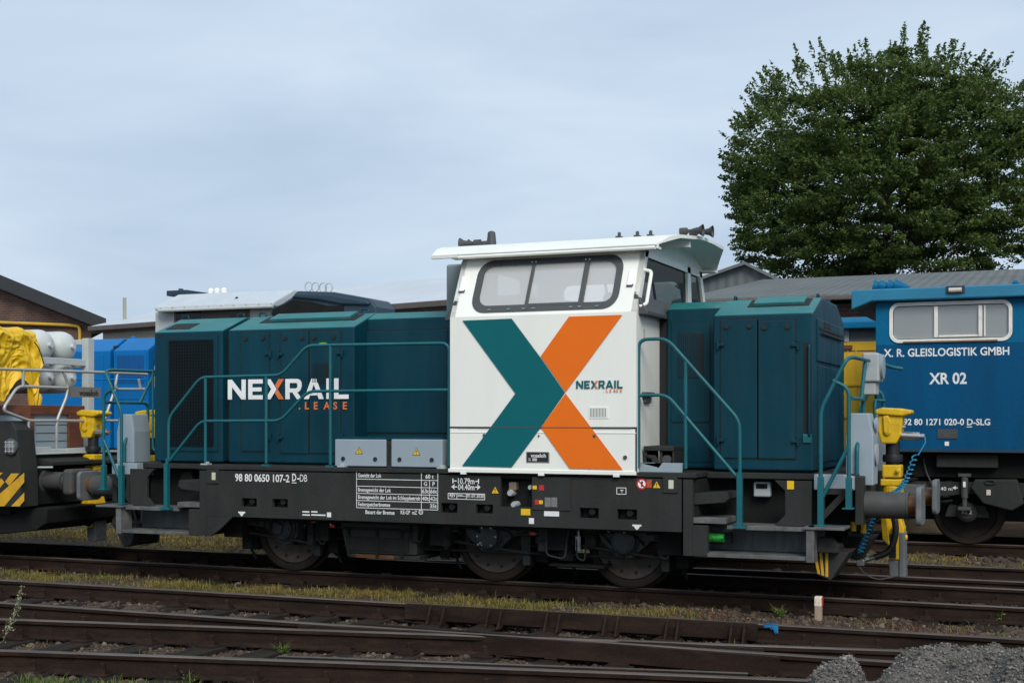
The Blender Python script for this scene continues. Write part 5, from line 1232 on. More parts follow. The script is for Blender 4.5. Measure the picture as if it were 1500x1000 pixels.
for u0, u1, tu, tv in ((490.5, 565, 526, 659), (573, 648, 610, 661)):
    (xa, z1), (xb, z0) = P(u0, 643, YBX), P(u1, 681, YBX)
    q = MB(); q.box(xa, xb, YBX, -1.05, DZ1 + .012, z1); bo = q.build('battery_box', M['box_grey'], lk, bevel=.01)
    x, z = P(tu, tv, YBX); warn_tri(bo, x, z, .085, YBX - .001)
    q = MB()
    for f in (.17, .80): q.cyl((xa + (xb - xa) * f, YBX - .001, DZ1 + .10), (xa + (xb - xa) * f, YBX - .014, DZ1 + .10), .024, seg=14)
    q.build('lock', M['black'], bo)
    bxs.append((xa, xb, z1))
q = MB(); q.box(bxs[0][1] + .004, bxs[1][0] - .004, YBX + .02, -1.06, DZ1, bxs[0][2] - .01); ts = q.build('terminal_strip', M['frame'], lk)
q = MB()
for k in range(6): q.cyl(((bxs[0][1] + bxs[1][0]) / 2, YBX + .02, DZ1 + .06 + k * .04), ((bxs[0][1] + bxs[1][0]) / 2, YBX + .012, DZ1 + .06 + k * .04), .012, seg=10)
q.build('cable_gland', M['black'], ts)
q = MB(); q.box(bxs[0][0] + .02, bxs[1][1] - .02, YBX + .02, -1.04, bxs[0][2] + .001, bxs[0][2] + .03); q.build('box_lid', M['teal'], lk)

# ================================================================== cab
CX0, CX1 = .315, 2.50
ZC0, ZBELT, ZTOP = 1.305, 3.03, 3.72
YTOP = -1.19
cab = None
def up(a, z, side=-1):        # point on the leaning upper side, a = X
    f = (z - ZBELT) / (ZTOP - ZBELT)
    return Vector((a, side * (-YC + (-(YTOP) + YC) * f) * 1.0 if False else side * (1.54 - (1.54 - 1.19) * f), z))
def rrect(x0, x1, z0, z1, r, n, shear=0.0):
    ps = []
    for cx_, cz_, a0 in ((x1 - r, z1 - r, 0), (x0 + r, z1 - r, 90), (x0 + r, z0 + r, 180), (x1 - r, z0 + r, 270)):
        for k in range(n + 1):
            a = R(a0 + 90 * k / n); ps.append((cx_ + math.cos(a) * r, cz_ + math.sin(a) * r))
    return ps
def outer_match(ps, x0, x1, z0, z1):
    # push every inner loop point outwards to the rectangle edge so that a ring of quads closes the wall around the opening
    o = []
    q = len(ps) // 4
    for i, (x, z) in enumerate(ps):
        c_ = i // q; k = (i % q) / (q - 1)
        cor = [(x1, z1), (x0, z1), (x0, z0), (x1, z0)][c_]
        if k < .5: pr = (cor[0], z) if c_ in (0, 2) else (x, cor[1])
        elif k > .5: pr = (x, cor[1]) if c_ in (0, 2) else (cor[0], z)
        else: pr = cor
        o.append(pr)
    return o
# window opening measured on the leaning plane (mean depth)
ym = -1.36
WX0, WX1 = X_(692, -1.40, 420) , X_(912, -1.40, 420)
WX0, WX1 = .545, 2.275
WZ0, WZ1 = ZBELT + .045, ZTOP - .03
def wallz(zz): return zz
q = MB().use(M['white'])
inner = rrect(WX0 + .07, WX1 - .07, WZ0 + .06, WZ1 - .06, .12, 6)
outer = outer_match(inner, CX0, CX1, ZBELT, ZTOP)
for side in (-1, 1):
    q.ring([up(a, z, side) for a, z in outer], [up(a, z, side) for a, z in inner])
    q.ring([up(a, z, side) + Vector((0, -side * .05, 0)) for a, z in outer], [up(a, z, side) + Vector((0, -side * .05, 0)) for a, z in inner])
    q.ring([up(a, z, side) for a, z in inner], [up(a, z, side) + Vector((0, -side * .05, 0)) for a, z in inner])
    # lower side wall
    q.box(CX0, CX1, side * 1.54, side * 1.48, ZC0 + .36, ZBELT) if False else None
    y0 = side * 1.54
    q.add([(CX0, y0, ZC0), (CX1, y0, ZC0), (CX1, y0, ZBELT), (CX0, y0, ZBELT)], [(0, 1, 2, 3)])
# end walls: full lower part, posts, window openings above
for xe, sgn in ((CX0, -1), (CX1, 1)):
    q.add([(xe, -1.54, ZC0), (xe, 1.54, ZC0), (xe, 1.54, ZBELT), (xe, -1.54, ZBELT)], [(0, 1, 2, 3)])
    def epost(y0, y1):
        # vertical strip between y0 (belt) and y1; the outer edge leans with the side wall
        q.add([(xe, y0[0], ZBELT), (xe, y1[0], ZBELT), (xe, y1[1], ZTOP), (xe, y0[1], ZTOP), (xe - sgn * .06, y0[0], ZBELT), (xe - sgn * .06, y1[0], ZBELT), (xe - sgn * .06, y1[1], ZTOP), (xe - sgn * .06, y0[1], ZTOP)], [(0, 1, 2, 3), (4, 5, 6, 7), (0, 4, 7, 3), (1, 5, 6, 2), (0, 1, 5, 4), (2, 3, 7, 6)])
    epost((-1.54, -1.19), (-1.43, -1.08)); epost((1.43, 1.08), (1.54, 1.19)); epost((.56, .52), (.74, .66))
    q.add([(xe, -1.26, ZTOP - .07), (xe, 1.26, ZTOP - .07), (xe, 1.19, ZTOP), (xe, -1.19, ZTOP)], [(0, 1, 2, 3)])
q.add([(CX0, -1.19, ZTOP), (CX1, -1.19, ZTOP), (CX1, 1.19, ZTOP), (CX0, 1.19, ZTOP)], [(0, 1, 2, 3)])
q.add([(CX0 + .01, -1.48, ZBELT - .35), (CX1 - .01, -1.48, ZBELT - .35), (CX1 - .01, 1.48, ZBELT - .35), (CX0 + .01, 1.48, ZBELT - .35)], [(0, 1, 2, 3)])
cab = q.build('cab', None, lk)
# seam, foot lugs, small fittings of the cab side
q = MB(); xa, za = P(660, 625.5, YC); q.box(CX0 - .004, CX1 + .002, YC - .004, YC + .02, za - .010, za + .008); q.build('panel_gap', M['gap'], cab)
ZS = za
q = MB(); q.box(CX0, CX1, YC - .006, YC + .02, za - .062, za - .05); q.box(CX0 - .02, CX1, YC - .012, YC + .03, ZC0 - .012, ZC0 + .03)
for u in (679, 793, 903):
    x = X_(u, YC, 690); q.box(x - .035, x + .035, YC - .014, YC + .02, ZC0 - .035, ZC0)
q.build('cab_skirt', M['white'], cab, bevel=.004)
q = MB(); q.box(CX1 - .012, CX1 + .004, YC - .003, YC + .01, ZC0, ZS); q.build('corner_gap', M['rubber'], cab)
YD = YC - .009
def decal(ps, m, name, par=cab, y=YD):
    q = MB(); q.prism(pts(ps, y), 'y', y, y - .002); return q.build(name, m, par)
tip = (827.5, 575); 
decal([(677.5, 469.5), (749.5, 466.5), (791, 522.5), tip, (791.5, 626.5), (749.5, 684), (677, 682), (755, 576)], M['decal_teal'], 'chevron')
decal([(833.5, 463.5), (911.5, 461), (828.5, 574), (792, 521.5)], M['decal_orange'], 'chevron_accent')
decal([(828.5, 576), (912, 687.5), (834.5, 686), (792.5, 626)], M['decal_orange'], 'chevron_accent')
# thin seam lines stay visible over the decal
q = MB(); q.box(CX0 + .1, CX1 - .05, YD - .0035, YD - .0021, ZS - .006, ZS + .004); q.build('seam_line', M['rubber'], cab)
(xa, z1), (xb, z0) = P(844, 557.5, YD), P(912, 568.5, YD)
logo(cab, xa, xb, z0, z1, YD, M['decal_teal'], M['ink_orange'])
q = MB()
for ch, u in ((".", 884), ("L", 888), ("E", 893), ("A", 898), ("S", 903), ("E", 908.5)):
    x, z = P(u, 574, YD); q.text(ch, x, z, .028, YD, bold=.03)
q.build('logotype_line', M['ink_orange'], cab)
(xa, z1), (xb, z0) = P(863, 596, YC), P(891.5, 612.5, YC)
q = MB(); q.holed_plate(xa, xb, z0, z1, YC - .006, YC, [(xa + .012 + i * .017, xa + .020 + i * .017, z0 + .012, z1 - .012) for i in range(int((xb - xa - .03) / .017))]); q.build('vent_grille', M['white'], cab)
q = MB(); q.box(xa + .01, xb - .01, YC - .0012, YC + .01, z0 + .01, z1 - .01); q.build('vent_back', M['rubber'], cab)
q = MB()
for u, v, r_ in ((709.5, 637, .016), (789.5, 638, .010), (871, 638.5, .018), (916, 669.5, .022)):
    x, z = P(u, v, YC); q.cyl((x, YC - .004, z), (x, YC - .014, z), r_, seg=16)
q.build('lock', M['rubber'], cab)
# maker's plate
(xa, z1), (xb, z0) = P(771, 661, YC), P(805, 677.5, YC)
q = MB(); q.box(xa, xb, YC - .008, YC + .01, z0, z1); mp_ = q.build('maker_plate', M['steel'], cab, bevel=.004)
q = MB(); q.box(xa + .012, xb - .012, YC - .011, YC - .0085, z0 + .010, z1 - .010); q.build('plate_field', M['ink_black'], mp_)
q = MB(); q.text('vossloh', (xa + xb) / 2 + .01, z1 - .062, .040, YC - .0115, align='c', bold=.02)
for k in range(2): q.box(xa + .03, xa + .055, YC - .0125, YC - .0115, z0 + .022 + k * .018, z0 + .028 + k * .018); q.box(xa + .075, xa + .13, YC - .0125, YC - .0115, z0 + .020 + k * .018, z0 + .030 + k * .018)
q.build('plate_lettering', M['ink_white'], mp_)
# side window: grey rubber frame, bars, panes
nrm = Vector((0, -(ZTOP - ZBELT), -.35)).normalized()
def updn(a, z, d): return up(a, z) - nrm * -d
fo = rrect(WX0, WX1, WZ0, WZ1, .17, 6); fi = rrect(WX0 + .075, WX1 - .075, WZ0 + .065, WZ1 - .065, .115, 6)
q = MB(); d = .012
q.ring([updn(a, z, d) for a, z in fo], [updn(a, z, d) for a, z in fi]); q.ring([updn(a, z, 0) for a, z in fo], [updn(a, z, d) for a, z in fo]); q.ring([updn(a, z, d) for a, z in fi], [updn(a, z, -.045) for a, z in fi])
sw = q.build('side_window', M['rubber'], cab, smooth=True)
def lean_bar(mb, a0, a1, w_, z0, z1, d0, d1):
    c8 = []
    for dd in (d0, d1):
        c8 += [updn(a0 - w_, z0, dd), updn(a0 + w_, z0, dd), updn(a1 + w_, z1, dd), updn(a1 - w_, z1, dd)]
    mb.add(c8, [(3, 2, 1, 0), (4, 5, 6, 7), (0, 1, 5, 4), (1, 2, 6, 5), (2, 3, 7, 6), (3, 0, 4, 7)])
q = MB(); xb1, xb2 = 1.215, 1.85
lean_bar(q, xb1, xb1, .018, WZ0 + .03, WZ1 - .03, -.02, .02); lean_bar(q, xb2, xb2, .028, WZ0 + .03, WZ1 - .03, -.02, .02); lean_bar(q, (xb1 + xb2) / 2, (xb1 + xb2) / 2, (xb2 - xb1) / 2, WZ0 + .062, WZ0 + .08, -.02, .016)
q.build('window_bar', M['rubber'], sw, bevel=.004)
for a in (WX0 + .24, WX0 + .47, xb1 - .02, xb1 + .10, xb2 - .10, xb2 + .0, xb2 + .20):
    q = MB(); p_ = updn(a, WZ0 + .035, .012); q.box(p_.x - .02, p_.x + .02, p_.y - .012, p_.y, p_.z - .008, p_.z + .008); q.build('window_clip', M['steel'], sw)
q = MB()
for a in (xb1, xb2):
    for dx in (-.022, .022):
        p_ = updn(a + dx, WZ1 - .04, .012); q.cyl((p_.x, p_.y, p_.z), (p_.x, p_.y - .012, p_.z), .008, seg=8)
q.build('bar_screw', M['steel'], sw)
for a0, a1, dd in ((WX0 + .07, xb1, -.03), (xb1, xb2, -.015), (xb2, WX1 - .07, -.03)):
    q = MB(); q.add([updn(a0, WZ0 + .06, dd), updn(a1, WZ0 + .06, dd), updn(a1, WZ1 - .06, dd), updn(a0, WZ1 - .06, dd)], [(0, 1, 2, 3)]); q.build('pane', M['pane'], sw)
# far side window pane + frame
q = MB(); q.ring([up(a, z, 1) + Vector((0, .012, 0)) for a, z in fo], [up(a, z, 1) + Vector((0, .012, 0)) for a, z in fi]); q.ring([up(a, z, 1) for a, z in fo], [up(a, z, 1) + Vector((0, .012, 0)) for a, z in fo]); fw = q.build('side_window', M['rubber'], cab)
q = MB(); c8 = [up(WX0 + .06, WZ0 + .05, 1), up(WX1 - .06, WZ0 + .05, 1), up(WX1 - .06, WZ1 - .05, 1), up(WX0 + .06, WZ1 - .05, 1)]; q.add([p_ + Vector((0, -.02, 0)) for p_ in c8], [(0, 1, 2, 3)]); q.build('pane', M['pane_far'], fw)
q = MB()
for a in (xb1, xb2): p0 = up(a, WZ0 + .03, 1); p1 = up(a, WZ1 - .03, 1); q.tube([p0, p1], .018, 6)
q.build('window_bar', M['rubber'], fw)
# end windows
for xe, sgn in ((CX1, 1), (CX0, -1)):
    q = MB(); x = xe - sgn * .03
    q.add([(x, -1.44, ZBELT + .17), (x, .56, ZBELT + .17), (x, .52, ZTOP - .06), (x, -1.09, ZTOP - .06)], [(0, 1, 2, 3)]); q.add([(x, .73, ZBELT + .17), (x, 1.44, ZBELT + .17), (x, 1.09, ZTOP - .06), (x, .65, ZTOP - .06)], [(0, 1, 2, 3)])
    q.build('front_pane', M['pane_dark'], cab)
    q = MB(); q.prism([(xe - sgn * .05, ZBELT - .02), (xe + sgn * .10, ZBELT - .03), (xe + sgn * .10, ZBELT + .01), (xe - sgn * .02, ZBELT + .19), (xe - sgn * .05, ZBELT + .19)], 'y', -1.47, 1.47); q.build('window_ledge', M['rubber'], cab, bevel=.008)
q = MB(); q.tube(fillet([(CX1 + .01, -1.46, ZBELT + .06), (CX1 + .08, -1.44, ZBELT + .08), (CX1 + .08, -1.25, ZTOP - .24), (CX1 + .0, -1.24, ZTOP - .22)], .05, 5), .02, 10); q.build('grab_rail', M['white'], cab, smooth=True)
# interior
q = MB(); q.box(1.55, 1.95, .1, .55, ZBELT - .34, ZBELT + .38); q.box(1.5, 2.0, -.05, .6, ZBELT - .34, ZBELT - .1); q.build('driver_seat', M['box_pale'], cab, bevel=.06)
q = MB(); q.box(.5, 1.0, .2, 1.1, ZBELT - .34, ZBELT + .12); q.box(2.05, 2.4, -.9, .3, ZBELT - .34, ZBELT + .02); q.build('control_desk', M['box_pale'], cab, bevel=.02)
# marker lamps on the pillars
for u, v0, v1 in ((679.5, 403, 425), (925, 393, 416)):
    zc_ = Z_(u, (v0 + v1) / 2, -1.35); f = (zc_ - ZBELT) / (ZTOP - ZBELT); yy = -1.54 + .35 * f; x = X_(u, yy, 410)
    q = MB(); lean_bar(q, x, x, .032, zc_ - .085, zc_ + .085, 0, .035); ml = q.build('marker_lamp', M['ink_bright'], cab, bevel=.008)
    q = MB(); lean_bar(q, x, x, .036, zc_ - .10, zc_ - .086, 0, .03); q.build('lamp_clip', M['rubber'], ml)
q = MB()
(xw, zw) = P(942, 470, YC); 
q.box(CX1 + .001, CX1 + .003, -1.30, -1.24, 2.72, 2.86); q.build('faded_mark', M['cream'], cab)
q = MB(); q.box(CX1, CX1 + .05, -1.36, -1.02, 2.13, 2.18); q.box(CX1, CX1 + .03, -1.3, -1.1, 2.06, 2.13); q.build('wall_bracket', M['rubber'], cab, bevel=.008)
# exhaust stack at the left of the cab
q = MB(); q.box(-.38, .14, -.2, .25, 3.15, 3.80); q.build('exhaust_stack', mat('stack_grey', (.19, .235, .24), .5, var=.08), lk, bevel=.03)
# roof: shell with deep overhang at both ends
RX0, RX1 = CX0 - .44, CX1 + .45
prof_o = [(-1.33, 3.725), (-1.335, 3.762), (-1.27, 3.785), (-1.12, 3.862), (-.95, 3.905), (-.5, 3.93), (0, 3.94), (.5, 3.93), (.95, 3.905), (1.12, 3.862), (1.27, 3.785), (1.335, 3.762), (1.33, 3.725)]
prof_i = [(p[0] * .965, p[1] - .035 if abs(p[0]) < 1.2 else p[1]) for p in prof_o]
q = MB()
def rp(p, x, cut): # end trimmed in plan: corners are cut back
    k = max(0, abs(p[0]) - .55) / .80
    return Vector((x - cut * (.30 if cut > 0 else .10) * k, p[0], p[1]))
secs = []
NX = 6
xsr = [RX0 + (RX1 - RX0) * i / NX for i in range(NX + 1)]
for i, x in enumerate(xsr):
    cut = -1 if i == 0 else (1 if i == NX else 0)
    secs.append([rp(p, x, cut) for p in prof_o] + [rp(p, x, cut) for p in prof_i[::-1]])
nn = len(secs[0]); vs = [p for s_ in secs for p in s_]
fs = [(i * nn + j, i * nn + (j + 1) % nn, (i + 1) * nn + (j + 1) % nn, (i + 1) * nn + j) for i in range(NX) for j in range(nn)]
h_ = len(prof_o)
for base_ in (0, NX * nn): fs += [(base_ + j, base_ + j + 1, base_ + nn - 2 - j, base_ + nn - 1 - j) for j in range(h_ - 1)]
q.add(vs, fs); roof = q.build('cab_roof', M['white_roof'], lk, smooth=True)
q = MB()
q.tube([(RX0 + .45, -1.345, 3.722), (RX1 - .30, -1.345, 3.722)], .022, 8); q.build('gutter', M['white_roof'], roof, smooth=True)
q = MB(); q.box(RX0 + .44, RX1 - .29, -1.343, -1.33, 3.742, 3.750); q.build('gutter_seam_shade', M['rubber'], roof)  # dark strip painting the seam and the shadow line below the fascia
q = MB(); q.box(RX0 + .35, RX1 - .28, -1.32, -1.19, 3.715, 3.74); q.box(RX0 + .35, RX1 - .28, 1.19, 1.32, 3.715, 3.74); q.build('soffit', M['white_roof'], roof)
# closing walls between end wall and roof arch
for xe in (CX0 + .005, CX1 - .005):
    q = MB(); q.add([(xe, p[0] * .98, max(3.66, p[1] - .01)) for p in prof_o] , [tuple(range(len(prof_o)))]); q.build('roof_end_wall', M['white_roof'], roof)
q = MB(); q.box(CX1 + .02, CX1 + .34, -.66, -.60, 3.80, 3.86); q.build('visor_rib', M['white_roof'], roof)
# roof fittings
def zr_(y): return float(np.interp(abs(y), [0, .5, .95, 1.12, 1.27, 1.335], [3.94, 3.93, 3.905, 3.862, 3.785, 3.762]))
def horn(x, y, sgn, parent=roof):
    z = zr_(y) + .06
    q = MB(); q.lathe([(.001, 0), (.04, 0), (.04, .08), (.018, .10), (.020, .13), (.028, .16), (.04, .22), (.066, .26), (.07, .265), (.062, .265), (.03, .2)], (x, y, z), (Vector((sgn, 0, 0)), Vector((0, 1, 0)), Vector((0, 0, sgn))), 20, caps=False)
    q.box(x + sgn * .05, x + sgn * .08, y - .015, y + .015, z - .09, z); q.build('horn', M['buffer'], roof, smooth=True)
horn(2.72, -.62, 1); horn(2.78, -.42, 1); 
x0_, _ = P(705, 352, -.6); horn(x0_ - .0, -.62, -1); horn(x0_ + .02, -.42, -1)
q = MB(); x_ = P(720, 350, -.4)[0]; q.lathe([(.06, 0), (.058, .08), (.045, .20), (.02, .215)], (x_, -.4, zr_(.4)), 'z', 18); q.build('aerial', M['rubber'], roof, smooth=True)
q = MB(); q.tube(fillet([(x0_ + .05, -.62, zr_(.6) + .03), (x0_ + .3, -.5, zr_(.5) + .01), (x_ + .3, -.4, zr_(.4) + .01)], .1, 4), .008, 6); q.build('roof_cable', M['black'], roof)
for u in (923, 949, 968):
    q = MB(); x = P(u, 343, -.4)[0]; q.box(x - .03, x + .03, -.85, -.75, 3.91, 3.94); q.lathe([(.02, 0), (.02, .05), (.005, .06)], (x, -.8, 3.93), 'z', 10)
    q.build('roof_bolt', M['rubber'], roof)

# ---- lettering and small signs on the frame
YT = YF - .001
q = MB()
def T(s_, u, v, h, y=YT, w=None, bold=.012, align='l', mb=None):
    x, z = P(u, v, y); (mb or q).text(s_, x, z, h, y, width=w, bold=bold, align=align)
def wid(u0, u1, v, y=YT): return P(u1, v, y)[0] - P(u0, v, y)[0]
T('98 80 0650 107-2', 344.5, 704, .085, w=wid(344.5, 424, 700), bold=.02); T('D', 428, 704, .085, w=wid(428, 434, 700), bold=.02); T('-', 435.5, 704.2, .085, bold=.015); 
x, z = P(427.5, 706.5, YT); x1, _ = P(434.5, 706.5, YT); q.box(x, x1, YT - .002, YT, z - .006, z + .003)
T('DB', 439.5, 705, .085, w=wid(439.5, 450, 700), bold=-.005)
q.build('fleet_number', M['ink_white'], frame)
# brake weight table
q = MB()
def PX2(u, v): x, z = P(u, v, YT); return x, z
def line(u0, v0, u1, v1, t=.007):
    (xa, za), (xb, zb_) = PX2(u0, v0), PX2(u1, v1)
    if abs(xb - xa) > abs(zb_ - za): q.prism([(xa, za - t / 2), (xb, zb_ - t / 2), (xb, zb_ + t / 2), (xa, za + t / 2)], 'y', YT, YT - .001)
    else: q.prism([(xa - t / 2, za), (xa + t / 2, za), (xb + t / 2, zb_), (xb - t / 2, zb_)], 'y', YT, YT - .001)
z_of = lambda v: P(522, v, YT)[1]
tx0, tx1 = P(522.3, 720, YT)[0], P(641.3, 720, YT)[0]; cA, cB = P(617.3, 720, YT)[0], P(629.3, 720, YT)[0]
rows = [z_of(690), z_of(701), z_of(711.5), z_of(722), z_of(732.5), z_of(743)]
def hl(x0, x1, z, t=.007): q.box(x0, x1, YT - .001, YT, z - t / 2, z + t / 2)
def vl(x, z0, z1, t=.007): q.box(x - t / 2, x + t / 2, YT - .0012, YT - .0002, z0, z1)
for z in rows: hl(tx0, tx1, z)
vl(tx0, rows[5], rows[0]); vl(tx1, rows[5], rows[0]); vl(cA, rows[5], rows[0]); vl(cB, rows[4], rows[1])
rh = rows[0] - rows[1]; ch_ = rh * .50
def cell(s_, x, r, w=None, al='l', bold=.012): q.text(s_, x, rows[r + 1] + rh * .24, ch_, YT, width=w, align=al, bold=bold)
cell('Gewicht der Lok', tx0 + .02, 0, .305); cell('Bremsgewicht der Lok', tx0 + .02, 2, .43); cell('Bremsgewicht der Lok im Schleppbetrieb', tx0 + .02, 3, cA - tx0 - .035); cell('Federspeicherbremse', tx0 + .02, 4, .42)
cell('60 t', (cA + tx1) / 2, 0, al='c'); cell('G', (cA + cB) / 2, 1, al='c'); cell('P', (cB + tx1) / 2, 1, al='c'); cell('63t', (cA + cB) / 2, 2, al='c'); cell('66t', (cB + tx1) / 2, 2, al='c'); cell('40t', (cA + cB) / 2, 3, al='c'); cell('42t', (cB + tx1) / 2, 3, al='c'); cell('35t', tx1 - .015, 4, al='r')
T('Bauart der Bremse', 535.5, 752, .044, w=wid(535.5, 578, 750)); T('KE-GP  mZ', 587, 752.5, .044, w=wid(587, 611, 750))
x, z = P(616.5, 749.5, YT); q.lathe([(.028, -.001), (.028, 0), (.020, 0), (.020, -.001)], (x, YT, z), 'y', 20, caps=False); q.text('D', x, z - .013, .026, YT, align='c')
q.build('brake_weight_table', M['ink_white'], frame)
q = MB()
T('10.79m', 671, 708, .062, w=wid(671, 695, 705)); T('04.40m', 671, 716.8, .062, w=wid(671, 695, 713))
def arrow(u0, u1, v, heads):
    (xa, z), (xb, _) = P(u0, v, YT), P(u1, v, YT); q.box(xa, xb, YT - .001, YT, z - .006, z + .006)
    if heads == 'bar':
        x = xa if u0 < 680 else xb; q.box(x - .006, x + .006, YT - .0012, YT - .0002, z - .028, z + .028)
    else:
        s_ = 1 if u0 < 680 else -1; x = xa if s_ > 0 else xb; q.prism([(x - s_ * .02, z), (x + s_ * .025, z + .034), (x + s_ * .012, z), (x + s_ * .025, z - .034)], 'y', YT - .0002, YT - .0012)
arrow(663.5, 669, 704, 'bar'); arrow(696.5, 701, 704.5, 'bar'); arrow(663.5, 670, 712.5, 'h'); arrow(696, 701.5, 713, 'h')
(xa, z1), (xb, z0) = P(656.5, 722, YT), P(710, 731.5, YT)
hl(xa, xb, z0); hl(xa, xb, z1); vl(xa, z0, z1); vl(xb, z0, z1); vl(xa + (xb - xa) * .24, z0, z1); vl(xa + (xb - xa) * .50, z0, z1)
q.text('REV', xa + .02, z0 + .022, .038, YT, width=(xb - xa) * .16, bold=.015); q.text('01.07.2020', xa + (xb - xa) * .52, z0 + .022, .038, YT, width=(xb - xa) * .46, bold=.015)
for k in (0, 1): q.box(xa + (xb - xa) * .26, xa + (xb - xa) * (.40 + .08 * k), YT - .001, YT, z0 + .028 + k * -.014 + .016, z0 + .034 + k * -.014 + .016)
q.build('dimension_marks', M['ink_white'], frame)
q = MB()
for u, v in ((354, 752.5), (933, 772)):
    x, z = P(u, v, YT); q.prism([(x - .05, z + .03), (x - .05, z + .012), (x - .035, z + .012), (x - .02, z - .012), (x, z - .028), (x + .02, z - .012), (x + .035, z + .012), (x + .05, z + .012), (x + .05, z + .03)], 'y', YT, YT - .001)
x, z = P(482, 753.5, YT); q.box(x - .028, x + .028, YT - .001, YT, z - .028, z + .028)
x, z = P(778.5, 762.5, YT); q.box(x - .03, x + .03, YT - .001, YT, z - .032, z + .032)
for k, (u0, u1) in enumerate(((443, 453), (456, 465))): 
    (xa, z), (xb, _) = P(u0, 749, YT), P(u1, 749, YT); q.box(xa, xb, YT - .001, YT, z - .008, z + .008)
for k, (u0, u1) in enumerate(((443, 454), (456, 477))):
    (xa, z), (xb, _) = P(u0, 753.5, YT), P(u1, 753.5, YT); q.box(xa, xb, YT - .001, YT, z - .008, z + .008)
(xa, z1), (xb, z0) = P(797, 748, YT), P(819, 756, YT); q.box(xa, xb, YT - .001, YT, z0, z1)
(xa, z1), (xb, z0) = P(903.5, 714, YT), P(917, 723.5, YT)
hl(xa, xb, z0); hl(xa, xb, z1); vl(xa, z0, z1); vl(xb, z0, z1); q.box(xa + .04, xb - .03, YT - .001, YT, z1 - .03, z1 - .02); q.box(xa + .05, xa + .065, YT - .001, YT, z0 + .012, z1 - .03); q.box(xb - .05, xb - .04, YT - .001, YT, z0 + .012, z1 - .03)
q.build('small_stickers', M['ink_white'], frame)
x, z = P(725.5, 717, YT); warn_tri(frame, x, z, .088, YT)
x, z = P(962, 709, YT); warn_tri(frame, x, z, .085, YT)
q = MB(); x, z = P(940, 708.5, YT); q.lathe([(.058, 0), (.058, -.001), (.042, -.001), (.042, 0)], (x, YT, z), 'y', 28, caps=False); q.prism([(x - .035, z + .026), (x - .026, z + .035), (x + .035, z - .026), (x + .026, z - .035)], 'y', YT - .0022, YT - .0032); ps_ = q.build('prohibition_sign', M['sign_red'], frame)
q = MB(); q.lathe([(.001, -.0003), (.044, -.0003)], (x, YT, z), 'y', 24, caps=False); q.build('sign_field', M['ink_bright'], ps_)
q = MB(); q.prism([(x - .006, z - .03), (x + .012, z - .03), (x + .012, z + .005), (x + .018, z + .02), (x, z + .034), (x - .012, z + .01)], 'y', YT - .0008, YT - .0018); q.build('sign_mark', M['ink_black'], ps_)
q = MB(); x, z = P(951, 708, YT); q.box(x - .026, x + .026, YT - .001, YT, z - .042, z + .042); q.build('orange_sticker', mat('sticker_orange', (.42, .08, .02), .6, var=.4, scale=60), frame)
for u, v in ((314, 697), (983.5, 709)):
    x, z = P(u, v, YT); q = MB(); q.box(x - .105 if u < 500 else x - .09, x + .07, YT - .014, YT, z - .09, z + .08); rc = q.build('reader_cover', M['frame'], frame, bevel=.004)
    q = MB(); q.box(x - .027, x + .027, YT - .017, YT - .0145, z - .045, z + .045); q.build('reader_label', mat('pale_green_label', (.50, .56, .42), .5) if u < 500 else bpy.data.materials['pale_green_label'], rc)
for m_, lst in ((M['sign_yellow'], ((784, 713.5, .024, .020), (793, 735, .022, .020), (770, 749.5, .055, .035))), (M['sign_red'], ((794, 714, .028, .028), (787, 735, .022, .028)))):
    for u, v, a, b_ in lst:
        x, z = P(u, v, YT); q = MB(); q.box(x - a, x + a, YT - .016, YT - .0125, z - b_, z + b_) if v < 745 else q.box(x - a, x + a, YT - .002, YT, z - b_, z + b_); q.build('coloured_sticker', m_, frame)
q = MB()
for u in (803, 812.5):
    x, z = P(u, 735, YT); q.box(x - .035, x + .035, YT - .015, YT - .0125, z - .052, z + .052)
q.build('instruction_label', mat('label_grey', (.16, .16, .16), .6, var=.5, scale=70), frame)
# equipment on the right walkway next to the cab
q = MB(); x0_, z0_ = P(938, 688, -1.42); x1_, z1_ = P(1000, 677, -1.42)
q.prism([(x0_, DZ1), (x1_, DZ1), (x1_ + .01, DZ1 + .10), (x1_ - .22, DZ1 + .10), (x1_ - .28, DZ1 + .045), (x0_ + .22, DZ1 + .045), (x0_ + .16, DZ1 + .10), (x0_, DZ1 + .10)], 'y', -1.44, -1.42); q.build('rerailing_bracket', M['box_grey'], lk, bevel=.004)
q = MB(); x2_, z2_ = P(993, 653, -1.2); q.box(x0_ + .02, x2_, -1.38, -.85, z2_ - .05, z2_); q.box(x2_ - .16, x2_ - .13, -1.36, -.9, DZ1, z2_ - .05); q.box(x2_ - .02, x2_, -1.36, -.9, DZ1, z2_ - .05); q.box(x0_ + .02, x0_ + .05, -1.36, -.9, DZ1, z2_ - .05)
q.prism([(x0_ + .06, z2_ - .09), (x2_ - .2, z2_ - .10), (x2_ - .17, z2_ - .15), (x2_ - .18, DZ1), (x2_ - .22, DZ1), (x2_ - .24, z2_ - .14), (x0_ + .06, z2_ - .12)], 'y', -1.385, -1.34)
q.build('equipment_rack', M['frame'], lk, bevel=.008)
q = MB(); q.cyl((x2_ - .08, -1.36, DZ1 + .13), (x2_ - .08, -1.0, DZ1 + .13), .05, seg=16); q.build('air_filter', M['buffer'], lk, smooth=True)

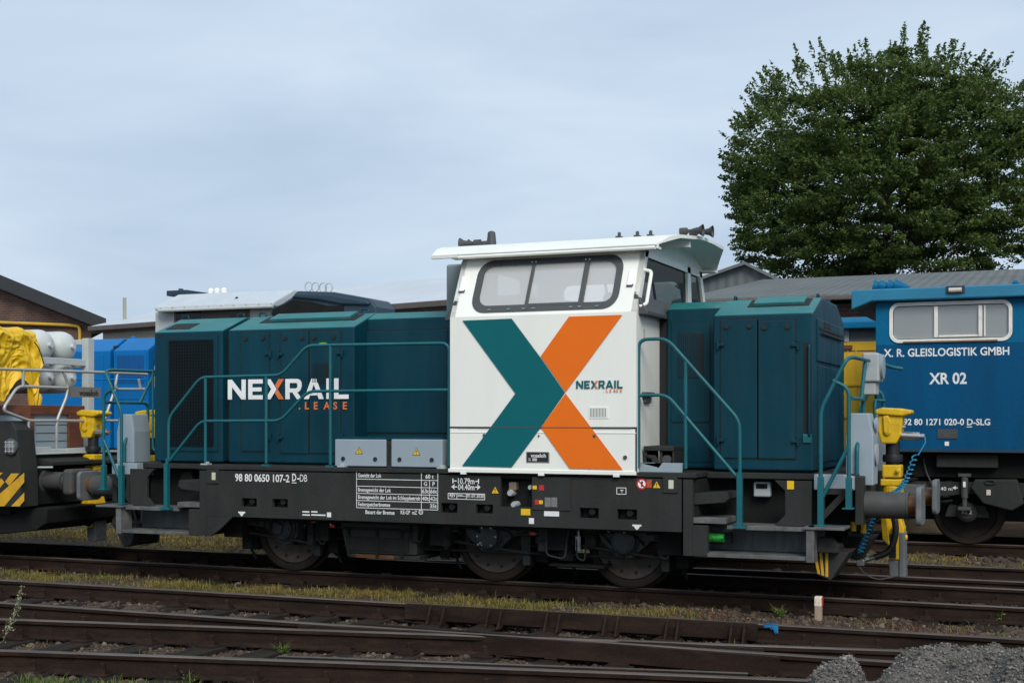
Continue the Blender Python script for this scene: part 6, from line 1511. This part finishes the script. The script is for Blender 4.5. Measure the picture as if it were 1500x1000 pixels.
# ================================================================== unfinished works locomotive coupled at the left
wk = thing('works_locomotive', 'unfinished grey locomotive frame carrying white gas cylinders behind the left buffers', 'locomotive', (-7.0, 0, 0))
def QX(u, v, x): y, z = PX(u, v, x); return Vector((x, y, z))
WX = -6.05
q = MB(); q.box(-11, WX - .05, -1.45, 1.45, 1.26, 1.40); q.build('platform', M['frame'], wk, bevel=.01)
q = MB(); q.box(-11, -6.3, -1.3, 1.3, .62, 1.26); q.box(WX - .09, WX, -1.38, 1.38, .74, 1.30)
q.build('frame', M['under'], wk)
q = MB(); q.prism([(-11, .70), (-5.75, .70), (-5.78, .50), (-5.95, .40), (-6.5, .34), (-7.2, .28), (-11, .28)], 'y', -1.2, 1.2); q.build('underframe_skirt', M['under'], wk, bevel=.02)
# corner block with headlamp and warning stripes
bx1 = P(30, 640, -1.42)[0]
q = MB(); zt = P(15, 616, -1.42)[1]; zb = P(15, 742, -1.42)[1]; zm = P(15, 690, -1.42)[1]
q.prism([(-8.6, zt), (bx1 - .10, zt), (bx1 - .02, zt - .12), (bx1 + .05, zm), (bx1 + .06, zb), (-8.6, zb)], 'y', -1.48, -1.15); cb_ = q.build('corner_block', M['frame'], wk, bevel=.015)
hx, hz = P(18, 654, -1.48); q = MB(); q.lathe([(.10, .01), (.11, -.03), (.095, -.04)], (hx, -1.48, hz), 'y', 28); hl_ = q.build('headlamp', M['rubber'], cb_, smooth=True)
q = MB(); q.lathe([(.092, -.036), (.05, -.05), (.001, -.055)], (hx, -1.48, hz), 'y', 28, caps=False); q.build('lamp_lens', M['pane_clear'], hl_, smooth=True)
q = MB()
for k in range(3):
    x = hx - .06 + k * .06; q.box(x - .004, x + .004, -1.538, -1.53, hz - .08, hz + .08); q.box(hx - .08, hx + .08, -1.5385, -1.5305, hz - .064 + k * .06, hz - .056 + k * .06)
q.build('lamp_grid', M['box_pale'], hl_)
q = MB(); yy = -1.483
for a in ([(0, 724), (0, 741), (8, 741), (37, 706), (37, 692)], [(18, 741), (30, 741), (37, 733), (37, 721)], [(0, 706), (0, 716), (8, 706), (3, 700)], [(9, 705), (15, 711), (30, 693), (18, 693)], [(0, 692), (0, 697), (6, 692)]):
    w_ = [P(u - 1.5, v, yy) for u, v in a]; q.prism(w_, 'y', yy, yy - .002)
q.build('warning_stripe', M['stripe_yellow'], cb_)
# buffers
for ys in (-1, 1):
    q = MB(); q.lathe([(.155, WX), (.125, WX + .02), (.122, WX + .30), (.13, WX + .31), (.13, WX + .33)], (0, ys * .875, 1.05), 'x', 28); bf = q.build('buffer', M['buffer'], wk, smooth=True)
    q = MB(); q.cyl((WX + .32, ys * .875, 1.05), (WX + .46, ys * .875, 1.05), .10); q.build('plunger', M['buffer'], bf, smooth=True)
    q = MB(); q.box(WX + .455, WX + .62, ys * .875 - .22, ys * .875 + .22, .88, 1.22); q.build('buffer_plate', M['buffer'], bf, bevel=.04)
    q = MB(); q.tube(fillet([(WX + .0, ys * 1.1, 1.0), (WX + .02, ys * 1.12, 1.24), (WX + .22, ys * 1.0, 1.24)], .05, 4), .014, 8); q.build('grab_iron', M['rail_teal'] if False else M['box_pale'], wk, smooth=True)
q = MB(); x_, z_ = P(43, 713, -1.25); q.box(x_ - .015, x_ + .015, -1.27, -1.25, z_ - .08, z_ + .10); q.build('red_lever', M['sign_red'], wk)
# coupler: the same pattern as on the teal locomotive
def copy_parts(src, par, off):
    c = src.copy(); COL.objects.link(c); c.parent = par; c.location = Vector(off); ORG[c.name] = Vector((0, 0, 0))
    for ch in src.children:
        d = ch.copy(); COL.objects.link(d); d.parent = c
    return c
copy_parts(CPL[1], wk, Vector((-6.0 - 4.95, 0, 0)) - ORG[wk.name])
# platform deck fittings and cabinet
q = MB(); a = QX(43, 657, -6.6); b_ = QX(117, 598, -6.6); q.box(-7.6, -6.6, a.y, b_.y, a.z, b_.z); cabn = q.build('cabinet', M['box_grey'], wk, bevel=.01)
q = MB(); a = QX(44, 607, -6.58); b_ = QX(120, 594, -6.58); q.box(-7.6, -6.56, a.y - .02, b_.y + .04, a.z, b_.z); a = QX(100, 655, -6.58); q.box(-6.70, -6.565, a.y, b_.y + .02, a.z, b_.z - .09); a = QX(50, 655, -6.58); q.box(-6.70, -6.57, a.y - .1, a.y, a.z, b_.z - .09); q.build('wooden_frame', M['wood'], cabn, bevel=.008)
q = MB()
for k in range(3): z = cabn.location.z * 0 + QX(60, 622 + k * 12, -6.6).z; q.box(-6.6, -6.596, QX(52, 620, -6.6).y, QX(98, 620, -6.6).y, z - .006, z + .004)
q.build('panel_gap', M['rubber'], cabn)
q = MB(); q.box(-7.6, -6.05, -1.2, .6, 1.405, 1.43); q.box(-6.9, -6.3, -1.15, -.5, 1.43, 1.50); q.box(-6.7, -6.2, -.3, .5, 1.43, 1.47); q.build('tread_plate', M['rack'], wk, bevel=.006)
q = MB(); q.prism([(-6.35, 1.26), (-5.85, 1.26), (-5.85, 1.31), (-6.1, 1.36), (-6.35, 1.36)], 'y', -1.0, .6); q.build('end_step', M['frame'], wk, bevel=.006)
# gas cylinders in their rack
for y in (-.76, -.29, .18, .65):
    for z in (2.96, 2.50):
        q = MB(); q.lathe([(.001, .02), (.035, .02), (.035, -.03), (.06, -.035), (.115, -.055), (.165, -.085), (.203, -.13), (.225, -.185), (.233, -.25), (.233, -2.6), (.15, -2.75), (.001, -2.8)], (-6.92, y, z), 'x', 36, caps=False); gc = q.build('gas_cylinder', M['tank'], wk, smooth=True)
q = MB()
for y in (.90, -1.12): q.box(-6.98, -6.86, y, y + .14, 1.43, 3.10); q.box(-9.5, -9.38, y, y + .14, 1.43, 3.10)
for z in (2.68,): q.box(-6.96, -6.90, -1.0, .90, z, z + .10); q.box(-9.48, -9.42, -1.0, .90, z, z + .1)
q.box(-9.4, -6.98, .92, 1.02, 3.0, 3.08); q.box(-9.4, -6.98, .92, 1.02, 2.66, 2.76); q.build('cylinder_rack', M['rack'], wk, bevel=.008)
# end handrails in bare primer
def wr(ps, r_=.021, x=WX):
    q = MB(); q.tube(fillet([QX(u, v, x) for u, v in ps], .10, 6), r_, 10); return q.build('end_handrail', M['bare_rail'], wk, smooth=True)
wr([(-40, 539), (141, 545), (200, 547), (215, 548)]); wr([(34, 541), (34, 567)])
wr([(99, 568), (26, 565.5), (3, 601), (42, 616), (117, 616), (172, 616)])
wr([(93, 545), (100, 563), (98, 580), (83, 616), (83, 656)]); wr([(42, 616), (42, 657)])
wr([(172, 547), (168, 570), (215, 570)]); wr([(168, 570), (153, 616)]); wr([(203, 555), (206, 570)])
q = MB(); a = QX(98, 581, WX - .02); b_ = QX(147, 567.5, WX - .02); q.box(WX - .03, WX - .015, a.y, b_.y, a.z, b_.z); vp = q.build('name_plate', mat('plate_grey', (.17, .165, .155), .5, var=.1), wk)
q = MB(); a2 = QX(116, 579, WX - .014); w_ = QX(144, 579, WX - .014).y - a2.y
q.text('vossloh', 0, 0, .075, 0, width=w_, bold=.03, frame=(Vector((WX - .0145, a2.y, a2.z)), Vector((0, 1, 0)), Vector((0, 0, 1)), Vector((1, 0, 0)))); q.build('lettering', M['ink_black'], vp)
# tarpaulin over the left part of the cylinders
def tarp(i, j):
    y = -1.42 + i * 1.19
    L1 = 2.2; edge = 0
    bot = 2.28 + .16 * math.sin(i * 11 + 1) - (.36 if i > .78 else 0) * math.sin((i - .78) / .22 * math.pi) if True else 0
    top = 3.17 - .05 * abs(math.sin(i * 8.5))
    if j < .35: x = -9.0 + (j / .35) * (9.0 - 6.86); z = top
    elif j < .42: t = (j - .35) / .07; x = -6.86 + .09 * math.sin(t * math.pi / 2); z = top - .09 * (1 - math.cos(t * math.pi / 2))
    else: t = (j - .42) / .58; x = -6.77 + .03 * math.sin(t * 4 + i * 5) + .05 * t; z = top - .09 - t * (top - .09 - bot)
    rn = lambda a, sd: 1 - abs(2 * float(vnoise(i * a + 3 * j, j * a * 1.25 - 2 * i, 1.0, sd)) - 1)
    w = .075 * (rn(4.2, 81) - .5) + .045 * (rn(9.5, 82) - .5) + .018 * (rn(21, 83) - .5)
    y2 = y + (.05 * math.sin(j * 13) - .03) * (i ** 3)
    if j < .42: return Vector((x, y2, z + w * .5))
    return Vector((x + w, y2, z))
q = MB(); q.grid(tarp, 90, 130); tp = q.build('tarpaulin', M['tarp'], None, smooth=True, org=(-7.5, -.8, 3.1)); tag(tp, 'crumpled yellow tarpaulin draped over the white gas cylinders', 'tarpaulin')
so = tp.modifiers.new('thickness', 'SOLIDIFY'); so.thickness = .008
q = MB(); q.tube(fillet([QX(50, 501, -6.66), QX(56, 508, -6.66), QX(61, 522, -6.66), QX(64, 532, -6.66)], .1, 4), .008, 6); q.build('tie_cord', M['black'], tp)

# ================================================================== bright blue locomotive behind, with white cab roof
M['roof_dull'] = mat('dull_white_roof', (0.47, 0.52, 0.56), 0.5, var=0.06, dirt=0.2, dirt_rgb=(0.35, 0.38, 0.40))
bl = thing('blue_locomotive', 'bright blue locomotive with white cab roof standing behind the teal bonnet', 'locomotive', (-10, 6.95, 0))
yb = 5.95
def hood(par, u0, u1, name='bonnet', m=M['blue_br'], ue=None):
    x0 = P(u0, 540, yb)[0]; x1 = P(u1, 540, yb)[0]; zf = P(160, 513.5, yb)[1]; zt = zf + .26
    q = MB(); q.prism([(yb, 1.3), (13.9 - yb, 1.3), (13.9 - yb, zf), (7.5, zt), (6.4, zt), (yb, zf)], 'x', x0, x1); return q.build(name, m, par, bevel=.02), x0, x1, zf
h1, *_ = hood(bl, 60, 161); h2, x0, x1, zf = hood(bl, 166, 217)
q = MB(); q.box(P(160, 540, yb)[0], x0 + .02, yb + .12, 7.8, 1.35, zf + .1); q.build('bonnet_seal', M['gap'], bl)
(xa, z1), (xb, z0) = P(172, 521, yb), P(212, 562, yb); q = MB()
q.box(xa - .05, xb + .05, yb - .012, yb + .01, z0 - .3, z1 + .05); gr = q.build('vent_panel', M['blue_br'], h2, bevel=.005)
q = MB(); n = 22
for i in range(n): q.box(xa + (xb - xa) * i / n, xa + (xb - xa) * (i + .45) / n, yb - .016, yb - .0125, z0, z1)
q.build('louvre', mat('louvre_blue', (.004, .04, .17), .5), gr)
(xa, z1), (xb, z0) = P(136, 520, yb), P(152, 600, yb); q = MB(); q.box(xa, xb, yb - .012, yb + .01, z0, z1); q.build('door', M['blue_br'], h1, bevel=.006)
q = MB(); q.tube([(P(110, 555, yb - .3)[0], yb - .3, P(110, 555, yb - .3)[1]), (P(215, 556, yb - .3)[0], yb - .3, P(215, 556, yb - .3)[1])], .016, 8); q.build('handrail', M['blue_br'], bl, smooth=True)
q = MB(); x = P(190, 495, 6.4)[0]; q.lathe([(.06, 0), (.05, .06), (.01, .07)], (x, 6.5, zf + .24), 'z', 12); q.build('roof_cap', M['blue_br'], h2)
# cab
xl = P(227, 470, 5.5)[0]; xr = P(400, 470, 5.5)[0]; zr0 = P(300, 452, 5.5)[1]
q = MB(); q.box(xl, xr, 5.5, 8.4, 1.3, zr0 - .02); cbw = q.build('cab', M['rack'], bl, bevel=.02)
q = MB()
for u0, u1 in ((258, 294), (337, 362)):
    (xa, z1), (xb, z0) = P(u0, 457, 5.49), P(u1, 478, 5.49); q.box(xa, xb, 5.492, 5.51, z0, z1)
q.build('cab_window', M['pane_dark'], cbw)
q = MB(); (xa, z1), (xb, z0) = P(255, 455, 5.495), P(366, 480, 5.495); q.box(xa, xb, 5.496, 5.52, z0, z1); q.build('window_band', M['gutter'], cbw)
q = MB(); x_l, zl_ = P(226, 449, 5.3); x_r, zr_2 = P(400, 446, 5.3); zb_ = P(300, 452.5, 5.3)[1]; zt_ = P(330, 428, 6.2)[1]
q.prism([(5.3, zb_), (8.6, zb_), (8.6, zb_ + .08), (7.9, zt_ - .03), (6.0, zt_ - .03), (5.3, zb_ + .08)], 'x', x_l, x_r); q.build('cab_roof', M['roof_dull'], bl, bevel=.03)
q = MB()
for k in range(12): x = x_l + .15 + k * .27; q.cyl((x, 5.30, zb_ + .05), (x, 5.285, zb_ + .05), .014, seg=8)
q.tube([(x_l + .1, 5.29, zb_), (x_r, 5.29, zb_)], .03, 8); q.build('roof_edge', M['rack'], cbw)
q = MB(); (xa, z1), (xb, z0) = P(253, 427, 6.6), P(283, 434, 6.6); q.box(xa, xb, 6.4, 7.2, zt_, z1); q.cyl((P(265, 424, 6.6)[0], 6.6, z1), (P(265, 424, 6.6)[0], 6.6, z1 + .05), .05, seg=10); q.build('roof_unit', M['slate'], cbw, bevel=.01)
q = MB(); 
for u in (309, 318, 328): x = P(u, 427, 6.3)[0]; q.lathe([(.06, 0), (.06, .06), (.03, .1)], (x, 6.3, zt_), 'z', 12)
q.build('roof_fitting', M['white_roof'], cbw)
q = MB(); q.tube(fillet([Vector((P(u, v, 5.28)[0], 5.6, P(u, v, 5.28)[1] + .0)) for u, v in ((318, 438), (328, 438), (333, 433))], .05, 3), .02, 6); q.build('roof_rail', M['slate'], cbw)
# slate hood
y_ = 5.22
def pp(u, v): return P(u, v, y_)
q = MB(); q.prism([pp(*a) for a in ((393, 462), (393, 452), (410, 444), (424, 435), (432, 425.5), (486, 427), (541, 437), (549, 449), (551, 470))], 'y', y_ + .05, 6.0); sl_ = q.build('hood', M['slate'], bl, bevel=.04)
q = MB(); q.prism([pp(*a) for a in ((397, 452.5), (415, 445), (426, 438.5), (455, 442), (478, 447.5), (502, 447.5), (502, 470), (397, 470))], 'y', y_ + .045, y_ + .2); q.build('hood_grille', M['under'], sl_)
q = MB(); q.prism([pp(*a) for a in ((426, 436), (470, 440), (500, 446), (540, 447), (540, 441), (484, 431), (432, 429))], 'y', y_ + .0, y_ + .1); q.build('hood_lip', M['slate'], sl_, bevel=.03)
q = MB()
for u in (452, 459, 467, 473):
    x, z = P(u, 420, 6.0); n = 14; q.tube([(x + math.cos(i / n * 6.283) * .075, 6.0 + (u - 452) * .01, z + math.sin(i / n * 6.283) * .085) for i in range(n)], .008, 6, closed=True)
q.build('whistle_ring', M['box_pale'], sl_)
q = MB(); q.box(-14, 2, 5.6, 8.3, .75, 1.3); q.build('frame', M['under'], bl)
for x in (-11, -8.4, -5, -2.4):
    for y in (6.2, 7.7):
        q = MB(); q.lathe([(.53, -.07), (.53, -.03), (.5, 0), (.5, .06), (.42, .06), (.40, .02), (.12, .04)], (x, y, .5), 'y', 32); q.build('wheel', M['tyre'], bl, smooth=True)

# ================================================================== dark blue locomotive at the right
xb_ = thing('dark_blue_locomotive', 'dark blue locomotive marked XR 02 with white framed cab window at right', 'locomotive', (8, 6.95, 0))
ys_ = 5.45
xl = P(1283, 600, ys_)[0]; xr = 22.0
z_lo = P(1400, 659, ys_)[1]; z_band = P(1400, 503, ys_)[1]; z_top = P(1400, 434, ys_ + .1)[1]
wx0, wz1 = P(1303, 442, ys_); wx1, wz0 = P(1483, 500, ys_); wz1 = P(1400, 441, ys_)[1]; wz0 = P(1400, 500.5, ys_)[1]
q = MB(); inn = rrect(wx0 + .035, wx1 - .035, wz0 + .035, wz1 - .035, .13, 6); wxe = wx1 + .25
q.use(M['blue'])
out_ = outer_match(inn, xl, wxe, z_band + .001 if z_band + .001 < wz0 else wz0 - .02, z_top); zb0 = min(p[1] for p in out_)
for d_ in (0, .05): q.ring([(x, ys_ + d_, z) for x, z in out_], [(x, ys_ + d_, z) for x, z in inn])
q.ring([(x, ys_, z) for x, z in inn], [(x, ys_ + .05, z) for x, z in inn])
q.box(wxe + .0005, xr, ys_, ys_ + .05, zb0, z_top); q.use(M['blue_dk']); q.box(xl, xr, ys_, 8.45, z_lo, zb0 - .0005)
q.use(M['blue']); q.box(xl, xl + .05, ys_ + .05, 8.45, zb0, z_top); q.box(xl + .06, xr, 8.40, 8.45, zb0, z_top)
cbx = q.build('cab', None, xb_)
fo = rrect(wx0, wx1, wz0, wz1, .14, 6); fi = rrect(wx0 + .05, wx1 - .05, wz0 + .05, wz1 - .05, .09, 6)
q = MB(); q.ring([(x, ys_ - .02, z) for x, z in fo], [(x, ys_ - .02, z) for x, z in fi]); q.ring([(x, ys_, z) for x, z in fo], [(x, ys_ - .02, z) for x, z in fo]); q.ring([(x, ys_ - .02, z) for x, z in fi], [(x, ys_ + .04, z) for x, z in fi])
wfr = mat('window_frame_white', (.74, .73, .68), .5, var=.06, dirt=.3, dirt_rgb=(.30, .15, .08), scale=6)
wn = q.build('side_window', wfr, cbx, smooth=True)
q = MB(); b1 = P(1371, 470, ys_)[0]; b2 = P(1436, 470, ys_)[0]
for b_ in (b1, b2): q.box(b_ - .026, b_ + .026, ys_ - .018, ys_ + .03, wz0 + .07, wz1 - .07)
q.box(b1 + .036, b2 - .036, ys_ - .012, ys_ + .025, wz0 + .072, wz0 + .10); q.box(b2 + .05, b2 + .07, ys_ - .01, ys_ + .025, wz0 + .072, wz1 - .072); q.build('window_bar', wfr, wn, bevel=.005)
q = MB(); q.box(wx0 + .2, wx1 - .2, ys_ - .03, ys_ - .02, wz0 - .001, wz0 + .02); q.build('drip_bar', mat('rusty_bar', (.2, .10, .06), .7), wn)
for a, b_ in ((wx0 + .06, b1), (b1, b2), (b2, wx1 - .06)):
    q = MB(); q.add([(a, ys_ + .02, wz0 + .06), (b_, ys_ + .02, wz0 + .06), (b_, ys_ + .02, wz1 - .06), (a, ys_ + .02, wz1 - .06)], [(0, 1, 2, 3)]); q.build('pane', M['pane_blue'], wn)
q = MB(); q.box(wx0 + .3, wx0 + .8, 6.6, 7.2, z_band, wz0 + .5); q.box(b1 + .1, b2 - .2, 7.4, 8.2, z_band, wz0 + .35); q.build('driver_seat', M['box_pale'], cbx, bevel=.05)
q = MB(); q.box(xl + .2, xr - .1, 8.35, 8.395, zb0 + .05, z_top - .05); q.build('inner_wall', M['box_pale'], cbx)
# roof
xt = P(1247, 432, 5.3)[0]; zrt = P(1400, 419, 5.3)[1]; zrb = P(1400, 437, 5.3)[1]
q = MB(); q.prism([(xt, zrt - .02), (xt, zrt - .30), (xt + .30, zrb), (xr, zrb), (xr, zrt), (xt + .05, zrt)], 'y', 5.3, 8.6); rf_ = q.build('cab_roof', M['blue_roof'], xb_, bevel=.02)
q = MB(); (xa, z1), (xb2_, z0) = P(1389, 421, 5.29), P(1410, 429, 5.29); q.box(xa - .03, xb2_ + .03, 5.285, 5.31, z0, z1 + .02); rcs = q.build('lamp_recess', M['slate'], rf_)
q = MB(); q.cyl((xa + .01, 5.27, (z0 + z1) / 2), (xb2_ - .01, 5.27, (z0 + z1) / 2), .035, seg=14); q.build('roof_lamp', M['cream'], rcs, smooth=True)
q = MB()
for u in (1291, 1300, 1312, 1322):
    x, z = P(u, 417, 6.0); q.lathe([(.03, -.1), (.06, 0), (.10, .12)], (x, 6.0, zrt + .09), (Vector((-1, 0, .2)).normalized(), Vector((0, 1, 0)), Vector((.2, 0, 1)).normalized()), 12); q.box(x - .03, x + .03, 5.95, 6.05, zrt - .02, zrt + .05)
x, z = P(1488, 411, 5.6); q.lathe([(.05, 0), (.05, .05), (.02, .08)], (x, 5.6, zrt), 'z', 12); q.build('roof_horn', M['blue'], rf_, smooth=True)
# lettering
q = MB()
def TX(s_, u0, u1, v, h, bold=.02):
    (x0, z), (x1, _) = P(u0, v, ys_ - .001), P(u1, v, ys_ - .001); q.text(s_, x0, z, h, ys_ - .001, width=x1 - x0, bold=bold)
TX('X. R. GLEISLOGISTIK GMBH', 1294.5, 1478.5, 522.5, .112); q.build('lettering', M['ink_white'], cbx); q = MB(); TX('XR 02', 1361, 1416, 562, .155, .025); q.build('lettering', M['ink_white'], cbx); q = MB(); TX('92 80 1271 020-0 D-SLG', 1323.5, 1450.5, 622, .088, .02)
(x0, z), (x1, _) = P(1416, 625.5, ys_), P(1424, 625.5, ys_); q.box(x0, x1, ys_ - .003, ys_ - .001, z, z + .012)
q.build('lettering', M['ink_white'], cbx); q = MB(); x, z = P(1387, 649.5, ys_); q.box(x - .03, x + .03, ys_ - .003, ys_ - .001, z - .03, z + .03)
q.build('white_sticker', M['ink_white'], cbx)
(xa, z1), (xb2_, z0) = P(1373, 628.5, ys_), P(1402.5, 642.5, ys_); q = MB(); q.box(xa, xb2_, ys_ - .012, ys_, z0, z1); pl_ = q.build('maker_plate', M['buffer'], cbx, bevel=.012)
q = MB(); q.box(xa + .06, xb2_ - .05, ys_ - .0145, ys_ - .0125, z1 - .075, z1 - .05); q.box(xa + .08, xa + .18, ys_ - .0145, ys_ - .0125, z0 + .03, z0 + .06); q.build('plate_mark', M['rubber'], pl_)
q = MB(); (x0, z), _ = P(1310, 626.5, ys_), 0; q.box(xl + .05, P(1470, 626, ys_)[0], ys_ - .002, ys_ - .0005, z - .006, z + .004); q.box(xl, xr, ys_ - .01, ys_ + .02, z_lo - .03, z_lo + .012); q.build('side_seam', M['slate'], cbx)
# running gear
q = MB(); q.box(xl - .4, xr, 5.75, 8.15, 1.02, z_lo - .031); q.box(-2, xl - .35, 5.9, 8.0, .8, 1.35); q.box(xl + .2, xr, 6.35, 7.55, .34, 1.0); q.box(xl - .1, xl + .15, 6.0, 7.9, .45, 1.0); q.box(-2.2, xl - .5, 6.4, 7.5, .3, .8); q.build('frame', M['under'], xb_)  # frame, plus low dark boxes added to fill in the shade between wheels
(xa, z1), (xb2_, z0) = P(1372, 665, 5.6), P(1462, 685, 5.6); q = MB(); q.box(xa, xb2_, 5.58, 5.74, z0, z1); q.build('side_box', M['frame'], xb_, bevel=.01)
(xa, z1), (xb2_, z0) = P(1315, 704, 5.75), P(1600, 727, 5.75); q = MB(); q.prism([(xa, z1), (xb2_, z1), (xb2_, z0 - .1), (xa + 1.0, z0), (xa, z0 - .12)], 'y', 5.75, 5.87); bg_ = q.build('bogie_frame', M['frame'], xb_, bevel=.01)
q = MB(); (x0, z), (x1, _) = P(1378, 718, 5.745), P(1395, 718, 5.745); q.text('7.40 m', x0 - .06, z, .055, 5.745, width=x1 - x0 + .06); (x0, z), (x1, _) = P(1397, 714, 5.745), P(1403, 714, 5.745); q.box(x0, x1, 5.743, 5.745, z - .007, z + .007); q.prism([(x0 - .02, z), (x0 + .03, z + .03), (x0 + .03, z - .03)], 'y', 5.7445, 5.7425); q.build('bogie_mark', M['ink_white'], bg_)
axx, _ = P(1417, 753, 5.9)
for x in (axx, axx + 2.4, -1.2):
    for y in (6.2, 7.7):
        q = MB(); q.lathe([(.53, .07), (.53, .03), (.5, .0), (.495, -.065), (.42, -.065), (.41, -.03), (.16, -.01), (.12, -.06)] if y < 7 else [(.53, -.07), (.53, -.03), (.5, 0), (.5, .06), (.42, .06), (.40, .02), (.12, .04)], (x, y, .5), 'y', 48); q.build('wheel', M['tyre'], xb_, smooth=True)
    q = MB(); q.lathe([(.001, -.10), (.10, -.10), (.15, -.07), (.16, 0), (.17, .25)], (x, 5.88, .5), 'y', 28, caps=False); q.prism([(x - .32, .42), (x + .32, .42), (x + .26, .60), (x - .26, .60)], 'y', 5.85, 6.0); ab = q.build('axle_box', M['frame'], xb_, bevel=.01)
    if x == axx:
        q = MB(); q.text('RS 2', x, .475, .055, 5.779, align='c', bold=.02); q.build('axle_mark', mat('faded_ink', (.45, .40, .33), .6), ab)
    spring(x - .30, 5.85, .60, .96, .085, .018, 5, xb_, M['under']); spring(x + .30, 5.85, .60, .96, .085, .018, 5, xb_, M['under'])
spring(P(1330, 690, 5.8)[0], 5.85, .75, 1.15, .14, .025, 5, xb_, M['under'])
x, z0 = P(1413, 744, 5.7); z1 = P(1413, 696, 5.7)[1]; q = MB(); q.cyl((x, 5.7, z0), (x, 5.7, z1), .035, seg=14); q.cyl((x, 5.7, z0 + .15), (x, 5.7, z1 - .03), .05, seg=16); q.box(x - .09, x + .09, 5.66, 5.76, z1 - .02, z1 + .03); q.box(x - .09, x + .09, 5.66, 5.76, z0 - .03, z0 + .02); dm = q.build('damper', M['buffer'], xb_, bevel=.006)
q = MB(); q.box(x - .018, x + .018, 5.635, 5.648, z1 - .17, z1 - .09); q.build('damper_label', M['ink_white'], dm)
q = MB(); q.prism([P(*a, 5.62) for a in ((1422, 714), (1428, 702), (1490, 702), (1500, 738), (1482, 748), (1440, 737))], 'y', 5.60, 5.95); sbx = q.build('sand_box', M['frame'], xb_, bevel=.02)
x, z = P(1448, 721, 5.6); q = MB(); q.box(x - .03, x + .03, 5.592, 5.601, z - .04, z + .04); q.build('box_label', M['cream'], sbx, bevel=.004)
x, z = P(1450, 706, 5.6); q = MB(); n = 18; q.tube([(x + math.cos(i / n * 6.283) * .07, 5.59, z + math.sin(i / n * 6.283) * .03) for i in range(n)], .012, 6, closed=True); q.build('box_handle', M['frame'], sbx)
q = MB(); q.tube(fillet([(P(1353, 670, 5.7)[0], 5.7, 1.3), (P(1356, 690, 5.7)[0], 5.7, 1.1), (P(1366, 705, 5.7)[0], 5.7, .9)], .1, 4), .012, 6); q.build('cable', M['buffer'], xb_)

# ================================================================== yellow vehicle behind
yv = 9.4
ye = thing('yellow_rail_vehicle', 'yellow panelled rail vehicle with blue roof edge glimpsed behind the dark blue locomotive', 'rail vehicle', (5, 10.8, 0))
xa = P(1205, 560, yv)[0]; xb2_ = P(1330, 560, yv)[0]; zt_ = P(1260, 500, yv)[1]; zb_ = P(1260, 692, yv)[1]
q = MB(); q.box(xa, xb2_, yv, yv + 2.8, zb_, zt_); yb_ = q.build('body', M['yellow_body'], ye, bevel=.01)
q = MB()
for v in (563, 610): z = P(1260, v, yv)[1]; q.box(xa, xb2_, yv - .03, yv, z - .025, z + .025)
for u in (1242, 1254): x = P(u, 560, yv)[0]; q.box(x - .012, x + .012, yv - .012, yv, zb_, zt_)
q.build('panel_rib', M['yellow_body'], yb_)
q = MB(); z = P(1260, 513, yv)[1]; q.box(xa, xb2_, yv - .004, yv, z - .02, z); x, z = P(1242, 508, yv); q.box(x - .1, x + .08, yv - .05, yv, z - .04, z + .03); q.build('door_handle', mat('brown_handle', (.10, .05, .03), .6), yb_, bevel=.01)
q = MB(); z0 = zt_; z1 = P(1260, 482, yv)[1]; q.box(xa, xb2_, yv + .02, yv + 2.7, z0, z1); wn_ = q.build('window_band', M['corrugated'], ye)
q = MB(); x = P(1240.5, 490, yv)[0]; q.box(x - .04, x + .04, yv - .02, yv + .019, z0, z1); q.build('window_post', M['rack'], wn_)
q = MB(); z2 = P(1260, 466, yv)[1]; q.prism([(yv - .25, z1), (yv + 3, z1), (yv + 3, z1 + .15), (yv + 2.4, z2 + .1), (yv + .1, z2 + .03), (yv - .25, z1 + .12)], 'x', xa - .3, xb2_); q.build('roof', M['blue'], ye, bevel=.02)
q = MB(); q.box(xa, xb2_, yv + .1, yv + 2.6, .75, zb_); q.build('frame', M['under'], ye)
for x in (xa + .6, xb2_ - .5):
    for y in (yv + .65, yv + 2.15):
        q = MB(); q.lathe([(.5, -.06), (.5, .06), (.42, .06), (.40, .02), (.12, .04)], (x, y, .45), 'y', 28); q.build('wheel', M['tyre'], ye, smooth=True)
